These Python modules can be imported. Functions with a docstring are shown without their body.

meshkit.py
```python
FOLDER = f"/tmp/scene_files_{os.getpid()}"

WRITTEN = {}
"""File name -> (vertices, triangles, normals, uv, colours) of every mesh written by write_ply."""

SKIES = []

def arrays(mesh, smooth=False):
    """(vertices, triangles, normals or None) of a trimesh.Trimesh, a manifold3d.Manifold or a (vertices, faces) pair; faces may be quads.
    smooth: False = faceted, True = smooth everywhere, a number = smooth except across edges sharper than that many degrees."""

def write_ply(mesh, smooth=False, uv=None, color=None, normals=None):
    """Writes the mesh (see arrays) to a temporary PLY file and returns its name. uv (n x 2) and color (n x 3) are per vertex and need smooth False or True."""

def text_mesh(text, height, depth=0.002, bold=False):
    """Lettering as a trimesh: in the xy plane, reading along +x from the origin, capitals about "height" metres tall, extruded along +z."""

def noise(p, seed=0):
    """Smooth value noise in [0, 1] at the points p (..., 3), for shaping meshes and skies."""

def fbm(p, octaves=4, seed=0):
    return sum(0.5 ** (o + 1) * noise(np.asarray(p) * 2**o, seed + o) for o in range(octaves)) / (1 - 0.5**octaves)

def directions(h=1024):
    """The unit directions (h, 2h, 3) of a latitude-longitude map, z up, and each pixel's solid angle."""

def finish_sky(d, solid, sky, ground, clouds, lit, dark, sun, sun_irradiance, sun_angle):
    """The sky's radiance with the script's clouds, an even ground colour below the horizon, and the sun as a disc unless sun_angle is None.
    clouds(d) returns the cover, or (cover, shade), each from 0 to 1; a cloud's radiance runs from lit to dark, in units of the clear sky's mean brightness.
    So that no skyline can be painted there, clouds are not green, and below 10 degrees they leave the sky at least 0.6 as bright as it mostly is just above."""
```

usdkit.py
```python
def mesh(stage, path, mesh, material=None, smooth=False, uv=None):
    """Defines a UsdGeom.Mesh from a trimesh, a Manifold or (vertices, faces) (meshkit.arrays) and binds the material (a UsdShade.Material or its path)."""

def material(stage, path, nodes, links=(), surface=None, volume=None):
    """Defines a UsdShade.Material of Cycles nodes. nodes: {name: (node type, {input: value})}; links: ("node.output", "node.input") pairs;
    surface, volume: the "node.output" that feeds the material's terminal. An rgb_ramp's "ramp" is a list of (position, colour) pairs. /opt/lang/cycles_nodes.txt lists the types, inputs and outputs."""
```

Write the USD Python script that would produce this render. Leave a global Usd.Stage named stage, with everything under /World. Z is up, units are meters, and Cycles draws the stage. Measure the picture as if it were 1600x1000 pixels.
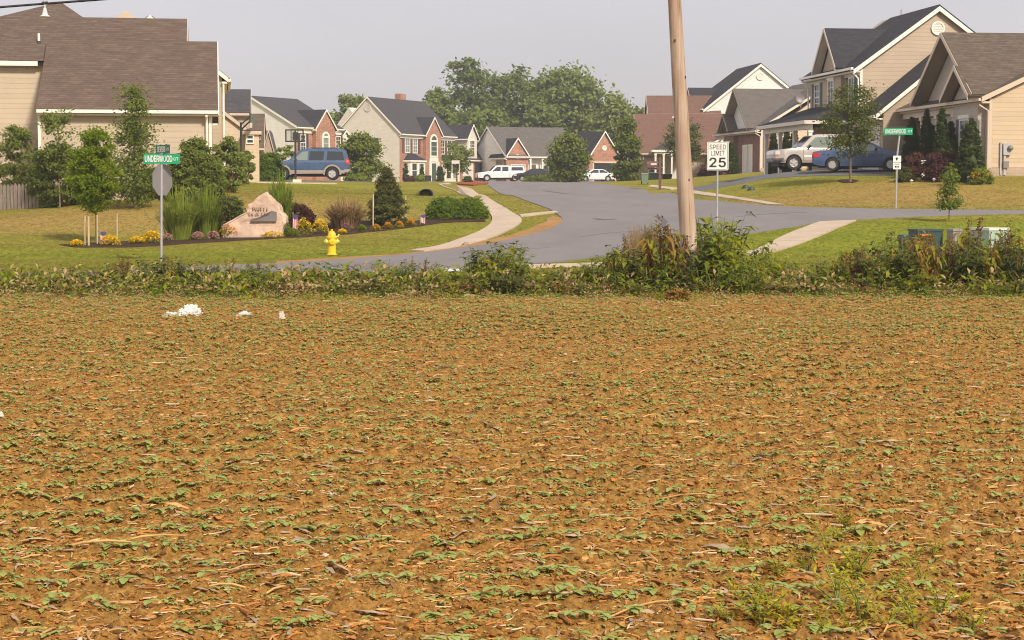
import math, random
import numpy as np, trimesh, manifold3d, usdkit, meshkit
from pxr import Usd, UsdGeom, UsdLux, UsdShade, Sdf, Gf, Vt
from scipy.interpolate import RBFInterpolator
from scipy.spatial import Delaunay
import shapely
from shapely.geometry import Polygon, Point

stage = Usd.Stage.CreateInMemory()
UsdGeom.SetStageUpAxis(stage, 'Z'); UsdGeom.SetStageMetersPerUnit(stage, 1.0)
UsdGeom.Xform.Define(stage, '/World'); UsdGeom.Scope.Define(stage, '/World/Looks')

# ---------------- camera ----------------
FPX = 2800.0                                   # focal length in pixels of the 1600 px wide photograph
EYE = np.array([0.0, 0.0, 1.70]); PITCH = math.atan(200.0 / FPX)
cam = UsdGeom.Camera.Define(stage, '/World/camera')
cam.CreateHorizontalApertureAttr(36.0); cam.CreateFocalLengthAttr(36.0 * FPX / 1600.0)
cam.AddTranslateOp().Set(Gf.Vec3d(*EYE)); cam.AddRotateXOp().Set(90.0 - math.degrees(PITCH))
cam.CreateFStopAttr(0.0); cam.CreateClippingRangeAttr(Gf.Vec2f(0.1, 20000))
cam.CreateExposureAttr(0.76)

# ---------------- sky and sun ----------------
SUN_AZ, SUN_EL = math.radians(150.0), math.radians(38.0)          # hazy sun, behind the camera to the right
SUN = np.array([math.sin(SUN_AZ) * math.cos(SUN_EL), math.cos(SUN_AZ) * math.cos(SUN_EL), math.sin(SUN_EL)])
SKY_STRENGTH = 0.10
SKY_GREY = (4.20, 3.97, 4.12)
sky_mat = usdkit.material(stage, '/World/Looks/sky_look', {
    'tc': ('texture_coordinate', {}), 'map': ('mapping', {'scale': (1.6, 1.6, 5.0)}),
    'n': ('noise_texture', {'scale': 1.3, 'detail': 4.0, 'roughness': 0.55}),
    'r': ('rgb_ramp', {'ramp': [(0.25, tuple(c * 0.90 for c in SKY_GREY)), (0.75, tuple(c * 1.10 for c in SKY_GREY))]}),
    's': ('sky_texture', {'sky_type': 'single_scattering', 'sun_disc': False, 'sun_elevation': SUN_EL, 'sun_rotation': SUN_AZ, 'air_density': 1.0, 'aerosol_density': 3.0}),
    'm': ('mix_color', {'fac': 0.86}), 'b': ('background_shader', {'strength': SKY_STRENGTH})},
    [('tc.generated', 'map.vector'), ('map.vector', 'n.vector'), ('n.fac', 'r.fac'), ('s.color', 'm.a'), ('r.color', 'm.b'), ('m.result', 'b.color')], surface='b.background')
dome = UsdLux.DomeLight.Define(stage, '/World/sky')
UsdShade.MaterialBindingAPI.Apply(dome.GetPrim()).Bind(sky_mat)
dome.GetPrim().SetCustomDataByKey('kind', 'structure')
sun = UsdLux.DistantLight.Define(stage, '/World/sun')
sun.CreateIntensityAttr(0.70); sun.CreateAngleAttr(7.0); sun.CreateNormalizeAttr(True); sun.CreateColorAttr(Gf.Vec3f(1.0, 0.89, 0.74))
sun.AddRotateZOp().Set(-math.degrees(SUN_AZ)); sun.AddRotateXOp().Set(-(90.0 - math.degrees(SUN_EL)))

# ---------------- naming, tagging ----------------
USED = {}
def numbered(parent, name):
    k = USED.get((parent, name), 0); USED[(parent, name)] = k + 1
    return f'{parent}/{name}' if k == 0 else f'{parent}/{name}_{k:03d}'
def tag(path, label=None, cat=None, group=None, kind=None):
    p = stage.GetPrimAtPath(path)
    for k, v in (('label', label), ('category', cat), ('group', group), ('kind', kind)):
        if v: p.SetCustomDataByKey(k, v)
    return path
def thing(name, label, cat, loc=(0, 0, 0), rz=0.0, group=None, scale=None, tilt=None):
    path = numbered('/World', name)
    x = UsdGeom.Xform.Define(stage, path)
    x.AddTranslateOp().Set(Gf.Vec3d(*map(float, loc)))
    if rz: x.AddRotateZOp().Set(float(rz))
    if tilt: x.AddRotateXYZOp().Set(Gf.Vec3f(*map(float, tilt)))
    if scale is not None: x.AddScaleOp().Set(Gf.Vec3f(*(map(float, scale) if np.ndim(scale) else (float(scale),) * 3)))
    return tag(path, label, cat, group)
def copy_of(proto, name, label, cat, loc, rz=0.0, group=None, scale=1.0, tilt=None):
    path = thing(name, label, cat, loc, rz, group, scale, tilt)
    p = stage.GetPrimAtPath(path); p.GetReferences().AddInternalReference(proto); p.SetInstanceable(True)
    return path
def part(parent, name, mesh, m, smooth=False, label=None, kind=None):
    path = numbered(parent, name)
    if isinstance(mesh, MB): mesh = mesh.mesh()
    usdkit.mesh(stage, path, mesh, LOOK(m), smooth)
    if label or kind: tag(path, label, None, None, kind)
    return path
def single(name, mesh, m, label, cat, group=None, kind=None, smooth=False):
    return tag(part('/World', name, mesh, m, smooth), label, cat, group, kind)

# ---------------- mesh building ----------------
class MB:
    def __init__(s): s.v, s.f, s.n = [], [], 0
    def add(s, v, f):
        v = np.asarray(v, float); f = np.asarray(f, int)
        if f.shape[1] == 4: f = np.vstack([f[:, [0, 1, 2]], f[:, [0, 2, 3]]])
        s.v.append(v); s.f.append(f + s.n); s.n += len(v); return s
    def mesh(s): return trimesh.Trimesh(np.vstack(s.v), np.vstack(s.f), process=False)
    def tm(s, m): return s.add(m.vertices, m.faces)
    def box(s, x0, x1, y0, y1, z0, z1):
        v = [(x, y, z) for z in (z0, z1) for y in (y0, y1) for x in (x0, x1)]
        return s.add(v, [(0, 2, 3, 1), (4, 5, 7, 6), (0, 1, 5, 4), (2, 6, 7, 3), (0, 4, 6, 2), (1, 3, 7, 5)])
    def solid(s, a, b):                                     # a, b: matching loops (n,3); a closed prism between them
        a, b = np.asarray(a, float), np.asarray(b, float); n = len(a)
        f = [(i, (i + 1) % n, n + (i + 1) % n) for i in range(n)] + [(i, n + (i + 1) % n, n + i) for i in range(n)]
        f += [(0, i + 1, i) for i in range(1, n - 1)] + [(n, n + i, n + i + 1) for i in range(1, n - 1)]
        return s.add(np.vstack([a, b]), f)
    def plate(s, loop, d):                                  # a planar loop given thickness by vector d
        a = np.asarray(loop, float); return s.solid(a, a + np.asarray(d, float))
    def tube(s, pts, r, sides=8, cap=True):
        p = np.asarray(pts, float); r = np.broadcast_to(np.asarray(r, float), (len(p),))
        t = np.gradient(p, axis=0); t /= np.linalg.norm(t, axis=1, keepdims=True) + 1e-12
        ref = np.array([0, 0, 1.0]) if abs(t[:, 2]).mean() < 0.8 else np.array([1.0, 0, 0])
        a = np.cross(t, ref); a /= np.linalg.norm(a, axis=1, keepdims=True) + 1e-12; b = np.cross(t, a)
        ang = np.arange(sides) * 2 * np.pi / sides
        v = p[:, None] + r[:, None, None] * (np.cos(ang)[None, :, None] * a[:, None] + np.sin(ang)[None, :, None] * b[:, None])
        f = [(i * sides + j, i * sides + (j + 1) % sides, (i + 1) * sides + (j + 1) % sides, (i + 1) * sides + j) for i in range(len(p) - 1) for j in range(sides)]
        s.add(v.reshape(-1, 3), f)
        if cap:
            for k, e in ((0, p[0]), (len(p) - 1, p[-1])):
                ring = v[k]; idx = [(sides, j, (j + 1) % sides) for j in range(sides)]
                s.add(np.vstack([ring, e]), idx)
        return s
    def lathe(s, prof, n=20, c=(0, 0, 0), axis='z'):        # prof: (radius, height) pairs
        prof = np.asarray(prof, float); ang = np.arange(n) * 2 * np.pi / n
        x = prof[:, :1] * np.cos(ang); y = prof[:, :1] * np.sin(ang); z = np.repeat(prof[:, 1:], n, 1)
        v = np.stack([x, y, z], -1).reshape(-1, 3)
        if axis == 'y': v = v[:, [0, 2, 1]]
        if axis == 'x': v = v[:, [2, 0, 1]]
        f = [(i * n + j, i * n + (j + 1) % n, (i + 1) * n + (j + 1) % n, (i + 1) * n + j) for i in range(len(prof) - 1) for j in range(n)]
        return s.add(v + np.asarray(c, float), f)
    def ball(s, c, r, sub=2, scale=(1, 1, 1), rough=0.0, seed=0, freq=2.0):
        m = trimesh.creation.icosphere(sub, 1.0); v = np.array(m.vertices)
        if rough: v = v * (1 + rough * (meshkit.fbm(v * freq + seed * 7.3, 3, seed) - 0.5) * 2)[:, None]
        return s.add(v * r * np.asarray(scale) + np.asarray(c), m.faces)
    def move(s, d=(0, 0, 0), rz=0.0, scale=1.0, base=0):
        c, n = math.cos(rz), math.sin(rz); R = np.array([[c, -n, 0], [n, c, 0], [0, 0, 1]])
        s.v = [(v * scale) @ R.T + np.asarray(d, float) for v in s.v]; return s

def extrude(poly, h, axis='z', c=(0, 0, 0)):
    m = trimesh.creation.extrude_polygon(poly if isinstance(poly, Polygon) else Polygon(poly), h, engine='earcut')
    v = np.array(m.vertices)
    if axis == 'y': v = np.stack([v[:, 0], -v[:, 2], v[:, 1]], 1)      # poly in xz, extruded towards -y
    if axis == 'x': v = np.stack([v[:, 2], v[:, 0], v[:, 1]], 1)       # poly in yz, extruded towards +x
    return trimesh.Trimesh(v + np.asarray(c, float), m.faces, process=False)

# ---------------- pixel -> world (photograph pixels, 1600 x 1000) ----------------
def ray(px, py):
    xc, yc = (px - 800.0) / FPX, (500.0 - py) / FPX
    return np.array([xc, math.cos(PITCH) + yc * math.sin(PITCH), -math.sin(PITCH) + yc * math.cos(PITCH)])
def P(px, py, Y):
    d = ray(px, py); return EYE + d * (Y / d[1])
def X(px, Y): return float(P(px, 300, Y)[0])
def Z(py, Y): return float(P(800, py, Y)[2])

# ---------------- terrain ----------------
CTRL = [(-200, 325, 72), (20, 327, 70), (120, 318, 70), (260, 300, 78), (60, 300, 80), (340, 285, 95), (500, 282, 112), (600, 285, 110), (200, 345, 62), (420, 330, 66),
        (420, 300, 82), (560, 305, 80), (150, 385, 52), (420, 374, 54), (640, 354, 60), (0, 385, 51), (665, 304, 90), (700, 345, 62), (780, 345, 62), (860, 338, 64),
        (760, 300, 95), (700, 289, 120), (740, 286, 140), (850, 284.5, 140), (940, 287, 140), (800, 305, 86), (980, 298, 100), (950, 320, 76), (900, 350, 60), (1000, 340, 64),
        (1060, 304, 95), (1100, 312, 80), (1200, 322, 70), (1200, 338, 62), (1300, 325.5, 66), (1300, 338, 59), (1400, 328, 63), (1400, 337, 58), (1600, 330, 62), (1600, 335, 58),
        (1900, 331, 62), (1500, 350, 54), (1300, 375, 49), (1100, 395, 46), (1400, 300, 74), (1320, 285, 80), (1550, 292, 74), (1200, 272, 92), (1390, 270, 86), (1560, 275, 78),
        (1130, 280, 110), (1290, 268, 95), (1180, 269, 143), (1050, 285, 150), (990, 285, 180), (1800, 275, 80), (1800, 270, 110), (330, 292, 85), (100, 287, 100)]
cxy = [(X(a, c), c, Z(b, c)) for a, b, c in CTRL]
for y in (28, 31, 34, 37): cxy += [(x, y, 0.0) for x in range(-60, 61, 12)]
for y in (40, 43): cxy += [(x, y, 0.03) for x in range(-40, 31, 10)]
for y, z in ((180, 2.7), (210, 2.9), (240, 3.2), (262, 3.5)): cxy += [(x, y, z) for x in (-80, -50, -20, 10, 40, 80)]
for y, z in ((90, 2.2), (130, 2.7)): cxy += [(-78, y, z), (-50, y, z), (50, y, z + 0.4), (78, y, z + 0.4)]
cxy = np.array(cxy)
rbf = RBFInterpolator(cxy[:, :2] * [1.0, 0.8], cxy[:, 2], kernel='thin_plate_spline', smoothing=1.0)
GX, GY = np.arange(-80.0, 81.0), np.arange(28.0, 263.0)
_g = np.stack(np.meshgrid(GX, GY, indexing='ij'), -1)
GZ = rbf((_g * [1.0, 0.8]).reshape(-1, 2)).reshape(len(GX), len(GY))
_t = np.clip((GY - 33) / 8.0, 0, 1); GZ *= (_t * _t * (3 - 2 * _t))[None, :]
GZ += 0.05 * (meshkit.fbm(np.stack([_g[..., 0] * 0.16, _g[..., 1] * 0.16, 0 * _g[..., 0]], -1), 3, 5) - 0.5) * _t[None, :]
def terr(x, y):
    x, y = np.broadcast_arrays(np.clip(np.asarray(x, float), GX[0], GX[-1] - 1e-6), np.clip(np.asarray(y, float), GY[0], GY[-1] - 1e-6))
    i, j = (x - GX[0]).astype(int), (y - GY[0]).astype(int); a, b = x - GX[0] - i, y - GY[0] - j
    z00, z10, z01, z11 = GZ[i, j], GZ[i + 1, j], GZ[i, j + 1], GZ[i + 1, j + 1]
    return np.where(a >= b, z00 + a * (z10 - z00) + b * (z11 - z10), z00 + b * (z01 - z00) + a * (z11 - z01))
def T(x, y, dz=0.0): return np.array([float(x), float(y), float(terr(x, y)) + dz])
_YS = np.arange(33.0, 262.0, 0.1)
def G(px, py):                                             # where the sight line first meets the terrain
    d = ray(px, py); pts = EYE[None] + d[None] * (_YS / d[1])[:, None]
    gap = pts[:, 2] - terr(pts[:, 0], pts[:, 1]); k = int(np.argmax(gap <= 0)) if (gap <= 0).any() else len(gap) - 1
    return pts[k]
def F(px, py):                                             # the same on the flat field
    d = ray(px, py); return EYE + d * (-EYE[2] / d[2])

# ---------------- the hazy air: a box around everything on the ground ----------------
haze_box = trimesh.creation.box(extents=(3600, 2300, 27.0)); haze_box.apply_translation([0, 900, 12.0 + 0.5])
usdkit.material(stage, '/World/Looks/haze_air', {'v': ('principled_volume', {'color': (0.93, 0.91, 0.92), 'density': 0.00055, 'anisotropy': 0.35})}, [], volume='v.volume')
tag(str(usdkit.mesh(stage, '/World/haze', haze_box, '/World/Looks/haze_air').GetPath()), kind='stuff')
# ---------------- materials ----------------
LOOKS = {}
def LOOK(m): return LOOKS[m] if isinstance(m, str) else m
def make(name, nodes, links, surface='p.BSDF', volume=None):
    LOOKS[name] = usdkit.material(stage, '/World/Looks/' + name, nodes, links, surface, volume); return name
def lerp(a, b, t): return tuple(a[i] + (b[i] - a[i]) * t for i in range(3))
def mul(c, k): return tuple(min(x * k, 1.0) for x in c)

def plain(name, c, rough=0.6, var=0.12, scale=3.0, bump=0.0, bscale=40.0, metal=0.0, spec=0.5, coat=0.0, detail=3.0):
    nodes = {'g': ('geometry', {}), 'n': ('noise_texture', {'scale': scale, 'detail': detail}),
             'r': ('rgb_ramp', {'ramp': [(0.25, mul(c, 1 - var)), (0.75, mul(c, 1 + var))]}),
             'p': ('principled_bsdf', {'roughness': rough, 'metallic': metal, 'specular_ior_level': spec, 'coat_weight': coat})}
    links = [('g.position', 'n.vector'), ('n.fac', 'r.fac'), ('r.color', 'p.base_color')]
    if bump:
        nodes['bn'] = ('noise_texture', {'scale': bscale, 'detail': 4.0}); nodes['b'] = ('bump', {'strength': 0.6, 'distance': bump})
        links += [('g.position', 'bn.vector'), ('bn.fac', 'b.height'), ('b.normal', 'p.normal')]
    return make(name, nodes, links)

def leafy(name, c_lo, c_hi, trans=0.35, scale=1.2, extra=None, rough=0.55):
    """Leaves: clump tone from object noise, leaf tone per island, some light passing through."""
    nodes = {'g': ('geometry', {}), 'o': ('object_info', {}), 'n': ('noise_texture', {'scale': scale, 'detail': 2.0}),
             'a': ('math', {'math_type': 'multiply_add', 'value2': 0.55, 'value3': 0.0}),
             'b': ('math', {'math_type': 'multiply_add', 'value2': 0.35}), 'c': ('math', {'math_type': 'multiply_add', 'value2': 0.22, 'value3': -0.06}), 'd': ('math', {'math_type': 'add'}),
             'r': ('rgb_ramp', {'ramp': [(0.12, c_lo), (0.85, c_hi)] + (extra or [])}),
             'p': ('principled_bsdf', {'roughness': rough, 'specular_ior_level': 0.25}), 't': ('translucent_bsdf', {}), 'm': ('mix_closure', {'fac': trans}),
             'h': ('hsv', {'value': 1.25, 'saturation': 1.05})}
    links = [('g.position', 'n.vector'), ('n.fac', 'a.value1'), ('g.random_per_island', 'b.value1'), ('a.value', 'b.value3'), ('o.random', 'c.value1'), ('b.value', 'd.value1'), ('c.value', 'd.value2'),
             ('d.value', 'r.fac'), ('r.color', 'p.base_color'), ('r.color', 'h.color'), ('h.color', 't.color'), ('p.BSDF', 'm.closure1'), ('t.BSDF', 'm.closure2')]
    return make(name, nodes, links, 'm.closure')

def shingles(name, c1, c2, c3, rough=0.9):
    nodes = {'g': ('geometry', {}), 'x': ('separate_xyz', {}), 'u': ('math', {'math_type': 'add'}), 'w': ('math', {'math_type': 'multiply', 'value2': 1.75}), 'v': ('combine_xyz', {}),
             'k': ('brick_texture', {'color1': c1, 'color2': c2, 'mortar': mul(c1, 0.55), 'scale': 1.0, 'mortar_size': 0.010, 'mortar_smooth': 0.3, 'bias': 0.1, 'brick_width': 0.42, 'row_height': 0.15}),
             'n': ('noise_texture', {'scale': 1.5, 'detail': 5.0, 'roughness': 0.75}), 'mp': ('mapping', {'scale': (1, 1, 6)}), 'q': ('map_range', {'from_min': 0.40, 'from_max': 0.7, 'clamp': True}),
             'm': ('mix_color', {'b': c3}), 'b': ('bump', {'strength': 0.5, 'distance': 0.02}), 'p': ('principled_bsdf', {'roughness': rough, 'specular_ior_level': 0.2})}
    links = [('g.position', 'x.vector'), ('x.x', 'u.value1'), ('x.y', 'u.value2'), ('x.z', 'w.value1'), ('u.value', 'v.x'), ('w.value', 'v.y'), ('v.vector', 'k.vector'), ('g.position', 'mp.vector'), ('mp.vector', 'n.vector'),
             ('n.fac', 'q.value'), ('q.result', 'm.fac'), ('k.color', 'm.a'), ('m.result', 'p.base_color'), ('k.fac', 'b.height'), ('b.normal', 'p.normal')]
    nodes['b'][1]['invert'] = True
    return make(name, nodes, links)

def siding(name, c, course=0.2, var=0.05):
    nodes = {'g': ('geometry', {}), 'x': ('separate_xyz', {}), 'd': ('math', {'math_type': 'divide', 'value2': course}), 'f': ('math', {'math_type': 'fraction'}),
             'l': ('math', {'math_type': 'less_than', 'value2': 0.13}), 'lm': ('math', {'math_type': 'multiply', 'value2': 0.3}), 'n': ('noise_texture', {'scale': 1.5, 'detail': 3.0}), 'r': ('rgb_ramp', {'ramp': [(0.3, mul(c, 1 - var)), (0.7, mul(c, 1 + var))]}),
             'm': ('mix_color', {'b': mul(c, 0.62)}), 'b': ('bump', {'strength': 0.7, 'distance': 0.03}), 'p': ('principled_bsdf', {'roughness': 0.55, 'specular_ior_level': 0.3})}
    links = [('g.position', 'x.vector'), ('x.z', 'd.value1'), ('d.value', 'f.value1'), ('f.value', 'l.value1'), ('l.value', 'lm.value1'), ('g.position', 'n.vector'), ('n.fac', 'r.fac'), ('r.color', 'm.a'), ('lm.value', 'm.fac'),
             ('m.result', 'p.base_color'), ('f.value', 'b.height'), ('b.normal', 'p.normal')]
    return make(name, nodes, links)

def brickwork(name, c1, c2, mortar):
    nodes = {'g': ('geometry', {}), 'x': ('separate_xyz', {}), 'u': ('math', {'math_type': 'subtract'}), 'v': ('combine_xyz', {}),
             'k': ('brick_texture', {'color1': c1, 'color2': c2, 'mortar': mortar, 'scale': 1.0, 'mortar_size': 0.009, 'brick_width': 0.22, 'row_height': 0.075}),
             'n': ('noise_texture', {'scale': 1.6, 'detail': 3.0}), 'r': ('rgb_ramp', {'ramp': [(0.3, (0.8, 0.8, 0.8)), (0.7, (1.15, 1.1, 1.1))]}), 'm': ('mix_color', {'blend_type': 'multiply', 'fac': 1.0, 'use_clamp': False}),
             'b': ('bump', {'strength': 0.4, 'distance': 0.01, 'invert': True}), 'p': ('principled_bsdf', {'roughness': 0.85, 'specular_ior_level': 0.2})}
    links = [('g.position', 'x.vector'), ('x.x', 'u.value1'), ('x.y', 'u.value2'), ('u.value', 'v.x'), ('x.z', 'v.y'), ('v.vector', 'k.vector'), ('g.position', 'n.vector'), ('n.fac', 'r.fac'), ('k.color', 'm.a'), ('r.color', 'm.b'),
             ('m.result', 'p.base_color'), ('k.fac', 'b.height'), ('b.normal', 'p.normal')]
    return make(name, nodes, links)

def ground_look(name, stops, scale, detail=8.0, rough=0.95, stretch=(1, 1, 1), fine=None, bump=0.03, bscale=18.0, attr=None, attr_color=None, lush=None):
    """Earth, grass, asphalt: two scales of noise through a ramp; an optional primvar blends in another colour."""
    nodes = {'g': ('geometry', {}), 'mp': ('mapping', {'scale': stretch}), 'n': ('noise_texture', {'scale': scale, 'detail': detail, 'roughness': 0.68}),
             'r': ('rgb_ramp', {'ramp': stops}), 'n2': ('noise_texture', {'scale': bscale, 'detail': 6.0, 'roughness': 0.7}), 'b': ('bump', {'strength': 0.8, 'distance': bump}),
             'f': ('rgb_ramp', {'ramp': fine or [(0.3, (0.82, 0.82, 0.82)), (0.7, (1.18, 1.18, 1.18))]}), 'm': ('mix_color', {'blend_type': 'multiply', 'fac': 1.0, 'use_clamp': False}),
             'p': ('principled_bsdf', {'roughness': rough, 'specular_ior_level': 0.15})}
    links = [('g.position', 'mp.vector'), ('mp.vector', 'n.vector'), ('n.fac', 'r.fac'), ('g.position', 'n2.vector'), ('n2.fac', 'b.height'), ('b.normal', 'p.normal'), ('n2.fac', 'f.fac'), ('f.color', 'm.b')]
    src = 'r.color'
    if attr:
        nodes['at'] = ('attribute', {'attribute': attr}); nodes['am'] = ('mix_color', {}); nodes['ar'] = ('rgb_ramp', {'ramp': attr_color})
        links += [('at.fac', 'am.fac'), ('n.fac', 'ar.fac'), (src, 'am.a'), ('ar.color', 'am.b')]; src = 'am.result'
    if lush:
        nodes['lt'] = ('attribute', {'attribute': 'lush'}); nodes['lm'] = ('mix_color', {}); nodes['lr'] = ('rgb_ramp', {'ramp': lush})
        links += [('lt.fac', 'lm.fac'), ('n.fac', 'lr.fac'), (src, 'lm.a'), ('lr.color', 'lm.b')]; src = 'lm.result'
    links += [(src, 'm.a'), ('m.result', 'p.base_color')]
    return make(name, nodes, links)

# ground
ground_look('lawn_look', [(0.30, (0.130, 0.140, 0.012)), (0.5, (0.215, 0.200, 0.018)), (0.68, (0.285, 0.240, 0.028))], 0.55, bscale=9.0, bump=0.05, attr='dry', attr_color=[(0.3, (0.245, 0.160, 0.042)), (0.5, (0.335, 0.220, 0.062)), (0.7, (0.295, 0.225, 0.052))],
            fine=[(0.25, (0.72, 0.76, 0.7)), (0.5, (1, 1, 1)), (0.75, (1.26, 1.22, 1.15))], lush=[(0.3, (0.145, 0.190, 0.010)), (0.7, (0.250, 0.265, 0.018))])
ground_look('asphalt_look', [(0.3, (0.190, 0.174, 0.174)), (0.7, (0.238, 0.220, 0.220))], 0.5, stretch=(1.0, 0.35, 1), bscale=60.0, bump=0.006, fine=[(0.3, (0.86, 0.86, 0.86)), (0.7, (1.12, 1.12, 1.12))], rough=0.85)
ground_look('drive_look', [(0.3, (0.115, 0.112, 0.118)), (0.7, (0.16, 0.156, 0.16))], 0.6, bscale=60.0, bump=0.006, rough=0.85)
ground_look('concrete_look', [(0.3, (0.42, 0.335, 0.25)), (0.7, (0.56, 0.455, 0.35))], 0.8, bscale=30.0, bump=0.004, rough=0.85)
ground_look('earth_look', [(0.3, (0.27, 0.150, 0.055)), (0.7, (0.42, 0.24, 0.095))], 1.2, bscale=14.0, bump=0.03)
ground_look('mulch_look', [(0.3, (0.035, 0.020, 0.014)), (0.7, (0.085, 0.05, 0.034))], 3.0, bscale=30.0, bump=0.04)
ground_look('red_mulch_look', [(0.3, (0.26, 0.07, 0.035)), (0.7, (0.36, 0.11, 0.055))], 3.0, bscale=30.0, bump=0.04)
ground_look('soil_look', [(0.26, (0.095, 0.045, 0.012)), (0.42, (0.222, 0.113, 0.028)), (0.58, (0.340, 0.186, 0.050)), (0.75, (0.50, 0.310, 0.108))], 20.0, bscale=60.0, bump=0.016,
            fine=[(0.28, (0.40, 0.37, 0.35)), (0.5, (1, 1, 1)), (0.72, (1.5, 1.45, 1.38))])
plain('clod_dark', (0.15, 0.067, 0.019), 0.95, 0.3, 14.0, spec=0.1)
plain('clod_tan', (0.39, 0.205, 0.060), 0.95, 0.3, 14.0, spec=0.1)
plain('soffit_brown', (0.24, 0.195, 0.155), 0.7, 0.06)
plain('clod_soil', (0.28, 0.130, 0.030), 0.95, 0.35, 14.0, 0.006, 60.0, spec=0.1)
plain('straw_tan', (0.54, 0.320, 0.115), 0.75, 0.35, 6.0, spec=0.2)
plain('straw_pale', (0.62, 0.46, 0.29), 0.75, 0.25, 6.0, spec=0.2)
plain('straw_rust', (0.40, 0.170, 0.045), 0.8, 0.35, 6.0, spec=0.2)
plain('straw_grey', (0.36, 0.27, 0.19), 0.8, 0.3, 6.0, spec=0.2)
plain('pebble_look', (0.50, 0.40, 0.32), 0.8, 0.3, 8.0)
# foliage
leafy('seedling_leaf', (0.290, 0.360, 0.085), (0.520, 0.560, 0.210), 0.3, 5.0)
leafy('sprout_leaf', (0.330, 0.370, 0.085), (0.560, 0.550, 0.200), 0.4, 5.0)
leafy('yellow_weed', (0.340, 0.320, 0.014), (0.620, 0.540, 0.040), 0.4, 4.0)
leafy('weed_green', (0.095, 0.162, 0.014), (0.334, 0.338, 0.034), 0.4, 1.6)
leafy('weed_lime', (0.190, 0.230, 0.012), (0.480, 0.430, 0.042), 0.45, 1.6)
leafy('weed_dark', (0.040, 0.060, 0.010), (0.190, 0.170, 0.026), 0.3, 1.6)
leafy('weed_brown', (0.091, 0.049, 0.017), (0.336, 0.174, 0.046), 0.2, 2.0)
leafy('weed_gold', (0.22, 0.12, 0.025), (0.46, 0.27, 0.045), 0.3, 3.0)
leafy('weed_tan', (0.36, 0.25, 0.11), (0.62, 0.47, 0.24), 0.3, 3.0)
ground_look('lawn_bank', [(0.3, (0.12, 0.14, 0.02)), (0.7, (0.19, 0.18, 0.03))], 1.5, bscale=12.0, bump=0.03)
leafy('lawn_blade', (0.128, 0.142, 0.018), (0.324, 0.275, 0.048), 0.35, 0.4)
leafy('far_leaf', (0.100, 0.150, 0.030), (0.290, 0.340, 0.070), 0.3, 0.35)
leafy('far_leaf_light', (0.140, 0.190, 0.036), (0.350, 0.390, 0.085), 0.35, 0.35)
leafy('mid_leaf', (0.090, 0.135, 0.018), (0.285, 0.315, 0.052), 0.35, 0.8)
leafy('lime_leaf', (0.135, 0.205, 0.007), (0.370, 0.410, 0.022), 0.45, 1.5)
leafy('dark_leaf', (0.055, 0.082, 0.013), (0.205, 0.225, 0.038), 0.3, 1.0)
leafy('conifer_leaf', (0.034, 0.062, 0.010), (0.105, 0.135, 0.024), 0.15, 2.5)
leafy('spruce_leaf', (0.068, 0.080, 0.021), (0.189, 0.182, 0.044), 0.15, 2.0)
leafy('box_leaf', (0.075, 0.135, 0.010), (0.255, 0.320, 0.026), 0.25, 2.5)
leafy('grass_leaf', (0.120, 0.180, 0.016), (0.380, 0.400, 0.062), 0.35, 1.5)
leafy('red_leaf', (0.065, 0.023, 0.018), (0.168, 0.070, 0.048), 0.2, 1.5)
leafy('dry_leaf', (0.26, 0.165, 0.075), (0.52, 0.37, 0.19), 0.25, 2.0)
leafy('yellow_petal', (0.72, 0.47, 0.008), (0.88, 0.66, 0.015), 0.3, 6.0)
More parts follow.
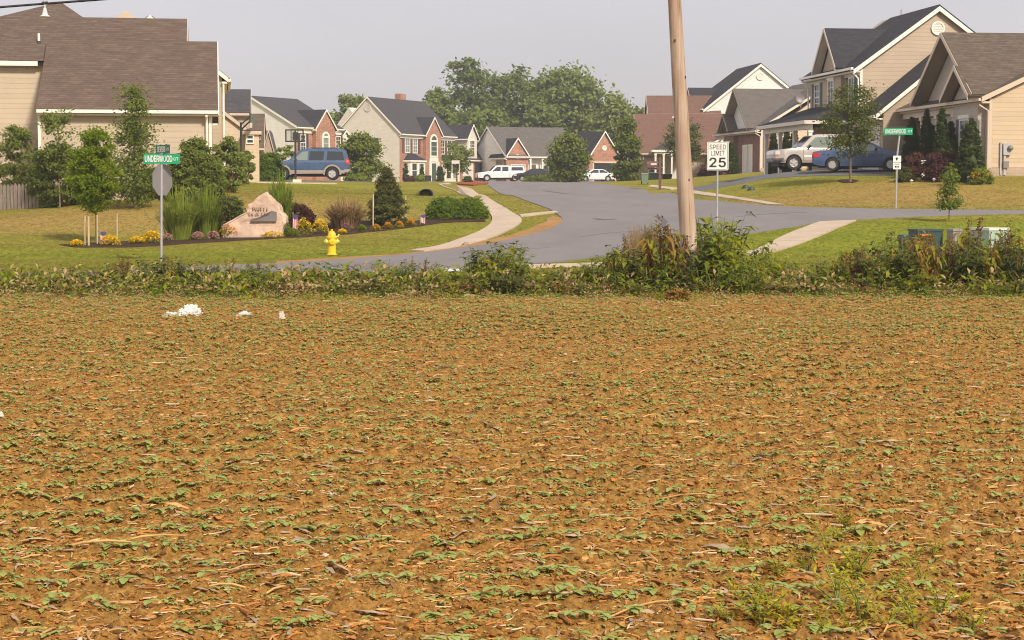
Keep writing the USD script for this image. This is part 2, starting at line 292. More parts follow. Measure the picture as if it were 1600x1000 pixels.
leafy('orange_petal', (0.62, 0.28, 0.02), (0.75, 0.42, 0.03), 0.3, 6.0)
leafy('pink_petal', (0.48, 0.26, 0.24), (0.68, 0.44, 0.42), 0.3, 6.0)
leafy('mauve_petal', (0.36, 0.17, 0.24), (0.52, 0.28, 0.34), 0.3, 6.0)
plain('bark', (0.17, 0.12, 0.085), 0.9, 0.35, 6.0, 0.02, 14.0)
plain('far_bark', (0.13, 0.11, 0.09), 0.9, 0.3, 2.0)
plain('stake_wood', (0.52, 0.38, 0.23), 0.8, 0.15, 5.0)
plain('stem_green', (0.15, 0.17, 0.04), 0.7, 0.2, 5.0)
plain('stem_brown', (0.22, 0.115, 0.05), 0.8, 0.3, 5.0)
# building
siding('tan_siding', (0.50, 0.405, 0.295)); siding('beige_siding', (0.53, 0.41, 0.28)); siding('khaki_siding', (0.44, 0.345, 0.25)); siding('white_siding', (0.80, 0.77, 0.72)); siding('cream_siding', (0.72, 0.665, 0.58)); siding('peach_siding', (0.64, 0.50, 0.37)); siding('grey_siding', (0.47, 0.41, 0.36))
for _n, _c in (('tan_board', (0.50, 0.405, 0.295)), ('beige_board', (0.53, 0.41, 0.28)), ('khaki_board', (0.44, 0.345, 0.25)), ('grey_board', (0.47, 0.41, 0.36))):
    for _k in range(3): plain(f'{_n}_{_k}', mul(_c, (0.965, 1.0, 1.03)[_k]), 0.5, 0.05, 1.2, spec=0.35)
shingles('brown_shingles', (0.120, 0.083, 0.062), (0.165, 0.118, 0.090), (0.090, 0.065, 0.052))
shingles('weathered_shingles', (0.110, 0.084, 0.064), (0.155, 0.122, 0.094), (0.085, 0.065, 0.050))
shingles('slate_shingles', (0.068, 0.066, 0.072), (0.092, 0.088, 0.094), (0.056, 0.054, 0.060))
shingles('dark_shingles', (0.040, 0.040, 0.048), (0.056, 0.055, 0.064), (0.034, 0.034, 0.042))
shingles('grey_shingles', (0.125, 0.112, 0.102), (0.165, 0.148, 0.136), (0.100, 0.090, 0.083))
shingles('rust_shingles', (0.175, 0.098, 0.072), (0.210, 0.120, 0.090), (0.150, 0.084, 0.064))
brickwork('red_brick', (0.40, 0.165, 0.095), (0.33, 0.125, 0.075), (0.45, 0.36, 0.29))
brickwork('dark_brick', (0.24, 0.095, 0.075), (0.19, 0.075, 0.06), (0.30, 0.22, 0.19))
brickwork('stone_base', (0.48, 0.37, 0.27), (0.42, 0.33, 0.24), (0.40, 0.32, 0.25))
plain('white_trim', (0.80, 0.75, 0.66), 0.5, 0.04, 2.0); plain('tan_trim', (0.56, 0.45, 0.345), 0.5, 0.04, 2.0); plain('soffit', (0.62, 0.55, 0.47), 0.6, 0.04); plain('brown_trim', (0.30, 0.25, 0.20), 0.6, 0.05)
plain('shutter_dark', (0.045, 0.045, 0.055), 0.5, 0.1); plain('shutter_brown', (0.14, 0.075, 0.055), 0.5, 0.1); plain('door_dark', (0.030, 0.028, 0.028), 0.6, 0.1); plain('garage_white', (0.72, 0.68, 0.66), 0.5, 0.04); plain('door_green', (0.06, 0.10, 0.075), 0.5, 0.1)
plain('interior_dark', (0.02, 0.02, 0.022), 0.9, 0.2)
make('window_glass', {'p': ('principled_bsdf', {'base_color': (0.030, 0.036, 0.042), 'roughness': 0.08, 'specular_ior_level': 0.8})}, [])
make('window_pale', {'p': ('principled_bsdf', {'base_color': (0.22, 0.26, 0.24), 'roughness': 0.15, 'specular_ior_level': 0.6})}, [])
# metal, paint
def paint(name, c, rough=0.28, metal=0.0, coat=0.6): return make(name, {'g': ('geometry', {}), 'n': ('noise_texture', {'scale': 2.2, 'detail': 4.0}), 'r': ('rgb_ramp', {'ramp': [(0.3, mul(c, 0.9)), (0.7, mul(c, 1.06))]}), 'q': ('rgb_ramp', {'ramp': [(0.3, (rough,) * 3), (0.75, (rough + 0.16,) * 3)]}), 'w': ('rgb_to_bw', {}),
    'p': ('principled_bsdf', {'metallic': metal, 'coat_weight': coat, 'coat_roughness': 0.08})}, [('g.position', 'n.vector'), ('n.fac', 'r.fac'), ('n.fac', 'q.fac'), ('q.color', 'w.color'), ('w.val', 'p.roughness'), ('r.color', 'p.base_color')])
paint('paint_blue', (0.040, 0.085, 0.170)); paint('paint_navy', (0.045, 0.085, 0.185)); paint('paint_white', (0.72, 0.71, 0.70)); paint('paint_champagne', (0.45, 0.40, 0.36)); paint('paint_tan', (0.36, 0.29, 0.23), 0.45, coat=0.1); paint('paint_taupe', (0.33, 0.26, 0.21), 0.4, coat=0.2); paint('paint_black', (0.02, 0.02, 0.022))
make('car_glass', {'p': ('principled_bsdf', {'base_color': (0.022, 0.026, 0.028), 'roughness': 0.06, 'specular_ior_level': 0.9})}, [])
make('car_glass_light', {'p': ('principled_bsdf', {'base_color': (0.20, 0.24, 0.21), 'roughness': 0.08, 'specular_ior_level': 0.8})}, [])
plain('tyre', (0.022, 0.021, 0.021), 0.85, 0.2, 8.0); plain('alloy', (0.62, 0.60, 0.58), 0.35, 0.06, 4.0, metal=0.55); plain('black_plastic', (0.025, 0.025, 0.026), 0.6, 0.15); plain('grey_plastic', (0.20, 0.18, 0.17), 0.6, 0.1)
plain('red_lens', (0.55, 0.025, 0.025), 0.25, 0.1); plain('clear_lens', (0.66, 0.66, 0.66), 0.2, 0.05); plain('amber_lens', (0.60, 0.20, 0.05), 0.3, 0.08)
plain('galvanised', (0.42, 0.41, 0.42), 0.5, 0.12, 5.0, metal=0.35); plain('sign_back', (0.23, 0.21, 0.215), 0.55, 0.1, 3.0, metal=0.2); plain('sign_green', (0.005, 0.28, 0.135), 0.4, 0.06, 4.0); plain('sign_green_dark', (0.004, 0.130, 0.075), 0.45, 0.06, 4.0); plain('sign_white', (0.74, 0.70, 0.67), 0.45, 0.05, 4.0); plain('sign_black', (0.02, 0.019, 0.02), 0.5, 0.05); plain('sign_red', (0.45, 0.03, 0.03), 0.45, 0.05)
plain('hydrant_yellow', (0.80, 0.49, 0.015), 0.42, 0.10, 5.0, 0.003, 40.0); plain('hydrant_pale', (0.82, 0.66, 0.14), 0.45, 0.10, 5.0)
plain('cabinet_green', (0.30, 0.40, 0.33), 0.5, 0.08, 2.0); plain('cabinet_pale', (0.66, 0.66, 0.58), 0.5, 0.05); plain('cabinet_dark', (0.030, 0.060, 0.055), 0.5, 0.12, 3.0); plain('cabinet_grey', (0.27, 0.25, 0.24), 0.55, 0.1); plain('cabinet_orange', (0.62, 0.20, 0.02), 0.5, 0.1); plain('pedestal_green', (0.012, 0.055, 0.045), 0.4, 0.1)
plain('bin_green', (0.035, 0.060, 0.040), 0.5, 0.1); plain('bin_pale', (0.15, 0.22, 0.15), 0.5, 0.1); plain('mailbox_brown', (0.13, 0.06, 0.045), 0.6, 0.15); plain('paper_white', (0.60, 0.57, 0.54), 0.7, 0.06, 10.0, spec=0.3); plain('wire_black', (0.02, 0.02, 0.022), 0.6, 0.1); plain('insulator_pale', (0.58, 0.58, 0.56), 0.25, 0.1)
plain('rock_stone', (0.50, 0.355, 0.265), 0.85, 0.28, 2.6, 0.05, 7.0); plain('rock_cut', (0.40, 0.275, 0.19), 0.9, 0.2, 4.0); plain('plaque_grey', (0.15, 0.125, 0.12), 0.6, 0.15, 4.0)
plain('flag_cloth', (0.70, 0.56, 0.58), 0.8, 0.05); plain('flag_red', (0.52, 0.10, 0.12), 0.8, 0.05); plain('flag_blue', (0.06, 0.06, 0.16), 0.8, 0.05); plain('pipe_dark', (0.03, 0.03, 0.03), 0.8, 0.2)
# weathered pole: grain along its length
make('pole_wood', {'tc': ('texture_coordinate', {}), 'mp': ('mapping', {'scale': (26, 26, 0.7)}), 'n': ('noise_texture', {'scale': 1.0, 'detail': 6.0, 'roughness': 0.65}), 'r': ('rgb_ramp', {'ramp': [(0.28, (0.22, 0.150, 0.105)), (0.5, (0.42, 0.315, 0.235)), (0.72, (0.52, 0.41, 0.325))]}),
     'g': ('geometry', {}), 'x': ('separate_xyz', {}), 'n3': ('noise_texture', {'scale': 0.9, 'detail': 3.0}), 'r3': ('rgb_ramp', {'ramp': [(0.35, (0.86, 0.80, 0.76)), (0.65, (1.08, 1.08, 1.08))]}), 'mm': ('mix_color', {'blend_type': 'multiply', 'fac': 1.0, 'use_clamp': False}), 'b': ('bump', {'strength': 0.7, 'distance': 0.012}), 'p': ('principled_bsdf', {'roughness': 0.85, 'specular_ior_level': 0.2})},
     [('tc.object', 'mp.vector'), ('mp.vector', 'n.vector'), ('n.fac', 'r.fac'), ('g.position', 'n3.vector'), ('n3.fac', 'r3.fac'), ('r.color', 'mm.a'), ('r3.color', 'mm.b'), ('mm.result', 'p.base_color'), ('n.fac', 'b.height'), ('b.normal', 'p.normal')])
make('fence_wood', {'g': ('geometry', {}), 'o': ('object_info', {}), 'mp': ('mapping', {'scale': (20, 20, 2)}), 'n': ('noise_texture', {'scale': 1.0, 'detail': 5.0}), 'r': ('rgb_ramp', {'ramp': [(0.3, (0.20, 0.155, 0.135)), (0.7, (0.36, 0.29, 0.255))]}), 'p': ('principled_bsdf', {'roughness': 0.9, 'specular_ior_level': 0.2})},
     [('g.position', 'mp.vector'), ('mp.vector', 'n.vector'), ('n.fac', 'r.fac'), ('r.color', 'p.base_color')])
# ---------------- ground ----------------
gx = np.concatenate([[-1600, -800, -400, -220, -140, -100], GX, [100, 140, 220, 400, 800, 1600]]); gy = np.concatenate([[-60, -20, 10], GY, [280, 320, 400, 600, 1000, 1800]])
A, B = np.meshgrid(gx, gy, indexing='ij'); ZZ = terr(A, B); ZZ[:, gy < 29.5] = -0.30
nx, ny = len(gx), len(gy); I, J = np.meshgrid(np.arange(nx - 1), np.arange(ny - 1), indexing='ij'); k00 = (I * ny + J).ravel(); k10, k01, k11 = k00 + ny, k00 + 1, k00 + ny + 1
ground = trimesh.Trimesh(np.stack([A, B, ZZ], -1).reshape(-1, 3), np.vstack([np.stack([k00, k10, k11], 1), np.stack([k00, k11, k01], 1)]), process=False)
def blob(px, py, sx, sy, w):                               # a dry patch on the lawn, about a place
    c = G(px, py); return w * np.exp(-((A - c[0]) / sx) ** 2 - ((B - c[1]) / sy) ** 2)
DRY = blob(240, 345, 7, 7, 0.95) + blob(60, 352, 5, 5, 0.8) + blob(470, 318, 5, 9, 0.75) + blob(560, 330, 3, 6, 0.8) + blob(300, 392, 8, 1.6, 0.35) + blob(440, 394, 4, 1.5, 0.4) + blob(1390, 305, 6, 6, 0.95) + blob(1280, 302, 5, 5, 0.6) + blob(1540, 318, 6, 5, 0.45) + blob(850, 325, 1.2, 6, 0.5) + blob(650, 362, 3, 2.5, 0.35) + blob(700, 300, 4, 10, 0.15) + blob(780, 312, 2, 8, 0.3)
LUSH = np.clip(blob(1400, 372, 7, 5.0, 1.0) + blob(1560, 368, 6, 5.0, 0.9) + blob(1230, 378, 3, 3, 0.9) + blob(900, 411, 6, 1.2, 0.9) + blob(100, 396, 9, 2.2, 0.8) + blob(400, 400, 9, 1.8, 0.75) + blob(620, 385, 5, 3, 0.45) + blob(720, 358, 2.5, 3, 0.8) + blob(690, 318, 4, 9, 0.6) + blob(420, 287, 12, 6, 0.5) + blob(1280, 281, 6, 5, 0.4) + blob(60, 372, 5, 2.5, 0.5), 0, 1)
LUSH = np.clip(LUSH * (0.75 + 0.5 * meshkit.fbm(np.stack([A * 0.5, B * 0.3, 0 * A], -1), 3, 13)) * (1 + 0.16 * np.sign(np.sin((A * 0.55 + B) * 2.6)) * (A > 4)), 0, 1)
DRY = np.clip(DRY * (0.55 + 0.9 * meshkit.fbm(np.stack([A * 0.45, B * 0.22, 0 * A], -1), 4, 3)) + 0.10, 0, 1)
p_ = part('/World', 'lawn', ground, 'lawn_look', True); tag(p_, kind='structure')
UsdGeom.PrimvarsAPI(stage.GetPrimAtPath(p_)).CreatePrimvar('dry', Sdf.ValueTypeNames.FloatArray, 'vertex').Set(Vt.FloatArray.FromNumpy(DRY.reshape(-1).astype(np.float32)))

UsdGeom.PrimvarsAPI(stage.GetPrimAtPath(p_)).CreatePrimvar('lush', Sdf.ValueTypeNames.FloatArray, 'vertex').Set(Vt.FloatArray.FromNumpy(LUSH.reshape(-1).astype(np.float32)))

def outline(pix, smooth=True):
    """World outline (x, y) of a ground marking given by points of the photograph."""
    return np.array([G(*p)[:2] for p in pix])
def spline(pts, n=8):
    """Catmull-Rom through an open line of points."""
    p = np.asarray(pts, float); q = np.vstack([2 * p[0] - p[1], p, 2 * p[-1] - p[-2]]); out = []
    for i in range(1, len(q) - 2):
        t = np.linspace(0, 1, n, endpoint=False)[:, None]; a, b, c, d = q[i - 1], q[i], q[i + 1], q[i + 2]
        out.append(0.5 * (2 * b + (c - a) * t + (2 * a - 5 * b + 4 * c - d) * t ** 2 + (3 * b - a - 3 * c + d) * t ** 3))
    return np.vstack(out + [p[-1:]])
def drape(xy, off, res=0.8, skirt=0.12, ragged=0.0, seed=0):
    """A sheet lying on the terrain, off metres above it, with a skirt down into it."""
    poly = Polygon(xy).buffer(0); poly = max(getattr(poly, 'geoms', [poly]), key=lambda g: g.area)
    ring = np.array(poly.exterior.segmentize(res * 0.6).coords)[:-1]
    if ragged:
        nrm = np.roll(ring, -1, 0) - np.roll(ring, 1, 0); nrm = np.stack([nrm[:, 1], -nrm[:, 0]], 1) / (np.linalg.norm(nrm, axis=1)[:, None] + 1e-9)
        ring = ring + nrm * (ragged * (meshkit.fbm(np.c_[ring * 1.1, np.full(len(ring), seed)], 3, seed) - 0.5) * 2)[:, None]; poly = Polygon(ring).buffer(0)
        poly = max(getattr(poly, 'geoms', [poly]), key=lambda g: g.area); ring = np.array(poly.exterior.segmentize(res * 0.6).coords)[:-1]
    x0, y0, x1, y1 = poly.bounds; a, b = np.meshgrid(np.arange(x0, x1, res), np.arange(y0, y1, res), indexing='ij'); pts = np.stack([a.ravel(), b.ravel()], 1)
    pts = pts[shapely.contains_xy(poly.buffer(-res * 0.35), pts[:, 0], pts[:, 1])] if len(pts) else pts
    allp = np.vstack([ring, pts]); tri = Delaunay(allp).simplices; c = allp[tri].mean(1); tri = tri[shapely.contains_xy(poly, c[:, 0], c[:, 1])]
    e = allp[tri]; cr = (e[:, 1, 0] - e[:, 0, 0]) * (e[:, 2, 1] - e[:, 0, 1]) - (e[:, 1, 1] - e[:, 0, 1]) * (e[:, 2, 0] - e[:, 0, 0]); tri[cr < 0] = tri[cr < 0][:, ::-1]
    v = np.c_[allp, terr(allp[:, 0], allp[:, 1]) + off]; n = len(ring); lo = v[:n] - [0, 0, skirt]; k = np.arange(n); k2 = (k + 1) % n; m = len(v); u = m + n; sk = np.vstack([np.stack([m + k, u + k, m + k2], 1), np.stack([m + k2, u + k, u + k2], 1)])
    sg = 1 if np.sum(ring[:, 0] * np.roll(ring[:, 1], -1) - ring[:, 1] * np.roll(ring[:, 0], -1)) > 0 else -1
    return trimesh.Trimesh(np.vstack([v, v[:n], lo]), np.vstack([tri, sk if sg > 0 else sk[:, ::-1]]), process=False)

# road: the left kerb line, the far end, the side street's two edges, the near edge
r_left = spline(outline([(420, 413.5), (540, 406.5), (600, 402), (660, 396.5), (720, 388.5), (780, 379), (835, 366), (866, 355.5), (879, 346), (873, 337), (850, 324), (800, 306), (768, 294), (748, 287)]), 6)
r_left = np.vstack([[(-60, 34.9), (-30, 35.2), (-15, 35.7), (-10.5, 36.8), (-8.4, 38.2), (-7.0, 40.2)], r_left])
r_far = np.array([(-3.0, 175), (-6, 215), (14, 215), (12, 175)]) + [0, 0]
r_right = spline(outline([(915, 285.5), (955, 289.5), (1010, 298.5), (1060, 306), (1110, 314), (1170, 320), (1240, 324), (1330, 326.3), (1440, 328), (1600, 330), (1800, 332)]), 6)
r_near = spline(outline([(1800, 336.5), (1600, 335), (1450, 338.5), (1345, 343.5), (1290, 348.5), (1240, 355), (1190, 363), (1130, 371), (1060, 382), (1000, 391.5), (940, 402), (880, 409), (830, 413.5)]), 6)
r_near = np.vstack([r_near, [(0.0, 38.6), (-3.0, 36.4), (-7, 35.0), (-16, 33.6), (-60, 32.8)]])
r_right = np.vstack([r_right, [(60, r_right[-1][1])]]); r_near = np.vstack([[(60, r_near[0][1])], r_near])
ROAD = np.vstack([r_left, r_far, r_right, r_near])
rd = thing('road', None, None); tag(rd, kind='structure')
part(rd, 'asphalt', drape(ROAD, 0.030, 1.0, ragged=0.05), 'asphalt_look', True)
plain('crack_look', (0.07, 0.066, 0.068), 0.9, 0.2, 3.0)
def mark(px, m, name, width=0.25, off=0.036):              # a thin line on the road
    xy = spline(np.array([G(*p)[:2] for p in px]), 6); t = np.gradient(xy, axis=0); nrm = np.stack([-t[:, 1], t[:, 0]], 1) / np.linalg.norm(t, axis=1)[:, None]
    part(rd, name, drape(np.vstack([xy + nrm * width / 2, (xy - nrm * width / 2)[::-1]]), off, 0.5, 0.002), m)
plain('tyre_mark_look', (0.098, 0.092, 0.095), 0.8, 0.2, 3.0); plain('road_paint', (0.70, 0.68, 0.66), 0.7, 0.10, 6.0)
mark([(1026, 339), (1037, 346), (1035, 353), (1020, 361)], 'tyre_mark_look', 'tyre_mark', 0.20); mark([(930, 343), (945, 345), (962, 343.5)], 'tyre_mark_look', 'tyre_mark', 0.25)
for cr in ([(905, 372), (950, 366), (1010, 362)], [(760, 396), (800, 391.5), (860, 389)]): mark(cr, 'crack_look', 'crack', 0.03, 0.0345)
mark([(850, 299), (868, 301.5), (886, 304)], 'tyre_mark_look', 'tyre_mark', 0.3); mark([(1150, 340), (1200, 336), (1260, 333)], 'tyre_mark_look', 'tyre_mark', 0.14)
part(rd, 'stop_line', drape(np.array([P(686, 427, 37.5)[:2], P(722, 427, 37.5)[:2], P(722, 424, 38.6)[:2], P(697, 424, 38.6)[:2]]), 0.036, 0.4, 0.002), 'road_paint')
# bare earth verge and mulch beds
def sheet(name, pix, look, off, ragged=0.15, seed=1, label=None):
    return tag(part('/World', name, drape(outline(pix), off, 0.5, ragged=ragged, seed=seed), look, True), kind='structure')
sheet('bare_verge', [(430, 409), (540, 402.5), (600, 399), (660, 394), (720, 385.5), (780, 372), (820, 361), (850, 348), (862, 338), (878, 341), (884, 347), (870, 357), (838, 368), (784, 380), (722, 389.5), (660, 397.5), (600, 403), (540, 407.5), (425, 414)], 'earth_look', 0.018, 0.12, 3)
sheet('flower_bed', [(92, 383), (150, 380), (235, 375), (330, 366), (400, 360), (470, 352), (560, 346), (650, 346), (690, 340), (760, 341), (756, 347), (690, 349), (660, 354), (600, 361), (540, 367), (470, 371.5), (400, 375), (300, 381), (210, 387), (120, 387)], 'mulch_look', 0.022, 0.12, 5)
sheet('tree_mulch', [(1308, 283), (1318, 281), (1332, 281), (1342, 283), (1334, 286), (1316, 286)], 'mulch_look', 0.03, 0.05, 7)
sheet('shrub_bed', [(1404, 271), (1440, 269), (1500, 268), (1545, 272), (1545, 276.5), (1500, 279), (1450, 278.5), (1405, 276)], 'mulch_look', 0.03, 0.1, 8)
sheet('mulch_island', [(714, 289), (724, 284.5), (745, 283.5), (758, 285), (762, 288), (740, 291)], 'red_mulch_look', 0.09, 0.15, 9)
# driveways
def drive(name, pix, look='drive_look', off=0.02):
    return tag(part('/World', name, drape(outline(pix), off, 0.6, ragged=0.04), look, True), kind='structure')
DRIVE_LEFT = tag(part('/World', 'driveway', drape(np.array([(X(338, 96), 96), (X(470, 104), 104), (X(600, 108), 108), (X(612, 112), 119), (-6, 128), (-22, 128), (-24, 108), (X(335, 100), 103)]), 0.02, 0.8), 'drive_look', True), kind='structure')
drive('driveway', [(1062, 302.5), (1090, 299.5), (1140, 291), (1200, 279.5), (1280, 275), (1392, 274), (1392, 268), (1290, 266), (1205, 270), (1150, 281), (1100, 290.5), (1064, 296)])
# concrete walks, laid slab by slab
def walk(left, right, n_name='sidewalk', slab=1.5, off=0.045, look='concrete_look'):
    w = thing(n_name, None, None); tag(w, kind='structure')
    L, R = spline(outline(left) if np.max(left) > 90 else left, 10), spline(outline(right) if np.max(right) > 90 else right, 10)
    def res(line, n): d = np.r_[0, np.cumsum(np.linalg.norm(np.diff(line, axis=0), axis=1))]; s = np.linspace(0, d[-1], n); return np.stack([np.interp(s, d, line[:, 0]), np.interp(s, d, line[:, 1])], 1)
    mid = 0.5 * (res(L, 200) + res(R, 200)); ln = np.linalg.norm(np.diff(mid, axis=0), axis=1).sum(); n = max(2, int(round(ln / slab)) + 1); L, R = res(L, n), res(R, n)
    rs = np.random.RandomState(4)
    for i in range(n - 1):
        g = 0.012 / slab; a, b, c, d = L[i] * (1 - g) + L[i + 1] * g, R[i] * (1 - g) + R[i + 1] * g, R[i] * g + R[i + 1] * (1 - g), L[i] * g + L[i + 1] * (1 - g)
        h = off + rs.uniform(-0.006, 0.006); q = [T(*p, h) for p in (a, b, c, d)]; m = MB(); m.plate(q, (0, 0, -0.11)); part(w, 'slab', m, look)
    return w
walk([(684, 288.5), (694, 293), (712, 299.5), (733, 307.5), (752, 320), (765, 333), (769, 342), (766, 351), (750, 362), (718, 375), (680, 387), (640, 393)], [(700, 286.5), (714, 289.5), (738, 297), (762, 309), (784, 323), (803, 335), (815, 342), (813, 350), (795, 361), (762, 375), (715, 387), (662, 394.5)])
walk([(812, 337), (835, 334.5), (868, 331)], [(814, 340), (838, 336.8), (872, 333)])
walk([(1281, 348.2), (1262, 355), (1225, 370), (1178, 394)], [(1338, 346), (1310, 357), (1270, 374), (1206, 396)])
walk(np.array([T(*G(1178, 394)[:2])[:2], (X(1000, 41.5), 42.2), (X(900, 40.5), 41.2), (X(826, 40), 40.6)]), np.array([T(*G(1206, 396)[:2])[:2], (X(1010, 40), 41), (X(900, 39), 40.0), (X(826, 39), 39.4)]))
walk([(1062, 301), (1086, 304), (1130, 309.5), (1200, 320.5)], [(1080, 298.5), (1100, 301.5), (1145, 308), (1225, 321.5)])
walk([(1012, 292.5), (1030, 294.5), (1048, 297)], [(1018, 290), (1036, 292), (1062, 295)])

# ---------------- the field ----------------
ROW_A, ROW_D = math.radians(6.5), 0.40                    # row direction and spacing
def row_coord(x, y): return (-x * math.sin(ROW_A) + y * math.cos(ROW_A))
def field_z(x, y):
    q = row_coord(x, y); w = 0.5 + 0.5 * np.cos(2 * np.pi * (q / ROW_D + 0.22 * meshkit.noise(np.stack([x * 0.35, y * 0.35, 0 * x], -1), 9)))
    p = np.stack([x, y, 0 * x], -1)
    return 0.080 * (w ** 1.2) * (0.55 + 0.7 * meshkit.noise(p * 0.7, 2)) + 0.050 * (meshkit.fbm(p * [3.0, 6.0, 1], 3, 4) - 0.5) + 0.085 * np.maximum(meshkit.fbm(p * 17.0, 2, 6) - 0.42, 0) + 0.05 * (meshkit.noise(p * 0.25, 8) - 0.5)
yy = [4.6]
while yy[-1] < 32.2: yy.append(yy[-1] + 0.0036 * yy[-1])
yy = np.array(yy); uu = np.linspace(-1, 1, 500); U, V = np.meshgrid(uu, yy, indexing='ij'); Xf = U * (0.345 * V + 0.9)
Zf = field_z(Xf, V); fade = np.clip((32.2 - V) / 1.5, 0, 1); Zf = Zf * fade - 0.012 * (1 - fade)
ny2 = len(yy); I, J = np.meshgrid(np.arange(len(uu) - 1), np.arange(ny2 - 1), indexing='ij'); a00 = (I * ny2 + J).ravel()
field = trimesh.Trimesh(np.stack([Xf, V, Zf], -1).reshape(-1, 3), np.vstack([np.stack([a00, a00 + ny2, a00 + ny2 + 1], 1), np.stack([a00, a00 + ny2 + 1, a00 + 1], 1)]), process=False)
fl = thing('field', None, None); tag(fl, kind='structure')
part(fl, 'soil', field, 'soil_look', True)
m = MB()
for x0, x1, y0, y1 in ((-70, 70, -25, 4.65),): m.add([(x0, y0, -0.03), (x1, y0, -0.03), (x1, y1, -0.03), (x0, y1, -0.03)], [(0, 1, 2, 3)])
for s in (-1, 1):
    e = [(s * (0.345 * y + 0.86), y, -0.03) for y in (4.6, 32.1)]; q = [e[0], (s * 70, 4.6, -0.03), (s * 70, 32.1, -0.03), e[1]]; m.add(q if s > 0 else q[::-1], [(0, 1, 2, 3)])
part(fl, 'soil', m, 'soil_look')

# ---------------- kinds that are copied (abstract, never drawn themselves) ----------------
stage.CreateClassPrim('/World/kinds')
def kind_of(name):
    path = numbered('/World/kinds', name); UsdGeom.Xform.Define(stage, path); return path
def scatter(name, protos, pos, rz, scale, idx, kind='stuff', tilt=None):
    """Uncountable small things: one PointInstancer."""
    path = numbered('/World', name); pi = UsdGeom.PointInstancer.Define(stage, path); targets = []
    for k, (mesh, m) in enumerate(protos):
        q = f'{path}/form_{k:03d}'; usdkit.mesh(stage, q, mesh.mesh() if isinstance(mesh, MB) else mesh, LOOK(m)); targets.append(Sdf.Path(q))
    pi.CreatePrototypesRel().SetTargets(targets); n = len(pos)
    pi.CreatePositionsAttr(Vt.Vec3fArray.FromNumpy(np.asarray(pos, np.float32))); pi.CreateProtoIndicesAttr(Vt.IntArray.FromNumpy(np.asarray(idx, np.int32)))
    h = np.asarray(rz) / 2; q = np.zeros((n, 4)); q[:, 0] = np.cos(h); q[:, 3] = np.sin(h)
    if tilt is not None:
        t = np.asarray(tilt) / 2; q = np.stack([np.cos(h) * np.cos(t), np.cos(h) * np.sin(t), np.sin(h) * np.sin(t), np.sin(h) * np.cos(t)], 1)
    pi.CreateOrientationsAttr(Vt.QuathArray([Gf.Quath(float(a), float(b), float(c), float(d)) for a, b, c, d in q]))
    s = np.asarray(scale, np.float32); s = np.repeat(s[:, None], 3, 1) if s.ndim == 1 else s
    pi.CreateScalesAttr(Vt.Vec3fArray.FromNumpy(s)); return tag(path, kind=kind)

rng = np.random.RandomState(11)
def leaf(mb, base, d, up, L, W, droop=0.25, fold=0.15, seg=2, rnd=False):
    """A pointed leaf of seg + 1 cross rows, folded along its middle and drooping."""
    d = np.asarray(d, float); d = d / np.linalg.norm(d); s = np.cross(d, up); s /= np.linalg.norm(s) + 1e-9; n = np.cross(s, d)
    ws = {2: (0.10, 1.0, 0.0), 3: (0.30, 1.0, 0.9, 0.22) if rnd else (0.12, 0.95, 0.7, 0.0)}[seg]; v = []
    for k, w in enumerate(ws):
        t = k / seg; c = np.asarray(base) + d * L * t - np.array([0, 0, 1.0]) * droop * L * t * t
        v += [c - s * W * w / 2 + n * fold * W * w, c, c + s * W * w / 2 + n * fold * W * w]
    f = []
    for k in range(seg):
        o = 3 * k; f += [(o, o + 1, o + 4, o + 3), (o + 1, o + 2, o + 5, o + 4)]
    mb.add(v, f)
def seedling(seed):
    r = np.random.RandomState(seed); m = MB(); h = r.uniform(0.02, 0.045)
    m.tube([(0, 0, -0.01), (0.004, 0, h * 0.6), (0, 0.003, h)], 0.0022, 3, False)
    for k in range(r.randint(4, 7)):
        a = k * 2.2 + r.uniform(0, 1); t = (math.cos(a), math.sin(a), r.uniform(0.0, 0.28)); L = r.uniform(0.028, 0.052)
        leaf(m, (0, 0, h * r.uniform(0.75, 1.0)), t, (0, 0, 1), L, L * r.uniform(0.60, 0.80), 0.3, 0.08, 3, True)
    return m
SEED = [seedling(s) for s in range(6)]
# where seedlings stand: along the rows, thinner and thicker in patches
pts = []
for q in np.arange(3.2, 34.0, ROW_D):
    w = 0.34 * q + 1.2; xs = np.arange(-w, w, 0.034); xs = xs + rng.normal(0, 0.018, len(xs)); ys = (q - 0.04) / math.cos(ROW_A) + xs * math.tan(ROW_A) + rng.normal(0, 0.022, len(xs))
    d = meshkit.fbm(np.stack([xs * 0.45, ys * 0.45, 0 * xs], -1), 3, 21); keep = rng.rand(len(xs)) < np.clip((d - 0.27) * 2.6 + 0.30 * np.clip((ys - 9) / 8, 0, 1), 0.16, 0.95) * ((ys > 4.8) & (ys < 30.6)); pts.append(np.stack([xs[keep], ys[keep]], 1))
pts = np.vstack(pts); n_ = len(pts); extra = np.stack([rng.uniform(-1, 1, 60000), 4.8 + 25.7 * rng.rand(60000) ** 0.75], 1); extra[:, 0] *= 0.34 * extra[:, 1] + 1.2; pts = np.vstack([pts, extra])
pz = field_z(pts[:, 0], pts[:, 1]) - 0.006; size = np.where(np.arange(len(pts)) < n_, rng.uniform(0.42, 1.15, len(pts)), rng.uniform(0.25, 0.62, len(pts)))
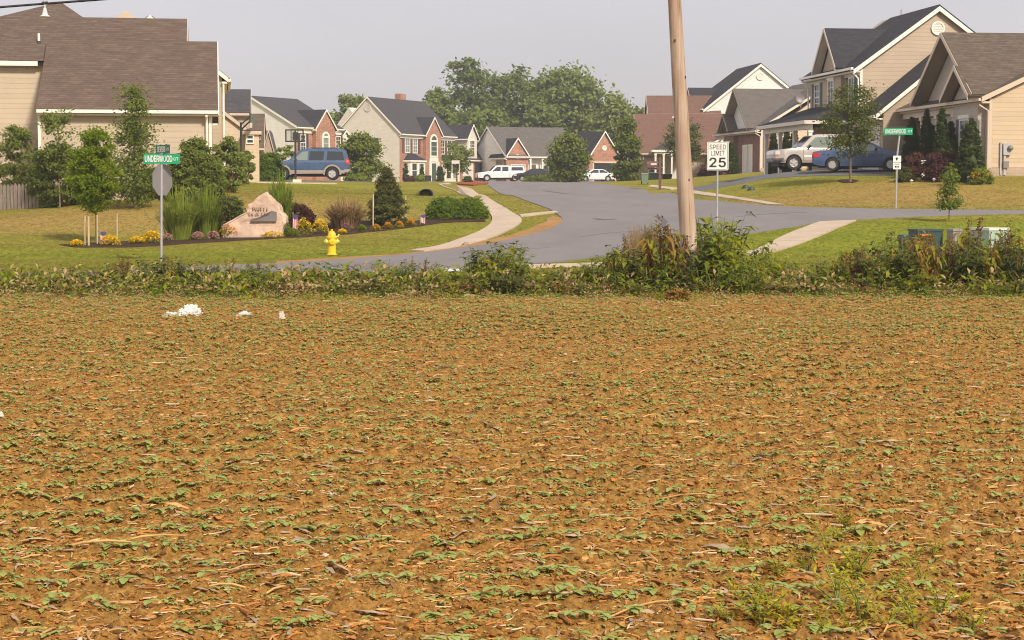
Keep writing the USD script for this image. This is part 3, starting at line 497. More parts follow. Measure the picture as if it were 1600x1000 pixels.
# the three hundred that show largest stand one by one
d2 = np.hypot(pts[:, 0], pts[:, 1]); inside = (np.abs(pts[:, 0]) < 0.28 * pts[:, 1]) & (pts[:, 1] > 6.75); order = np.argsort(np.where(inside & (size > 0.6), d2 / size, 1e9)); near = order[:300]; rest = order[300:]
for k in range(6):
    q = kind_of('seedling'); part(q, 'leaves', SEED[k], 'seedling_leaf')
for i in near:
    copy_of(f'/World/kinds/seedling' + (f'_{i % 6:03d}' if i % 6 else ''), 'soybean_seedling', 'small green seedling with rounded leaves in the bare brown field nearest the viewer', 'seedling', (pts[i, 0], pts[i, 1], pz[i]), rng.uniform(0, 360), 'seedlings in the near rows of the field', size[i] * 1.08)
scatter('field_seedlings', [(s, 'seedling_leaf') for s in SEED] + [(s, 'sprout_leaf') for s in SEED], np.c_[pts[rest], pz[rest]], rng.uniform(0, 6.28, len(rest)), size[rest], rng.randint(0, 12, len(rest)))

def straw(seed, L, W):
    r = np.random.RandomState(seed); m = MB(); n = 4; b = r.uniform(-0.12, 0.12); z = r.uniform(0.0, 0.10)
    p = [((k / (n - 1) - 0.5) * L, b * L * math.sin(k / (n - 1) * 3.1), 0.006 + z * L * math.sin(k / (n - 1) * 3.1 + r.uniform(-0.3, 0.3))) for k in range(n)]
    if r.rand() < 0.45: m.tube(p, [W * 0.5, W * 0.55, W * 0.5, W * 0.35], 5)
    else:
        v = []
        for k, c in enumerate(p): w = W * (1.0, 1.5, 1.2, 0.3)[k]; t = r.uniform(-0.5, 0.5); v += [np.add(c, (0, -w * math.cos(t), -w * math.sin(t))), np.add(c, (0, w * math.cos(t), w * math.sin(t)))]
        m.add(v, [(2 * k, 2 * k + 2, 2 * k + 3, 2 * k + 1) for k in range(n - 1)])
    return m
looks = ['straw_tan', 'straw_pale', 'straw_rust', 'straw_grey', 'straw_tan', 'straw_rust', 'straw_tan', 'straw_rust']
STRAW = [(straw(40 + k, (0.06, 0.10, 0.05, 0.14, 0.035, 0.08, 0.12, 0.04)[k], (0.006, 0.008, 0.009, 0.007, 0.008, 0.010, 0.008, 0.012)[k]), looks[k]) for k in range(8)]
ns = 220000; ys = 4.8 + (30.8 - 4.8) * rng.rand(ns) ** 1.35; xs = rng.uniform(-1, 1, ns) * (0.34 * ys + 1.2); zs = field_z(xs, ys) - 0.002
scatter('straw_litter', STRAW, np.c_[xs, ys, zs], rng.normal(0, 1.1, ns), np.minimum(0.22 + rng.gamma(1.7, 0.17, ns), 1.4), rng.choice(8, ns, p=[.16, .07, .16, .08, .17, .14, .08, .14]), tilt=rng.normal(0, 0.3, ns))
def clod(seed):
    m = MB(); m.ball((0, 0, 0.2), 1.0, 1 if seed != 9 else 2, (1.2, 1.0, 0.65), 0.35, seed, 1.6); return m
nc = 120000; ys = 4.8 + 22 * rng.rand(nc) ** 1.4; xs = rng.uniform(-1, 1, nc) * (0.34 * ys + 1.2)
scatter('soil_clods', [(clod(k), ('clod_soil', 'clod_dark', 'clod_soil', 'clod_tan', 'clod_soil')[k]) for k in range(5)] + [(clod(9), 'pebble_look')], np.c_[xs, ys, field_z(xs, ys)], rng.uniform(0, 6.3, nc), np.minimum(rng.gamma(1.5, 0.0031, nc) + 0.0025, 0.015), np.where(rng.rand(nc) < 0.006, 5, rng.randint(0, 5, nc)))
# the largest stalks one by one
BIG = []
for k in range(6):
    q = kind_of('corn_stalk'); part(q, 'stalk', straw(70 + 3 * k, (0.22, 0.30, 0.18, 0.26, 0.20, 0.35)[k], (0.010, 0.012, 0.014, 0.009, 0.011, 0.009)[k]), ('straw_pale', 'straw_tan', 'straw_tan', 'straw_pale', 'straw_grey', 'straw_tan')[k]); BIG.append(q)
STK = [(60, 858, 12), (150, 878, -8), (265, 808, -3), (300, 686, -50), (465, 930, 18), (640, 910, 60), (905, 915, -40), (1005, 890, -70), (1365, 848, -42), (1392, 846, 62), (1215, 777, 14), (1080, 790, -5), (940, 832, 8), (240, 858, 5), (205, 584, 8), (720, 700, -20), (840, 790, 15), (560, 770, -25), (395, 905, 20), (700, 655, 4), (1560, 960, -12), (1130, 742, 10), (1500, 770, 20), (760, 935, -15), (900, 655, 4), (690, 555, 10), (1465, 585, 0), (100, 645, -25), (380, 745, 8), (1010, 960, 25)]
for i, (px, py, a) in enumerate(STK):
    c = F(px, py); copy_of(BIG[i % 6], 'corn_stalk', 'long pale dry corn stalk lying flat on the brown field', 'stalk', (c[0], c[1], field_z(c[0], c[1]) + 0.012), a, 'dry stalks lying on the field', rng.uniform(0.8, 1.15), (0, rng.uniform(-6, 6), 0))
# ---------------- houses ----------------
class House:
    """A house in its own frame: x along the front, y to the back, z up from the ground at its base; the front faces -y."""
    def __init__(s, name, label, loc, rz, cat='house'):
        s.p = thing(name, label, cat, loc, rz)
    def put(s, name, mesh, m, smooth=False, label=None, parent=None): return part(parent or s.p, name, mesh, m, smooth, label)
    def walls(s, x0, x1, y0, y1, h, look, ridge=None, rise=0.0, z0=-0.9, at=None, name='wall'):
        m = MB()
        if ridge == 'x':
            c = (y0 + y1) / 2 if at is None else at; a = [(x0, y0, z0), (x0, y0, h), (x0, c, h + rise), (x0, y1, h), (x0, y1, z0)]; m.solid(a, [(x1, q[1], q[2]) for q in a])
        elif ridge == 'y':
            c = (x0 + x1) / 2 if at is None else at; a = [(x0, y0, z0), (x1, y0, z0), (x1, y0, h), (c, y0, h + rise), (x0, y0, h)]; m.solid(a, [(q[0], y1, q[2]) for q in a])
        else: m.box(x0, x1, y0, y1, z0, h)
        return s.put(name, m, look)
    def gable_roof(s, x0, x1, y0, y1, h, rise, ridge, look, over=0.35, rake=0.3, trim='white_trim', thick=0.14, at=None, ends=(1, 1), sides=(1, 1), gutter=True, under=None):
        """Two slabs over the block, boards along the rakes, gutters along the eaves."""
        roof = MB()
        def pt(a, b, z): return (a, b, z) if ridge == 'x' else (b, a, z)           # a along the ridge, b across
        a0, a1, b0, b1 = (x0, x1, y0, y1) if ridge == 'x' else (y0, y1, x0, x1); c = (b0 + b1) / 2 if at is None else at
        a0r, a1r = a0 - rake * ends[0], a1 + rake * ends[1]
        for k, b in enumerate((b0, b1)):
            if not sides[k]: continue
            sl = rise / abs(c - b); e = b - over * np.sign(c - b); ze = h - over * sl
            lo, hi = ze, h + rise; n = np.array([0, np.sign(b - c) * sl, 1.0]); n /= np.linalg.norm(n); d = n * thick; d = np.array(pt(0, d[1], d[2]))
            tr = MB(); gt = MB()
            roof.plate([pt(a0r, e, lo), pt(a1r, e, lo), pt(a1r, c, hi), pt(a0r, c, hi)], d)
            if under:
                so = MB(); a_in = a0 + 0.0
                so.plate([pt(a0r + 0.03, e, lo - 0.004), pt(a_in, e, lo - 0.004), pt(a_in, c, hi - 0.004), pt(a0r + 0.03, c, hi - 0.004)], -d * 0.18); s.put('soffit', so, under)
            for j, (a, on) in enumerate(((a0r, ends[0]), (a1r, ends[1]))):
                if not on: continue
                o = -0.035 if j == 0 else 0.035
                tr = MB(); tr.plate([pt(a, e, lo - 0.07), pt(a, e, lo + 0.15), pt(a, c, hi + 0.13), pt(a, c, hi - 0.09)], np.array(pt(o, 0, 0))); s.put('rake_board', tr, trim)
            if gutter:
                g0, g1 = sorted((e + 0.012 * np.sign(b - c), e + 0.13 * np.sign(b - c))); q = [pt(a0r, g0, 0), pt(a1r, g1, 0)]; xs = sorted((q[0][0], q[1][0])); ys = sorted((q[0][1], q[1][1]))
                gt.box(xs[0], xs[1], ys[0], ys[1], lo - 0.03, lo + 0.10)
                f0, f1 = sorted((e + 0.04 * np.sign(c - b), b)); q = [pt(a0r + 0.02, f0, 0), pt(a1r - 0.02, f1, 0)]; xs = sorted((q[0][0], q[1][0])); ys = sorted((q[0][1], q[1][1])); tr = MB(); tr.box(xs[0], xs[1], ys[0], ys[1], lo - 0.12, lo - 0.035); s.put('gutter', gt, trim); s.put('soffit', tr, trim)
        return s.put('roof', roof, look)
    def hip_roof(s, x0, x1, y0, y1, h, peak, ridge, look, over=0.35, trim='white_trim', front_to=None):
        """ridge: ((xa, ya), (xb, yb)) the ends of the top line, peak its height."""
        x0, x1, y0, y1 = x0 - over, x1 + over, y0 - over, y1 + over; (xa, ya), (xb, yb) = ridge
        v = [(x0, y0, h), (x1, y0, h), (x1, y1, h), (x0, y1, h), (xa, ya, peak), (xb, yb, peak)]; v += [(q[0], q[1], h - 0.16) for q in v[:4]]
        f = [(0, 1, 5), (0, 5, 4), (1, 2, 5), (2, 3, 4), (2, 4, 5), (3, 0, 4), (6, 8, 7), (6, 9, 8)]; m = MB().add(v, f); r = s.put('roof', m, look); t = MB()
        t.box(x0, front_to or x1, y0 - 0.02, y0 + 0.02, h - 0.20, h - 0.01).box(x0, x1, y1 - 0.02, y1 + 0.02, h - 0.20, h - 0.01).box(x0 - 0.02, x0 + 0.02, y0 + 0.02, y1 - 0.02, h - 0.20, h - 0.01).box(x1 - 0.02, x1 + 0.02, y0 + 0.02, y1 - 0.02, h - 0.20, h - 0.01)
        s.put('gutter', t, trim); return r
    # a wall plane: origin, unit vector along, outward normal
    def plane(s, o, a, n): return (np.array([*o, 0.0]), np.array([*a, 0.0]), np.array([*n, 0.0]))
    def pbox(s, mb, pl, u0, u1, z0, z1, d0, d1):
        o, a, n = pl; q = [o + a * u + n * d0 + np.array([0, 0, z]) for u, z in ((u0, z0), (u1, z0), (u1, z1), (u0, z1))]; return mb.plate(q, n * (d1 - d0))
    def window(s, pl, u0, u1, z0, z1, cols=2, rows=3, shutters=None, glass='window_glass', trim='white_trim', arch=False, fw=0.09, head=False):
        m = MB(); t = fw
        s.pbox(m, pl, u0 - t, u1 + t, z0 - t, z0, 0.002, 0.07); s.pbox(m, pl, u0 - t, u1 + t, z1, z1 + t, 0.002, 0.07); s.pbox(m, pl, u0 - t, u0, z0, z1, 0.002, 0.066); s.pbox(m, pl, u1, u1 + t, z0, z1, 0.002, 0.066)
        if head: s.pbox(m, pl, u0 - t - 0.05, u1 + t + 0.05, z1 + t + 0.002, z1 + t + 0.16, 0.002, 0.10)
        w = s.put('window', m, trim); g = MB()
        for i in range(cols):
            for j in range(rows): 
                a0, a1 = u0 + (u1 - u0) * i / cols, u0 + (u1 - u0) * (i + 1) / cols; b0, b1 = z0 + (z1 - z0) * j / rows, z0 + (z1 - z0) * (j + 1) / rows
                q = MB(); s.pbox(q, pl, a0 + 0.002, a1 - 0.002, b0 + 0.002, b1 - 0.002, 0.006, 0.02); s.put('pane', q, glass, parent=w)
        b = MB()
        for i in range(1, cols): c = u0 + (u1 - u0) * i / cols; s.pbox(b, pl, c - 0.02, c + 0.02, z0, z1, 0.021, 0.040)
        for j in range(1, rows): c = z0 + (z1 - z0) * j / rows; k = 0.035 if rows % 2 == 0 and j == rows // 2 else 0.018; s.pbox(b, pl, u0, u1, c - k, c + k, 0.021, 0.044)
        if b.n: s.put('muntin', b, trim, parent=w)
        if arch:
            c = (u0 + u1) / 2; r = (u1 - u0) / 2; o, a, n = pl; an = np.linspace(0, np.pi, 13)
            lo = [o + a * (c + r * math.cos(x)) + n * 0.006 + np.array([0, 0, z1 + t * 0 + r * math.sin(x)]) for x in an]; q = MB().plate(lo, n * 0.012); s.put('pane', q, glass, parent=w)
            ring = MB()
            for i in range(12):
                x, y = an[i], an[i + 1]; qd = [o + a * (c + rr * math.cos(v)) + n * 0.004 + np.array([0, 0, z1 + rr * math.sin(v)]) for rr, v in ((r, x), (r + t, x), (r + t, y), (r, y))]; ring.plate(qd, n * 0.075)
            s.put('arch_trim', ring, trim, parent=w)
        if shutters:
            sw = 0.40
            for e in (u0 - t - sw - 0.02, u1 + t + 0.02):
                q = MB(); s.pbox(q, pl, e, e + sw, z0 - t, z1 + t, 0.004, 0.05); sh = s.put('shutter', q, shutters)
                sl = MB()
                for zc in np.arange(z0 + 0.02, z1 - 0.02, 0.14): s.pbox(sl, pl, e + 0.05, e + sw - 0.05, zc, zc + 0.08, 0.0505, 0.062)
                s.put('louvre', sl, shutters, parent=sh)
        return w
    def slab_door(s, pl, u0, u1, z0, z1, look, trim='white_trim', panels=(2, 3), name='door'):
        m = MB(); s.pbox(m, pl, u0 - 0.12, u0, z0, z1, 0.002, 0.06); s.pbox(m, pl, u1, u1 + 0.12, z0, z1, 0.002, 0.06); s.pbox(m, pl, u0 - 0.12, u1 + 0.12, z1, z1 + 0.14, 0.002, 0.06)
        f = s.put('door_frame', m, trim); m = MB(); s.pbox(m, pl, u0, u1, z0, z1, 0.004, 0.02); d = s.put(name, m, look, parent=None); q = MB()
        for i in range(panels[0]):
            for j in range(panels[1]):
                a0, a1 = u0 + (u1 - u0) * (i + 0.14) / panels[0], u0 + (u1 - u0) * (i + 0.86) / panels[0]; b0, b1 = z0 + (z1 - z0) * (j + 0.12) / panels[1], z0 + (z1 - z0) * (j + 0.88) / panels[1]
                q = MB(); s.pbox(q, pl, a0, a1, b0, b1, 0.0205, 0.032); s.put('panel', q, look, parent=d)
        return d
    def boards(s, pl, span, z0, z1, look, course=0.2, seed=0):
        """Lap siding, board by board: span(z) gives the two ends of the wall at height z."""
        r = np.random.RandomState(seed); z = z0; o, a, n = pl
        while z < z1 - 0.03:
            t = min(z + course, z1); (l0, r0), (l1, r1) = span(z), span(t); l1 = min(max(l0, l1), r0); r1 = max(min(r0, r1), l1)
            if r0 - l0 < 0.06: break
            A = [o + a * l0 + [0, 0, z], o + a * r0 + [0, 0, z], o + a * r1 + [0, 0, t - 0.002], o + a * l1 + [0, 0, t - 0.002]]
            B = [A[0] + n * 0.014, A[1] + n * 0.014, A[2] + n * 0.007, A[3] + n * 0.007]; A = [q + n * 0.003 for q in A]
            s.put('siding_board', MB().solid(A, B), f'{look}_{r.randint(3)}'); z += course
    def post(s, x, y, z0, z1, w=0.2, look='white_trim', name='column'):
        m = MB(); m.box(x - w / 2, x + w / 2, y - w / 2, y + w / 2, z0, z1); m.box(x - w * 0.72, x + w * 0.72, y - w * 0.72, y + w * 0.72, z1 - 0.16, z1 - 0.001); m.box(x - w * 0.72, x + w * 0.72, y - w * 0.72, y + w * 0.72, z0, z0 + 0.22); s.put(name, m, look)
    def pipe(s, pts, r, look, name): s.put(name, MB().tube(pts, r, 8), look, True)
    def vent(s, pl, u, z, r, look='white_trim'):            # a round gable vent with slats
        o, a, n = pl; c = o + a * u + np.array([0, 0, z]); an = np.linspace(0, 2 * np.pi, 25)[:-1]; m = MB()
        for i in range(24):
            q = [c + rr * (a * math.cos(t) + np.array([0, 0, math.sin(t)])) + n * 0.03 for rr, t in ((r * 0.78, an[i]), (r, an[i]), (r, an[(i + 1) % 24]), (r * 0.78, an[(i + 1) % 24]))]; m.plate(q, n * 0.06)
        v = s.put('gable_vent', m, look); m = MB(); m.plate([c + 0.78 * r * (a * math.cos(t) + np.array([0, 0, math.sin(t)])) + n * 0.028 for t in an], n * 0.012)
        for k in np.linspace(-0.6, 0.6, 6): h = 0.74 * r * math.sqrt(1 - k * k); s.pbox(m, (c, a, n), -h, h, k * r - 0.02, k * r + 0.02, 0.042, 0.07)
        s.put('slat', m, look, parent=v)

# ---- brown-roofed house on the left, seen squarely from behind ----
a1 = math.radians(9.3); O1 = np.array([X(332, 72), 72.0]); zb = 1.35
h = House('house', 'large two-storey tan house with a brown hip roof, partly behind trees at the far left', (O1[0], O1[1], zb), 9.3)
ZL = lambda py, Y: Z(py, Y) - zb
ge, gr = ZL(177, 71.6), ZL(66, 76.8)                        # garage wing: eave, ridge
W = 6.75
h.walls(-W, 0, 0, 9.6, ge + 0.2, 'tan_siding', 'x', gr - ge - 0.25)
h.gable_roof(-W, 0, 0, 9.6, ge + 0.22, gr - ge - 0.32, 'x', 'brown_shingles', 0.35, 0.26, 'white_trim', ends=(0, 1))
fr = h.plane((-W, 0), (1, 0), (0, -1)); h.boards(fr, lambda z: (0.10, W - 0.12), -0.2, ge - 0.06, 'tan_board', 0.21, 1)
for u in (0.0, W - 0.11):
    q = MB(); h.pbox(q, fr, u, u + 0.11, -0.8, ge + 0.0, 0.004, 0.045); h.put('corner_board', q, 'white_trim')
h.pipe([(-0.2, -0.42, ge - 0.1), (-0.2, -0.12, ge - 0.35), (-0.2, -0.10, 0.0)], 0.05, 'white_trim', 'downspout')
me, mp = ZL(96, 74.2), ZL(3, 80.5)                          # main block: eave, peak
h.walls(-15.0, -2.3, 3.9, 15, me, 'tan_siding')
ml = h.plane((-15.0, 3.9), (1, 0), (0, -1)); h.boards(ml, lambda z: (0.0, 15.0 - W - 0.02), -0.2, me - 0.2, 'tan_board', 0.21, 2)
h.hip_roof(-15.0, -2.9, 3.9, 15.5, me + 0.03, mp, ((-6.6, 9.6), (-6.6, 9.6)), 'brown_shingles', 0.35, front_to=-W - 0.3)
we = ZL(30, 82.3)                                           # the wing behind, ridge lower than the peak
h.walls(-8, -1.15, 6.0, 14.5, we - 3.0, 'tan_siding', 'x', 2.9); h.gable_roof(-7.0, -1.15, 6.0, 14.5, we - 3.0, 2.86, 'x', 'brown_shingles', 1.3, 0.08, 'tan_trim', ends=(0, 1), gutter=False)
h.walls(-6, 0.45, 12.0, 20, ZL(127, 88), 'tan_siding', 'y', 2.6); h.gable_roof(-6, 0.45, 12.0, 20, ZL(127, 88), 2.6, 'y', 'brown_shingles', 0.3, 0.2)
h.pipe([(0.52, 11.9, ZL(130, 85)), (0.52, 11.9, 0)], 0.05, 'white_trim', 'downspout')
c = np.array([-6.7, 5.3]); zr = me + (mp - me) * (5.3 - 3.55) / (9.6 - 3.55); h.pipe([(c[0] - 0.45, c[1], zr - 0.15), (c[0] - 0.45, c[1], zr + 0.42)], 0.055, 'white_trim', 'vent_pipe')
h.put('vent_boot', MB().lathe([(0.12, zr - 0.08), (0.07, zr + 0.1)], 10, (c[0] - 0.45, c[1], 0)), 'black_plastic')
m = MB(); m.solid([(-4.3, 11.6, we - 0.5), (-3.4, 11.6, we - 0.5), (-3.4, 11.6, we + 0.12), (-3.85, 11.6, we + 0.45), (-4.3, 11.6, we + 0.12)], [(-4.3, 12.2, we - 0.5), (-3.4, 12.2, we - 0.5), (-3.4, 12.2, we + 0.12), (-3.85, 12.2, we + 0.45), (-4.3, 12.2, we + 0.12)]); h.put('chimney', m, 'peach_siding')

# ---- second house on the left, behind it ----
zb2 = 2.2; x0 = X(326, 98); h = House('house', 'peach house with slate roof just behind the brown-roofed house', (x0, 98, zb2), 8.0)
k = 98 / 2800
h.walls(0, 2.45, 0, 6, Z(212, 98) - zb2, 'peach_siding', 'y', 1.2, at=0.9); h.gable_roof(0, 2.45, 0, 6, Z(212, 98) - zb2, 1.2, 'y', 'brown_shingles', 0.25, 0.15, 'tan_trim', at=0.9)
h.walls(0.9, 2.2, 5, 11, Z(181, 104) - zb2, 'tan_siding', 'x', 1.4); h.gable_roof(0.85, 2.25, 5, 11, Z(181, 104) - zb2 + 0.1, 1.42, 'x', 'slate_shingles', 0.2, 0.05, 'tan_trim')
h.walls(2.0, 2.75, -1.0, 1.5, Z(208, 97) - zb2, 'peach_siding'); h.hip_roof(2.0, 2.75, -1.0, 1.5, Z(207, 97) - zb2 + 0.1, Z(198, 97) - zb2, ((2.3, 0.2), (2.4, 0.4)), 'brown_shingles', 0.12, 'tan_trim')
fr = h.plane((2.0, -1.0), (1, 0), (0, -1)); h.window(fr, 0.12, 0.42, Z(222, 96) - zb2, Z(211, 96) - zb2, 1, 2, trim='white_trim', fw=0.06)
zb3 = 2.6; h = House('house', 'narrow taupe house end with stepped brown roof beside the black basketball pole', (X(395, 126), 126, zb3), 6.0)
h.walls(0, 0.78, 0, 5, Z(228, 126) - zb3, 'khaki_siding', 'x', 1.8); h.gable_roof(0, 0.78, 0, 5, Z(228, 126) - zb3, 2.25, 'x', 'weathered_shingles', 0.3, 0.04, 'tan_trim')
h.walls(0.78, 1.4, 1.0, 6, Z(236, 128) - zb3, 'khaki_siding', 'y', 1.2); h.gable_roof(0.74, 1.45, 1.0, 6, Z(236, 128) - zb3, 1.4, 'y', 'grey_shingles', 0.05, 0.1, 'tan_trim')

# ---- houses with brick fronts at the far end of the street ----
def brick_front(label, corner, rz, L, D, eave, rise, zb, side, roof_look, bays, wing=None):
    h = House('house', label, (*corner, zb), rz)
    h.walls(0, L, 0.05, D, eave, side, 'x', rise, at=D / 2); h.gable_roof(0, L, 0, D, eave + 0.04, rise, 'x', roof_look, 0.3, 0.18, 'white_trim', at=D / 2)
    q = MB(); q.box(0.02, L - 0.02, -0.02, 0.045, -0.8, eave - 0.02); h.put('brick_wall', q, 'red_brick')
    q = MB(); q.box(-0.02, L + 0.02, -0.13, -0.022, eave - 0.62, eave - 0.20); h.put('frieze_board', q, 'white_trim')
    fr = h.plane((0, -0.02), (1, 0), (0, -1)); gl = h.plane((0, D), (0, -1), (-1, 0))
    return h, fr, gl
# house 4: two storeys, brick front, cream gable
u4 = math.degrees(math.atan2(0.895, 0.447)); c4 = (X(625, 205), 205.0); zb4 = 2.95
h, fr, gl = brick_front('two-storey house with cream gable wall and brick front, beside the tall trees', c4, u4, 13.0, 8.4, Z(207, 205) - zb4, Z(153, 207) - Z(207, 205), zb4, 'cream_siding', 'slate_shingles', None)
e4 = Z(207, 205) - zb4
h.window(gl, 3.0 + 1.5, 3.0 + 2.6, 3.1, 4.9, 2, 4, trim='brown_trim', fw=0.05)
h.vent(gl, 4.2, e4 + 2.9, 0.45, 'cream_siding')
for u0 in (1.2, 3.0, 9.5, 11.3): h.window(fr, u0, u0 + 0.95, 3.3, 4.85, 2, 4, glass='window_pale' if u0 < 4 else 'window_glass')
for u0 in (0.45, 2.25, 4.15, 8.9, 10.55, 12.4): q = MB(); h.pbox(q, fr, u0, u0 + 0.55, 3.2, 4.95, 0.004, 0.05); h.put('shutter', q, 'shutter_brown')
for u0 in (0.9, 9.1):                                       # bay windows with small hip roofs
    q = MB(); q.box(u0, u0 + 3.5, -0.85, -0.03, -0.5, 2.35); h.put('bay', q, 'white_trim'); h.hip_roof(u0, u0 + 3.5, -0.85, 0.6, 2.4, 3.15, ((u0 + 0.9, 0.0), (u0 + 2.6, 0.0)), 'dark_shingles', 0.12)
    bf = h.plane((u0, -0.85), (1, 0), (0, -1))
    for v in (0.35, 2.0): h.window(bf, v, v + 1.1, 0.4, 2.0, 1, 2, fw=0.07, glass='window_pale' if v > 1 else 'window_glass')
q = MB(); q.solid([(5.3, -0.45, -0.8), (9.0, -0.45, -0.8), (9.0, -0.45, e4), (7.15, -0.45, e4 + 1.9), (5.3, -0.45, e4)], [(5.3, -0.03, -0.8), (9.0, -0.03, -0.8), (9.0, -0.03, e4), (7.15, -0.03, e4 + 1.9), (5.3, -0.03, e4)]); h.put('brick_wall', q, 'red_brick')
h.gable_roof(5.3, 9.0, -0.45, 3.0, e4, 1.9, 'y', 'dark_shingles', 0.25, 0.15, 'white_trim', ends=(1, 0))
bf = h.plane((0, -0.45), (1, 0), (0, -1)); h.window(bf, 6.45, 7.85, 3.0, 4.6, 1, 3, arch=True, fw=0.22, glass='door_green'); q = MB(); h.pbox(q, bf, 6.15, 8.15, 2.3, 2.75, 0.002, 0.07); h.put('trim', q, 'white_trim')
h.slab_door(bf, 6.6, 7.7, 0.0, 2.1, 'door_green', panels=(2, 3)); q = MB(); h.pbox(q, bf, 6.0, 6.4, -0.1, 2.3, 0.003, 0.12); h.put('column', q, 'white_trim'); q = MB(); h.pbox(q, bf, 7.9, 8.3, -0.1, 2.3, 0.003, 0.12); h.put('column', q, 'white_trim')
h.walls(13.02, 20.5, -0.6, 7.4, 2.75, 'cream_siding', 'x', 3.6); h.gable_roof(13.02, 20.5, -0.6, 7.4, 2.8, 3.6, 'x', 'slate_shingles', 0.3, 0.2)
h.walls(14.9, 17.5, -0.75, 4, 5.35, 'cream_siding', 'y', 1.5, z0=2.7, name='dormer'); h.gable_roof(14.9, 17.5, -0.75, 3.5, 5.35, 1.5, 'y', 'dark_shingles', 0.25, 0.25, ends=(1, 0))
df = h.plane((14.9, -0.75), (1, 0), (0, -1)); h.window(df, 0.75, 1.85, 3.35, 4.95, 3, 4, fw=0.16)
gf = h.plane((13.0, -0.62), (1, 0), (0, -1)); q = MB(); q.box(13.05, 20.4, -0.68, -0.605, -0.6, 2.6); h.put('brick_wall', q, 'red_brick')
gf = h.plane((13.0, -0.69), (1, 0), (0, -1)); h.slab_door(gf, 1.0, 3.4, 0, 2.15, 'garage_white', panels=(4, 4), name='garage_door'); q = MB(); h.pbox(q, gf, 4.0, 6.6, 0, 2.25, 0.004, 0.02); h.put('garage_opening', q, 'interior_dark')
q = MB(); q.box(8.0, 9.3, 4.5, 5.3, e4 + 2.5, e4 + 4.9); h.put('chimney', q, 'red_brick')
h.walls(4, 12.9, 6.5, 12, e4 - 0.2, 'cream_siding', 'x', 3.4)
# house 3: white, brick front, further left
u3 = math.degrees(math.atan2(0.86, 0.51)); zb3 = 2.75; e3 = Z(198, 182) - zb3; r3 = Z(152, 185) - Z(198, 182)
h, fr, gl = brick_front('white two-storey house with orange brick front, behind the blue parked vehicle', (X(463, 182), 182.0), u3, 7.6, 11.6, e3, r3, zb3, 'white_siding', 'slate_shingles', None)
q = MB(); q.solid([(2.7, -0.5, -0.8), (6.0, -0.5, -0.8), (6.0, -0.5, e3), (4.35, -0.5, e3 + 1.8), (2.7, -0.5, e3)], [(2.7, -0.03, -0.8), (6.0, -0.03, -0.8), (6.0, -0.03, e3), (4.35, -0.03, e3 + 1.8), (2.7, -0.03, e3)]); h.put('brick_wall', q, 'red_brick')
h.gable_roof(2.7, 6.0, -0.5, 3.5, e3, 1.8, 'y', 'dark_shingles', 0.25, 0.15, ends=(1, 0))
bf = h.plane((0, -0.5), (1, 0), (0, -1)); h.window(bf, 3.9, 4.8, 2.9, 4.5, 1, 3, arch=True, fw=0.2, glass='window_pale')
for u0 in (0.75, 6.75): h.window(fr, u0, u0 + 0.75, 3.2, 4.7, 2, 4)
for u0 in (0.3, 1.65, 6.25, 7.55): q = MB(); h.pbox(q, fr, u0, u0 + 0.36, 3.1, 4.8, 0.004, 0.05); h.put('shutter', q, 'shutter_dark')
h.walls(7.62, 12.0, 1.0, 8, 3.4, 'white_siding', 'y', 2.0); h.gable_roof(7.62, 12.0, 1.0, 8, 3.4, 2.0, 'y', 'slate_shingles', 0.3, 0.2)
# house 5: one-storey ranch
zb5 = 2.9; e5 = Z(243.5, 215) - zb5
h = House('house', 'low house with two brick gables and white-columned porch at the road end', (X(791, 215), 215.0, zb5), 25.0)
h.walls(0, 9.8, 0.6, 10.4, e5, 'white_siding', 'x', 3.3); h.gable_roof(0, 9.8, 0.0, 10.4, e5 + 0.03, 3.5, 'x', 'grey_shingles', 0.3, 0.2)
h.walls(0.0, 2.9, -0.05, 3, e5, 'red_brick', 'y', 2.0); h.gable_roof(0.0, 2.9, -0.05, 4.5, e5 + 0.02, 2.05, 'y', 'dark_shingles', 0.25, 0.22, ends=(1, 0))
fr = h.plane((0, -0.05), (1, 0), (0, -1)); h.window(fr, 0.65, 1.5, 0.7, 2.0, 2, 2, glass='window_pale'); h.window(fr, 1.6, 2.4, 0.7, 2.0, 2, 2, glass='window_pale'); h.vent(fr, 1.45, e5 - 0.1, 0.28)
for x in (3.0, 4.6, 6.2, 7.8, 9.4): h.post(x + 0.15, -0.1, -0.3, e5 - 0.25, 0.2)
q = MB(); q.box(2.95, 9.8, -0.22, 0.02, e5 - 0.28, e5 - 0.02); h.put('porch_beam', q, 'white_trim')
pf = h.plane((0, 0.6), (1, 0), (0, -1)); h.slab_door(pf, 3.3, 4.2, 0, 2.1, 'shutter_brown'); h.window(pf, 5.2, 6.6, 0.5, 2.0, 2, 2); h.window(pf, 7.4, 9.2, 0.5, 2.0, 2, 2)
q = MB(); q.box(4.75, 9.5, -0.13, -0.08, 0.75, 0.82).box(4.75, 9.5, -0.13, -0.08, 0.05, 0.11)
for x in np.arange(4.85, 9.45, 0.14): q.box(x, x + 0.035, -0.12, -0.09, 0.11, 0.75)
h.put('porch_railing', q, 'white_trim')
h.walls(9.85, 14.1, -2.4, 8, e5 - 0.12, 'red_brick', 'y', 3.0); h.gable_roof(9.85, 14.1, -2.4, 8, e5 - 0.1, 3.05, 'y', 'dark_shingles', 0.28, 0.25)
gf = h.plane((9.85, -2.4), (1, 0), (0, -1)); q = MB(); h.pbox(q, gf, 0.7, 3.5, -0.2, 2.25, 0.004, 0.02); h.put('garage_opening', q, 'interior_dark'); h.vent(gf, 2.12, e5 + 1.0, 0.32)
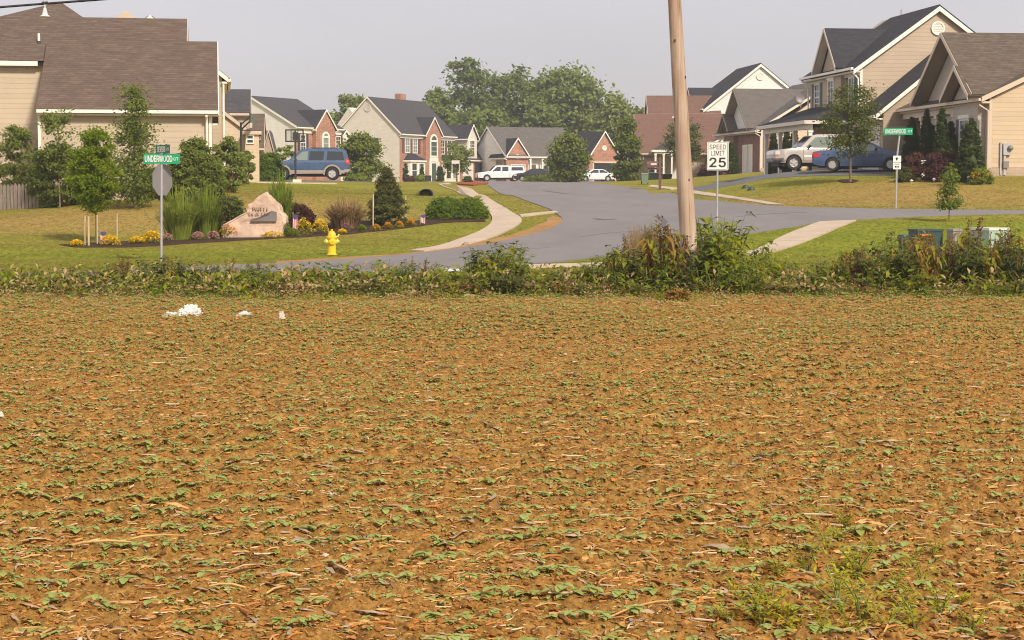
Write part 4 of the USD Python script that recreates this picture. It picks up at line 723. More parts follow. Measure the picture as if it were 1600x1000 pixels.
q = MB(); h.pbox(q, gf, 0.5, 0.7, -0.3, 2.3, 0.003, 0.07); h.pbox(q, gf, 3.5, 3.7, -0.3, 2.3, 0.003, 0.07); h.pbox(q, gf, 0.5, 3.7, 2.3, 2.5, 0.003, 0.07); h.put('door_frame', q, 'tan_trim')
h.walls(14.15, 17.0, 1.5, 8, 2.4, 'grey_siding', 'x', 1.6); h.gable_roof(14.15, 17.0, 1.5, 8, 2.4, 1.6, 'x', 'slate_shingles', 0.2, 0.2)
# house 6: rust roof with a columned porch
zb6 = 2.75; e6 = Z(239, 158) - zb6; h = House('house', 'tan house with a big rust-brown roof and white porch columns, left of the utility pole', (X(993, 158), 158.0, zb6), -2.0)
h.walls(0.2, 7.6, 0.3, 9.0, e6 + 0.1, 'peach_siding', 'x', 3.2); h.gable_roof(0.1, 7.8, 0, 9.2, e6 + 0.1, Z(178, 162) - zb6 - e6 - 0.2, 'x', 'rust_shingles', 0.3, 0.1, 'tan_trim')
h.walls(1.35, 7.8, 6.0, 12.0, Z(180, 168) - zb6, 'peach_siding', 'x', 1.4); h.gable_roof(1.3, 7.8, 5.0, 13, Z(182, 168) - zb6, 1.75, 'x', 'rust_shingles', 0.2, 0.05, 'tan_trim')
q = MB(); q.solid([(3.4, 4.0, e6 + 2.0), (4.4, 4.0, e6 + 2.0), (4.4, 4.0, e6 + 3.3), (3.9, 4.0, e6 + 3.9), (3.4, 4.0, e6 + 3.3)], [(3.4, 5.5, e6 + 2.0), (4.4, 5.5, e6 + 2.0), (4.4, 5.5, e6 + 3.3), (3.9, 5.5, e6 + 3.9), (3.4, 5.5, e6 + 3.3)]); h.put('dormer', q, 'white_trim')
h.hip_roof(1.5, 4.3, -3.2, 0.6, e6 + 0.2, e6 + 1.0, ((2.6, 0.4), (4.0, 0.4)), 'slate_shingles', 0.2)
q = MB(); q.box(1.5, 4.3, -3.3, -3.1, e6 - 0.14, e6 + 0.04); h.put('porch_beam', q, 'white_trim')
for x in (1.6, 2.3, 3.0, 3.6, 4.2): h.post(x, -3.2, -0.2, e6 - 0.14, 0.15)
fr = h.plane((0, 0.3), (1, 0), (0, -1)); h.window(fr, 1.2, 2.6, 0.7, 1.5, 3, 2); h.slab_door(fr, 3.2, 3.9, 0, 2.0, 'garage_white'); q = MB(); q.box(0.25, 1.5, 0.12, 0.28, e6 - 0.4, e6 - 0.15); h.put('frieze_board', q, 'brown_trim')
q = MB()
for x in (0.35, 0.62): q.box(x, x + 0.1, -0.2, -0.1, -0.4, e6)
h.put('porch_post', q, 'brown_trim')

# ---- two-storey houses on the right, fronts towards the road ----
def two_storey(label, near, rz, L, half, eave, rise, zb, wall, roof, brd, win, far=False):
    a = math.radians(rz); ax = np.array([math.cos(a), math.sin(a)]); o = np.array(near) - ax * L
    h = House('house', label, (o[0], o[1], zb), rz); D = 2 * half
    h.walls(0, L, 0, D, eave, wall, 'x', rise)
    # roof: gable towards the viewer, hip at the far end
    sl = rise / half; ov, th = 0.42, 0.14; e = eave - ov * sl + 0.05; pk = eave + rise + 0.05; xr = 1.3; x1 = L + 0.22
    v = [(-ov, -ov, e), (x1, -ov, e), (x1, half, pk), (xr, half, pk), (x1, D + ov, e), (-ov, D + ov, e)]; w = [(q[0], q[1], q[2] - th) for q in v]
    h.put('roof', MB().add(v + w, [(0, 1, 2), (0, 2, 3), (3, 2, 4), (3, 4, 5), (5, 0, 3), (6, 8, 7), (6, 9, 8), (9, 10, 8), (9, 11, 10), (1, 7, 8), (1, 8, 2), (2, 8, 10), (2, 10, 4)]), roof)
    t = MB()
    for ya, yb in ((-ov, half), (D + ov, half)): t.plate([(x1, ya, e - 0.34), (x1, ya, e - 0.10), (x1, yb, pk - 0.10), (x1, yb, pk - 0.34)], (0.04, 0, 0))
    h.put('rake_board', t, 'white_trim'); g = MB(); g.box(-ov, x1, -ov - 0.12, -ov - 0.003, e - 0.10, e + 0.02); h.put('gutter', g, 'white_trim'); s_ = MB(); s_.box(-ov, x1 - 0.02, -ov + 0.02, -0.004, e - 0.24, e - 0.15); h.put('soffit', s_, 'soffit')
    q = MB(); q.box(-0.02, L, -0.05, -0.005, eave - 0.62, eave - 0.44); h.put('frieze_board', q, 'white_trim')
    gb = h.plane((L, 0), (0, 1), (1, 0))
    if brd: h.boards(gb, lambda z: (0.14, D - 0.14) if z < eave else (0.1 + (z - eave) / sl, D - 0.1 - (z - eave) / sl), 0.2, eave + rise - 0.25, brd, 0.2, 5)
    for u in (0.0, D - 0.13): q = MB(); h.pbox(q, gb, u, u + 0.13, -0.3, eave - 0.05, 0.004, 0.05); h.put('corner_board', q, 'white_trim')
    h.pipe([(L - 0.1, -ov - 0.05, e - 0.08), (L + 0.1, -0.12, e - 0.55), (L + 0.1, -0.10, 3.0)], 0.045, 'white_trim', 'downspout'); h.pipe([(-0.2, -ov - 0.05, e - 0.08), (0.0, -0.12, e - 0.6), (0.02, -0.10, 0.5)], 0.045, 'white_trim', 'downspout')
    h.vent(gb, half, eave + rise - 1.15, 0.36)
    # front cross gable
    x0, xg = win['gable']; gr_ = win['grise']
    h.walls(x0 + 0.35, xg - 0.35, -0.22, 0.6, eave - 0.15, wall, 'y', gr_ * 0.88, z0=2.6, name='gable_wall'); h.gable_roof(x0, xg, -0.22, half, eave - 0.1, gr_, 'y', roof, 0.1, 0.45, 'soffit', ends=(1, 0), gutter=False, under='soffit')
    fr = h.plane((0, 0), (1, 0), (0, -1)); fg = h.plane((0, -0.22), (1, 0), (0, -1))
    for u0, u1 in win['upper']: h.window(fr, u0, u1, eave - 2.05, eave - 0.62 - 0.1, 2, 4, shutters='shutter_dark')
    u = (x0 + xg) / 2; h.window(fg, u - 0.42, u + 0.42, eave - 2.05, eave - 0.7, 2, 4, head=True); q = MB(); h.pbox(q, fg, u - 0.10, u + 0.10, eave + gr_ * 0.3, eave + gr_ * 0.3 + 0.55, 0.004, 0.05); h.put('gable_vent', q, 'white_trim')
    # porch
    px0, px1, pd, pz = win['porch']
    h.hip_roof(px0, px1, -pd, 0.9, pz, pz + 0.95, ((px0 + 1.6, 0.0), (px1 - 0.3, 0.0)), roof, 0.25, 'soffit'); q = MB(); q.box(px0 + 0.1, px1 - 0.1, -pd + 0.1, -pd + 0.3, pz - 0.45, pz - 0.17); h.put('porch_beam', q, 'white_trim')
    for x in np.linspace(px0 + 0.25, px1 - 0.25, 4): h.post(x, -pd + 0.2, -0.4, pz - 0.46, 0.18)
    h.slab_door(fr, u - 0.5, u + 0.5, 0.1, 2.2, 'shutter_brown'); h.window(fr, u - 3.2, u - 1.8, 0.6, 2.1, 2, 2); h.window(fr, u + 1.4, u + 2.8, 0.6, 2.1, 2, 2)
    # garage wing nearer the viewer
    gx0, gx1, ge_, gh = win['garage']
    h.walls(L + 0.003, gx1, 0.1, gh * 2, ge_, wall, 'x', win['g_rise']); h.gable_roof(L + 0.2, gx1, 0.0, gh * 2, ge_ + 0.04, win['g_rise'], 'x', roof, 0.35, 0.2, 'white_trim', ends=(0, 1))
    gf = h.plane((0, 0.1), (1, 0), (0, -1)); h.slab_door(gf, L + 0.5, gx1 - 0.5, 0, 2.2, 'garage_white', panels=(4, 4), name='garage_door')
    return h
zb9 = 2.65
h = two_storey('two-storey tan house with round gable vent, behind the parked cars on the right', (X(1341, 92), 92.0), -82.0, 8.3, 4.1, Z(105, 91.5) - zb9 + 0.25, 2.95, zb9, 'khaki_siding', 'dark_shingles', 'khaki_board',
               {'gable': (2.5, 6.3), 'grise': 2.1, 'upper': [(0.95, 1.75), (6.75, 7.5)], 'porch': (-1.6, 7.0, 2.3, 2.75), 'garage': (8.5, 11.6, 2.95, 4.0), 'g_rise': 3.2})
h.pipe([(2.2, 4.4, Z(20, 96) - zb9 - 0.3), (2.2, 4.4, Z(20, 96) - zb9 + 0.45)], 0.05, 'galvanised', 'vent_pipe')
zb7 = 3.3
two_storey('tall white house with dark roof, between the utility pole and the grey-roofed house', (X(1104, 163), 163.0), -82.0, 9.5, 4.9, Z(168, 162) - zb7 + 0.2, Z(103, 164) - Z(168, 162), zb7, 'white_siding', 'dark_shingles', None,
           {'gable': (3, 6.5), 'grise': 1.9, 'upper': [(1, 1.9), (7.4, 8.3)], 'porch': (-1, 7.5, 2.0, 2.7), 'garage': (9.8, 14.0, 3.0, 4.6), 'g_rise': 3.3})

# ---- one-storey houses on the right with a steep cross gable ----
def ranch(label, near, rz, L, eave, zb, wall, roof, front, brd, xg, grise, sg, mrise, mhalf, trim, door):
    a = math.radians(rz); ax = np.array([math.cos(a), math.sin(a)]); o = np.array(near) - ax * L; h = House('house', label, (o[0], o[1], zb), rz); D = 2 * mhalf
    h.walls(0, L, 1.2, D, eave, wall, 'x', mrise - 0.1, at=mhalf); h.walls(xg[0] + 0.3, L, 0.003, 1.3, eave - 0.05, front)
    h.gable_roof(0, L, 0, D, eave + 0.04, mrise, 'x', roof, 0.42, 0.2, trim, at=mhalf)
    c = (xg[0] + xg[1]) / 2
    q = MB(); q.solid([(xg[0] + 0.1, 0.0, eave), (xg[1] - 0.1, 0.0, eave), (c, 0.0, eave + grise - 0.12)], [(xg[0] + 0.1, 2.0, eave), (xg[1] - 0.1, 2.0, eave), (c, 2.0, eave + grise - 0.12)]); h.put('gable_wall', q, 'grey_siding' if brd else 'white_siding')
    h.gable_roof(xg[0], xg[1], 0.0, mhalf, eave + 0.06, grise, 'y', roof, 0.05, 0.72, 'brown_trim' if not brd else 'tan_trim', ends=(1, 0), gutter=False, under='soffit_brown')
    fg = h.plane((0, 0.0), (1, 0), (0, -1))
    if brd:
        k = grise / (xg[1] - c - 0.1); h.boards(fg, lambda z: (xg[0] + 0.15 + (z - eave) / k, xg[1] - 0.15 - (z - eave) / k), eave + 0.05, eave + grise - 0.3, 'grey_board', 0.2, 8)
    c2 = (sg[0] + sg[1]) / 2; q = MB(); q.solid([(sg[0] + 0.2, -0.35, -0.5), (sg[1] - 0.2, -0.35, -0.5), (sg[1] - 0.2, -0.35, eave), (c2, -0.35, eave + sg[2] - 0.25), (sg[0] + 0.2, -0.35, eave)], [(sg[0] + 0.2, 0.0, -0.5), (sg[1] - 0.2, 0.0, -0.5), (sg[1] - 0.2, 0.0, eave), (c2, 0.0, eave + sg[2] - 0.25), (sg[0] + 0.2, 0.0, eave)]); h.put('entry_wall', q, front)
    h.gable_roof(sg[0], sg[1], -0.4, 1.5, eave, sg[2], 'y', roof, 0.05, 0.5, 'brown_trim' if not brd else 'tan_trim', ends=(1, 0), gutter=False, under='soffit_brown')
    gb = h.plane((L, 0), (0, 1), (1, 0)); sl = mrise / mhalf
    if brd: h.boards(gb, lambda z: (0.16, D - 0.16) if z < eave else (0.2 + (z - eave) / sl, D - 0.2 - (z - eave) / sl), 0.42, eave + mrise - 0.3, brd, 0.2, 9)
    q = MB(); h.pbox(q, gb, 0.0, D, -0.6, 0.40, 0.004, 0.06); h.put('foundation', q, 'stone_base')
    q = MB(); h.pbox(q, gb, 0.0, 0.14, 0.4, eave - 0.05, 0.005, 0.05); h.put('corner_board', q, trim); h.pipe([(L + 0.1, -0.5, eave - 0.35), (L + 0.12, -0.08, eave - 0.6), (L + 0.12, -0.08, 0.2)], 0.05, trim, 'downspout')
    q = MB(); q.box(0, sg[0] + 0.1, -0.25, -0.05, eave - 0.55, eave - 0.20); h.put('porch_beam', q, trim)
    for x in (xg[0] + 0.2, (xg[0] + sg[0]) / 2, sg[0] - 0.05): h.post(x, -0.15, -0.3, eave - 0.56, 0.24, trim)
    s2 = h.plane((0, -0.35), (1, 0), (0, -1)); h.window(s2, c2 - 0.5, c2 + 0.5, 0.9, 2.5, 2, 4, shutters='shutter_dark', head=True)
    w1 = h.plane((0, 1.2), (1, 0), (0, -1)); w0 = h.plane((0, 0.003), (1, 0), (0, -1)); door(h, w0, w1, xg)
    return h, gb
def door10(h, w0, w1, xg):
    h.slab_door(w0, xg[0] + 0.9, xg[0] + 1.9, 0, 2.2, 'shutter_brown'); h.window(w0, xg[0] + 2.6, xg[0] + 3.5, 0.7, 2.3, 2, 4, shutters='shutter_dark')
    h.slab_door(w1, 0.2, xg[0] - 0.3, 0, 2.2, 'garage_white', panels=(3, 4), name='garage_door')
zb10 = 2.35
h, gb = ranch('single-storey beige house with steep double gable at the far right, behind dark cedars', (X(1543, 78), 78.0), -83.5, 10.6, 3.45, zb10, 'beige_siding', 'weathered_shingles', 'grey_siding', 'beige_board', (2.5, 10.4), 2.95, (7.0, 10.4, 1.35), 3.0, 6.4, 'tan_trim', door10)
m = MB(); h.pbox(m, gb, 0.62, 0.98, 0.95, 1.45, 0.03, 0.16); em = h.put('electric_meter', m, 'galvanised'); o_, a_, n_v = gb
h.put('meter_dial', MB().lathe([(0.0, 0.12), (0.11, 0.10), (0.12, 0.0)], 14, tuple(o_ + a_ * 0.92 + n_v * 0.165 + np.array([0, 0, 1.25])), 'x'), 'sign_back', True, parent=em)
m = MB(); h.pbox(m, gb, 0.50, 0.58, 0.1, 1.5, 0.03, 0.10); h.pbox(m, gb, 0.66, 0.76, 0.08, 0.95, 0.03, 0.11); h.put('conduit', m, 'galvanised'); m = MB(); h.pbox(m, gb, 0.62, 0.86, 0.4, 0.68, 0.115, 0.2); h.put('meter_box', m, 'grey_plastic')
def door8(h, w0, w1, xg):
    for k in (0, 1): h.slab_door(w0, xg[1] - 3.1 + 1.45 * k, xg[1] - 2.1 + 1.45 * k, 0, 2.2, 'garage_white', panels=(2, 5))
    h.window(w0, xg[0] + 1.2, xg[0] + 2.2, 0.8, 2.3, 2, 4)
zb8 = 3.2
h, gb = ranch('single-storey house with mottled grey roof and dark brick front, behind the speed limit sign', (X(1188, 143), 143.0), -80.0, 11.5, 3.5, zb8, 'peach_siding', 'grey_shingles', 'dark_brick', None, (2.6, 10.0), 3.3, (2.4, 5.4, 1.4), 4.0, 6.6, 'soffit', door8)
# satellite dish on its roof edge
dc = np.array([11.75, 3.2, 3.5 + 4.0 * 3.2 / 6.6 + 0.35]); h.pipe([dc + [0, 0, -0.6], dc], 0.03, 'galvanised', 'dish_mast'); h.put('satellite_dish', MB().lathe([(0.0, 0.0), (0.2, 0.03), (0.36, 0.11), (0.37, 0.11), (0.2, 0.015), (0.0, -0.015)], 16, tuple(dc + [0.05, -0.1, 0.15]), 'x'), 'sign_back', True)
# ---------------- plants ----------------
def leaf_cloud(c, size, r, up=0.5, aspect=0.55, out=None):
    """Many diamond leaves, folded a little: c (n,3) centres, size (n,) lengths."""
    n = len(c); nv = r.normal(size=(n, 3)); nv[:, 2] = np.abs(nv[:, 2]) + up
    if out is not None: nv += out
    nv /= np.linalg.norm(nv, axis=1, keepdims=True); t = np.cross(nv, r.normal(size=(n, 3))); t /= np.linalg.norm(t, axis=1, keepdims=True) + 1e-9; b = np.cross(nv, t)
    L = size[:, None]; w = L * aspect; v = np.stack([c - t * L * 0.5, c + b * w * 0.5 - t * L * 0.05 + nv * L * 0.07, c + t * L * 0.5 - nv * L * 0.10, c - b * w * 0.5 - t * L * 0.05 + nv * L * 0.07], 1)
    k = np.arange(n)[:, None] * 4; f = np.concatenate([k + [0, 1, 2], k + [0, 2, 3]], 0); return v.reshape(-1, 3), f
SHAPE = {'round': lambda t: np.sqrt(np.clip(1 - (2 * t - 1) ** 2, 0, 1)) ** 0.9, 'egg': lambda t: np.clip(np.sqrt(np.clip(1 - (1.55 * t - 0.55) ** 2, 0, 1)), 0, 1) * (0.55 + 0.45 * np.clip(t * 3.5, 0, 1)),
         'cone': lambda t: (1 - t) ** 0.8 * np.clip(0.55 + t * 5, 0, 1) + 0.03, 'column': lambda t: np.clip((1 - t) * 2.2, 0, 1) ** 0.6 * np.clip(0.6 + t * 3, 0, 1), 'dome': lambda t: np.sqrt(np.clip(1 - t ** 2.2, 0, 1)), 'flame': lambda t: np.clip((1 - t) ** 0.62, 0, 1) * np.clip(0.72 + t * 2, 0, 1)}
def crown_points(H, W, base, shape, nc, per, cl, r, hollow=0.45, lumps=0.25, seed=0, depth=1.0):
    """Leaf centres in clumps spread through the crown's volume, with an uneven outline."""
    cc = []
    while len(cc) < nc:
        t = r.rand(4 * nc); a = r.rand(4 * nc) * 2 * np.pi; rad = SHAPE[shape](t); keep = r.rand(4 * nc) < np.clip(rad + 0.08, 0, 1); t, a, rad = t[keep], a[keep], rad[keep]
        bump = 1 + lumps * 2 * (meshkit.fbm(np.stack([np.cos(a) * 1.6 + seed, np.sin(a) * 1.6, t * 3.2], -1), 3, seed) - 0.5)
        q = np.sqrt(hollow ** 2 + (1 - hollow ** 2) * r.rand(len(t))); R = W / 2 * rad * bump * q
        R = R * 1.12; cc += list(np.stack([R * np.cos(a), R * np.sin(a) * depth, base + (H - base) * t], 1))
    cc = np.array(cc[:nc]); k = np.repeat(np.arange(nc), per); s = cl * r.uniform(0.6, 1.3, nc)
    p = cc[k] + r.normal(size=(nc * per, 3)) * (s[k, None] * [1, 1, 0.6]); out = p * [1, 1, 0] - [0, 0, 0]; out = out / (np.linalg.norm(out, axis=1, keepdims=True) + 1e-6) * 0.6
    return p, out, cc
def tree(name, label, cat, loc, H, W, base, look, leafL, nc, per, cl, seed, shape='round', group=None, trunk_r=None, bark='bark', hollow=0.45, lumps=0.25, aspect=0.6, lean=0.0, limbs=7, depth=1.0):
    r = np.random.RandomState(seed); th = thing(name, label, cat, loc, 0, group); leafL *= 1.3
    p, out, cc = crown_points(H, W, base, shape, int(nc * 1.45), int(per * 1.5), cl * 1.15, r, hollow, lumps, seed, depth)
    tr = trunk_r or H * 0.018; m = MB(); top = base + (H - base) * 0.72; zs = np.linspace(-0.3, top, 9); x = np.cumsum(r.normal(0, 0.012 * H / 9, 9)) + lean * zs / H; y = np.cumsum(r.normal(0, 0.012 * H / 9, 9))
    path = np.stack([x, y, zs], 1); m.tube(path, np.interp(zs, [-0.3, 0.3, top], [tr * 1.5, tr, tr * 0.25]), 8)
    for k in r.choice(len(cc), min(limbs, len(cc)), replace=False):
        e = cc[k]; z0 = max(base * 0.8, e[2] - 0.45 * np.hypot(e[0], e[1]) - 0.1 * H); z0 = min(z0, top * 0.95); b = np.array([np.interp(z0, zs, x), np.interp(z0, zs, y), z0]); mid = (b + e) / 2 + [0, 0, 0.06 * H * 0.5]; r0 = tr * 0.45
        m.tube([b, mid, e], [r0, r0 * 0.6, r0 * 0.2], 5)
    part(th, 'trunk', m, bark, True); v, f = leaf_cloud(p + [lean * 0.6, 0, 0], leafL * r.uniform(0.6, 1.25, len(p)), r, 0.5, aspect, out); part(th, 'crown', trimesh.Trimesh(v, f, process=False), look)
    return th
def shrub(name, label, cat, loc, H, W, look, leafL, nc, per, cl, seed, shape='dome', group=None, core=None, hollow=0.6, lumps=0.12, aspect=0.6, depth=1.0, stem='stem_brown'):
    """A low plant: stems from the ground and a leafy body; core adds dense inner foliage for clipped shrubs."""
    r = np.random.RandomState(seed); th = thing(name, label, cat, loc, 0, group); leafL *= 1.25; p, out, cc = crown_points(H, W, 0.04 * H, shape, int(nc * 1.35), int(per * 1.6), cl * 1.1, r, hollow, lumps, seed, depth); p[:, 2] = np.maximum(p[:, 2], 0.01)
    m = MB()
    for k in r.choice(len(cc), min(9, len(cc)), replace=False): e = cc[k]; m.tube([(e[0] * 0.1, e[1] * 0.1, -0.1), e * [0.55, 0.55, 0.55], e], [0.02 * H + 0.004, 0.013 * H + 0.003, 0.004], 5)
    part(th, 'stem', m, stem); v, f = leaf_cloud(p, leafL * r.uniform(0.6, 1.25, len(p)), r, 0.4, aspect, out); cr = part(th, 'foliage', trimesh.Trimesh(v, f, process=False), look)
    if core:
        tz = np.linspace(0, 1, 9); prof = [(max(0.02, W / 2 * core * SHAPE[shape](np.array(t))), H * 0.96 * t) for t in tz]; q = MB().lathe(prof + [(0.001, H * 0.965)], 12); vv = q.v[0]; q.v[0] = vv * [1, depth, 1] * (1 + 0.16 * (meshkit.fbm(vv * 3.1 + seed, 3, seed) - 0.5))[:, None]; part(th, 'inner_foliage', q, look, True)
    return th
def at(px, py, dz=0.0): g = G(px, py); return (g[0], g[1], float(terr(g[0], g[1])) + dz)
def on(px, Y, dz=0.0): x = X(px, Y); return (x, Y, float(terr(x, Y)) + dz)
def hgt(top, Y, base): return Z(top, Y) - base             # height of what tops out at that picture row

# ---- tall trees far behind the houses ----
FAR = [ # px, top, width px, depth, leaf look, shape, clumps, label
    (727, 93, 74, 268, 'far_leaf', 'egg', 50, 'tallest loose-crowned tree, rising behind the cream-gabled house'),
    (686, 136, 44, 262, 'far_leaf', 'round', 26, 'lower spreading tree at the left edge of the tree group, beside the slate roof'),
    (772, 112, 66, 275, 'far_leaf_light', 'egg', 42, 'pale green tree between the tallest one and the wide dark one'),
    (815, 106, 56, 272, 'far_leaf_light', 'egg', 38, 'slender pale tree just left of the widest dark tree'),
    (880, 113, 104, 266, 'far_leaf', 'round', 95, 'widest dark round tree behind the brick-gabled low house'),
    (920, 122, 60, 270, 'far_leaf', 'egg', 40, 'dark tree at the right shoulder of the widest tree'),
    (958, 153, 60, 258, 'far_leaf_light', 'egg', 46, 'light green tree right of the far group, above the brick garage gable'),
    (988, 170, 40, 262, 'far_leaf_light', 'egg', 28, 'low light green tree beside the rust-roofed house'),
    (550, 148, 44, 235, 'far_leaf', 'round', 30, 'round tree peeping over the left of the cream gable'),
    (663, 143, 14, 240, 'far_leaf', 'egg', 6, 'thin treetop poking above the slate roof ridge'),
    (522, 178, 24, 232, 'far_leaf', 'round', 14, 'small tree in the gap right of the white house'),
    (845, 168, 50, 255, 'far_leaf', 'round', 34, 'low dark tree filling in below the widest tree'),
    (755, 165, 70, 256, 'far_leaf', 'round', 38, 'low dark tree just above the grey roof of the low house'),
    (1200, 262, 40, 230, 'far_leaf', 'round', 10, None)]
for i, (px, top, w, Y, look, shp, nc, lab) in enumerate(FAR[:-1]):
    c = on(px, Y); H = hgt(top, Y, c[2]); wm = w * Y / 2800
    tree('tree', lab, 'tree', c, H, wm, H * (0.22 if nc > 30 else 0.35), look, 0.55, int(nc * 0.85), 62, 0.062 * wm + 0.28, 100 + i, shp, 'tall trees behind the houses', H * 0.016, 'far_bark', 0.30, 0.50, limbs=12)
# ---- trees of the street ----
def street(label, px, top, w, Y, base_f, look, nc, per, seed, shape, leafL=0.16, name='tree', **k):
    c = on(px, Y); H = hgt(top, Y, c[2]); return tree(name, label, 'tree', c, H, w * Y / 2800, H * base_f, look, leafL, nc, per, 0.09 * w * Y / 2800 + 0.05, seed, shape, **k)
street('rounded green tree in front of the cream gable wall, right of the blue vehicle', 564, 214, 54, 135, 0.12, 'mid_leaf', 42, 70, 201, 'egg', 0.20)
street('small leaning tree before the brick front, left of the white pickup', 714, 222, 34, 192, 0.25, 'far_leaf_light', 24, 60, 202, 'egg', 0.26)
street('broad bushy tree hiding the porch of the low brick-gabled house', 889, 213, 50, 165, 0.06, 'mid_leaf', 56, 80, 203, 'egg', 0.24)
street('tall columnar tree beside the brick garage gable at the road end', 979, 189, 33, 150, 0.06, 'mid_leaf', 60, 70, 204, 'column', 0.22)
street('sparse dark tree directly behind the leaning utility pole', 1068, 190, 46, 148, 0.30, 'dark_leaf', 30, 50, 205, 'round', 0.18)
street('young oak on the right lawn in front of the parked blue sedan', 1328, 133, 68, 80, 0.27, 'dark_leaf', 52, 58, 206, 'egg', 0.10, trunk_r=0.055, hollow=0.25, lumps=0.35)
c = at(150, 381); tree('tree', 'lime green young tree in the flower bed, held by wooden stakes', 'tree', c, hgt(205, c[1], c[2]), 66 * c[1] / 2800, 0.30 * hgt(205, c[1], c[2]), 'lime_leaf', 0.085, 85, 60, 0.10, 207, 'egg', trunk_r=0.022, hollow=0.2, lumps=0.4, aspect=0.45)
street('dark bushy tree in front of the tan garage wall, behind the street name sign', 211, 138, 82, 67, 0.06, 'mid_leaf', 70, 46, 208, 'cone', 0.10, lumps=0.45, hollow=0.2, trunk_r=0.05)
street('thin sparse young tree against the corner of the tan house', 93, 168, 42, 68, 0.35, 'mid_leaf', 22, 40, 209, 'egg', 0.10, lumps=0.5, hollow=0.1, trunk_r=0.03)
street('slim sapling on the near right lawn behind the utility cabinets', 1484, 272, 30, 55, 0.28, 'mid_leaf', 20, 40, 210, 'cone', 0.075, lumps=0.35, hollow=0.1, trunk_r=0.016)
c = at(605, 352); tree('spruce_tree', 'young dense spruce between two stakes at the right end of the flower bed', 'tree', c, hgt(261, c[1], c[2]), 62 * c[1] / 2800, 0.02, 'spruce_leaf', 0.085, 170, 42, 0.055, 211, 'cone', trunk_r=0.03, hollow=0.35, lumps=0.22, aspect=0.28, limbs=16)
# ---- cedars: narrow dark evergreens by the houses on the right ----
CED = [(1515, 183, 44, 76.3, 'bright tall cedar nearest the beige house corner'), (1470, 170, 28, 79.3, 'slim tall cedar third from the beige corner'), (1484, 190, 26, 79.8, 'shorter cedar tucked between the slim one and the bright one'), (1446, 172, 26, 81.5, 'slim tall cedar left of the house door'),
       (1455, 196, 22, 82.0, 'short cedar right behind the left slim cedar'), (1423, 184, 30, 84.0, 'cedar right behind the smaller street name sign'), (1208, 200, 17, 107, 'single cedar against the peach wall left of the light truck'), (1228, 194, 16, 108.5, 'left cedar of the pair above the truck bonnet'),
       (1240, 192, 20, 109, 'right cedar of the pair above the truck bonnet'), (1272, 194, 20, 106, 'cedar above the light truck roof'), (1142, 222, 26, 137, 'wide cedar half hidden by the speed limit sign'), (1107, 236, 12, 150, 'small cedar between pole and speed limit sign')]
for i, (px, top, w, Y, lab) in enumerate(CED):
    c = on(px, Y); H = hgt(top, Y, c[2]); shrub('cedar', lab, 'cedar', c, H, w * Y / 2800, 'conifer_leaf', 0.085, 230, 50, 0.030 + 0.008 * w * Y / 2800, 300 + i, 'flame', 'cedars by the houses on the right', 0.74, 0.74, 0.10, 0.35)
# ---- shrubs ----
def bush(label, px, base, top, w, look, seed, name='shrub', cat='shrub', Y=None, nc=60, per=50, leafL=0.07, **k):
    c = on(px, Y) if Y else at(px, base); H = hgt(top, c[1], c[2]); return shrub(name, label, cat, c, H, w * c[1] / 2800, look, leafL, nc, per, 0.05 * w * c[1] / 2800 + 0.015, seed, **k)
bush('clipped round boxwood beside the front wheel of the blue vehicle', 419, 274, 240, 41, 'box_leaf', 401, Y=103, core=0.93, hollow=0.9, lumps=0.04, nc=150, per=40, leafL=0.085)
bush('left one of two clipped hedge mounds by the pale sidewalk', 695, 342, 310, 46, 'box_leaf', 402, 'hedge', 'hedge', core=0.92, hollow=0.88, lumps=0.05, nc=150, per=46, leafL=0.06, shape='dome')
bush('right one of two clipped hedge mounds by the pale sidewalk', 734, 341.5, 310.5, 44, 'box_leaf', 403, 'hedge', 'hedge', core=0.92, hollow=0.88, lumps=0.05, nc=150, per=46, leafL=0.06, shape='dome')
bush('large dense dark green hedge below the right end of the tan garage', 306, 284, 221, 74, 'mid_leaf', 404, 'hedge', 'hedge', Y=70.4, core=0.88, hollow=0.8, lumps=0.14, nc=170, per=50, leafL=0.10)
bush('pale loose shrub between the large hedge and the black basketball pole', 356, 284, 215, 44, 'far_leaf_light', 405, Y=79, nc=60, per=50, leafL=0.12, lumps=0.4, shape='egg', hollow=0.3)
bush('light green shrub right of the black basketball pole', 384, 282, 234, 24, 'far_leaf_light', 406, Y=92, nc=40, per=50, leafL=0.12, lumps=0.3, shape='egg')
bush('yellowish low shrub above the bonnet of the blue vehicle', 447, 270, 226, 34, 'far_leaf_light', 430, Y=125, nc=30, per=50, leafL=0.14, lumps=0.4, shape='egg')
bush('dark overgrown shrub left of the lime green tree, by the fence end', 92, 322, 232, 84, 'mid_leaf', 407, Y=69, nc=90, per=52, leafL=0.10, lumps=0.35, shape='egg', hollow=0.4)
bush('olive shrub leaning over the wooden fence at the left edge', 28, 318, 196, 74, 'mid_leaf', 408, Y=71, nc=75, per=46, leafL=0.10, lumps=0.5, shape='egg', hollow=0.2)
bush('low dark shrub between the overgrown shrub and the lime green tree', 140, 316, 262, 60, 'dark_leaf', 409, Y=70, nc=80, per=50, leafL=0.09, lumps=0.25)
bush('dark low shrub at the foot of the bushy tree', 240, 303, 250, 60, 'dark_leaf', 410, Y=72, nc=80, per=50, leafL=0.09, lumps=0.25)
bush('dark green leafy shrub just left of the engraved rock', 358, 362, 309, 44, 'dark_leaf', 411, Y=56, nc=80, per=46, leafL=0.065, lumps=0.25, shape='egg')
bush('dark reddish brown shrub between rock and dry grass mound', 469, 357, 319, 42, 'red_leaf', 412, nc=70, per=46, leafL=0.06, lumps=0.25)
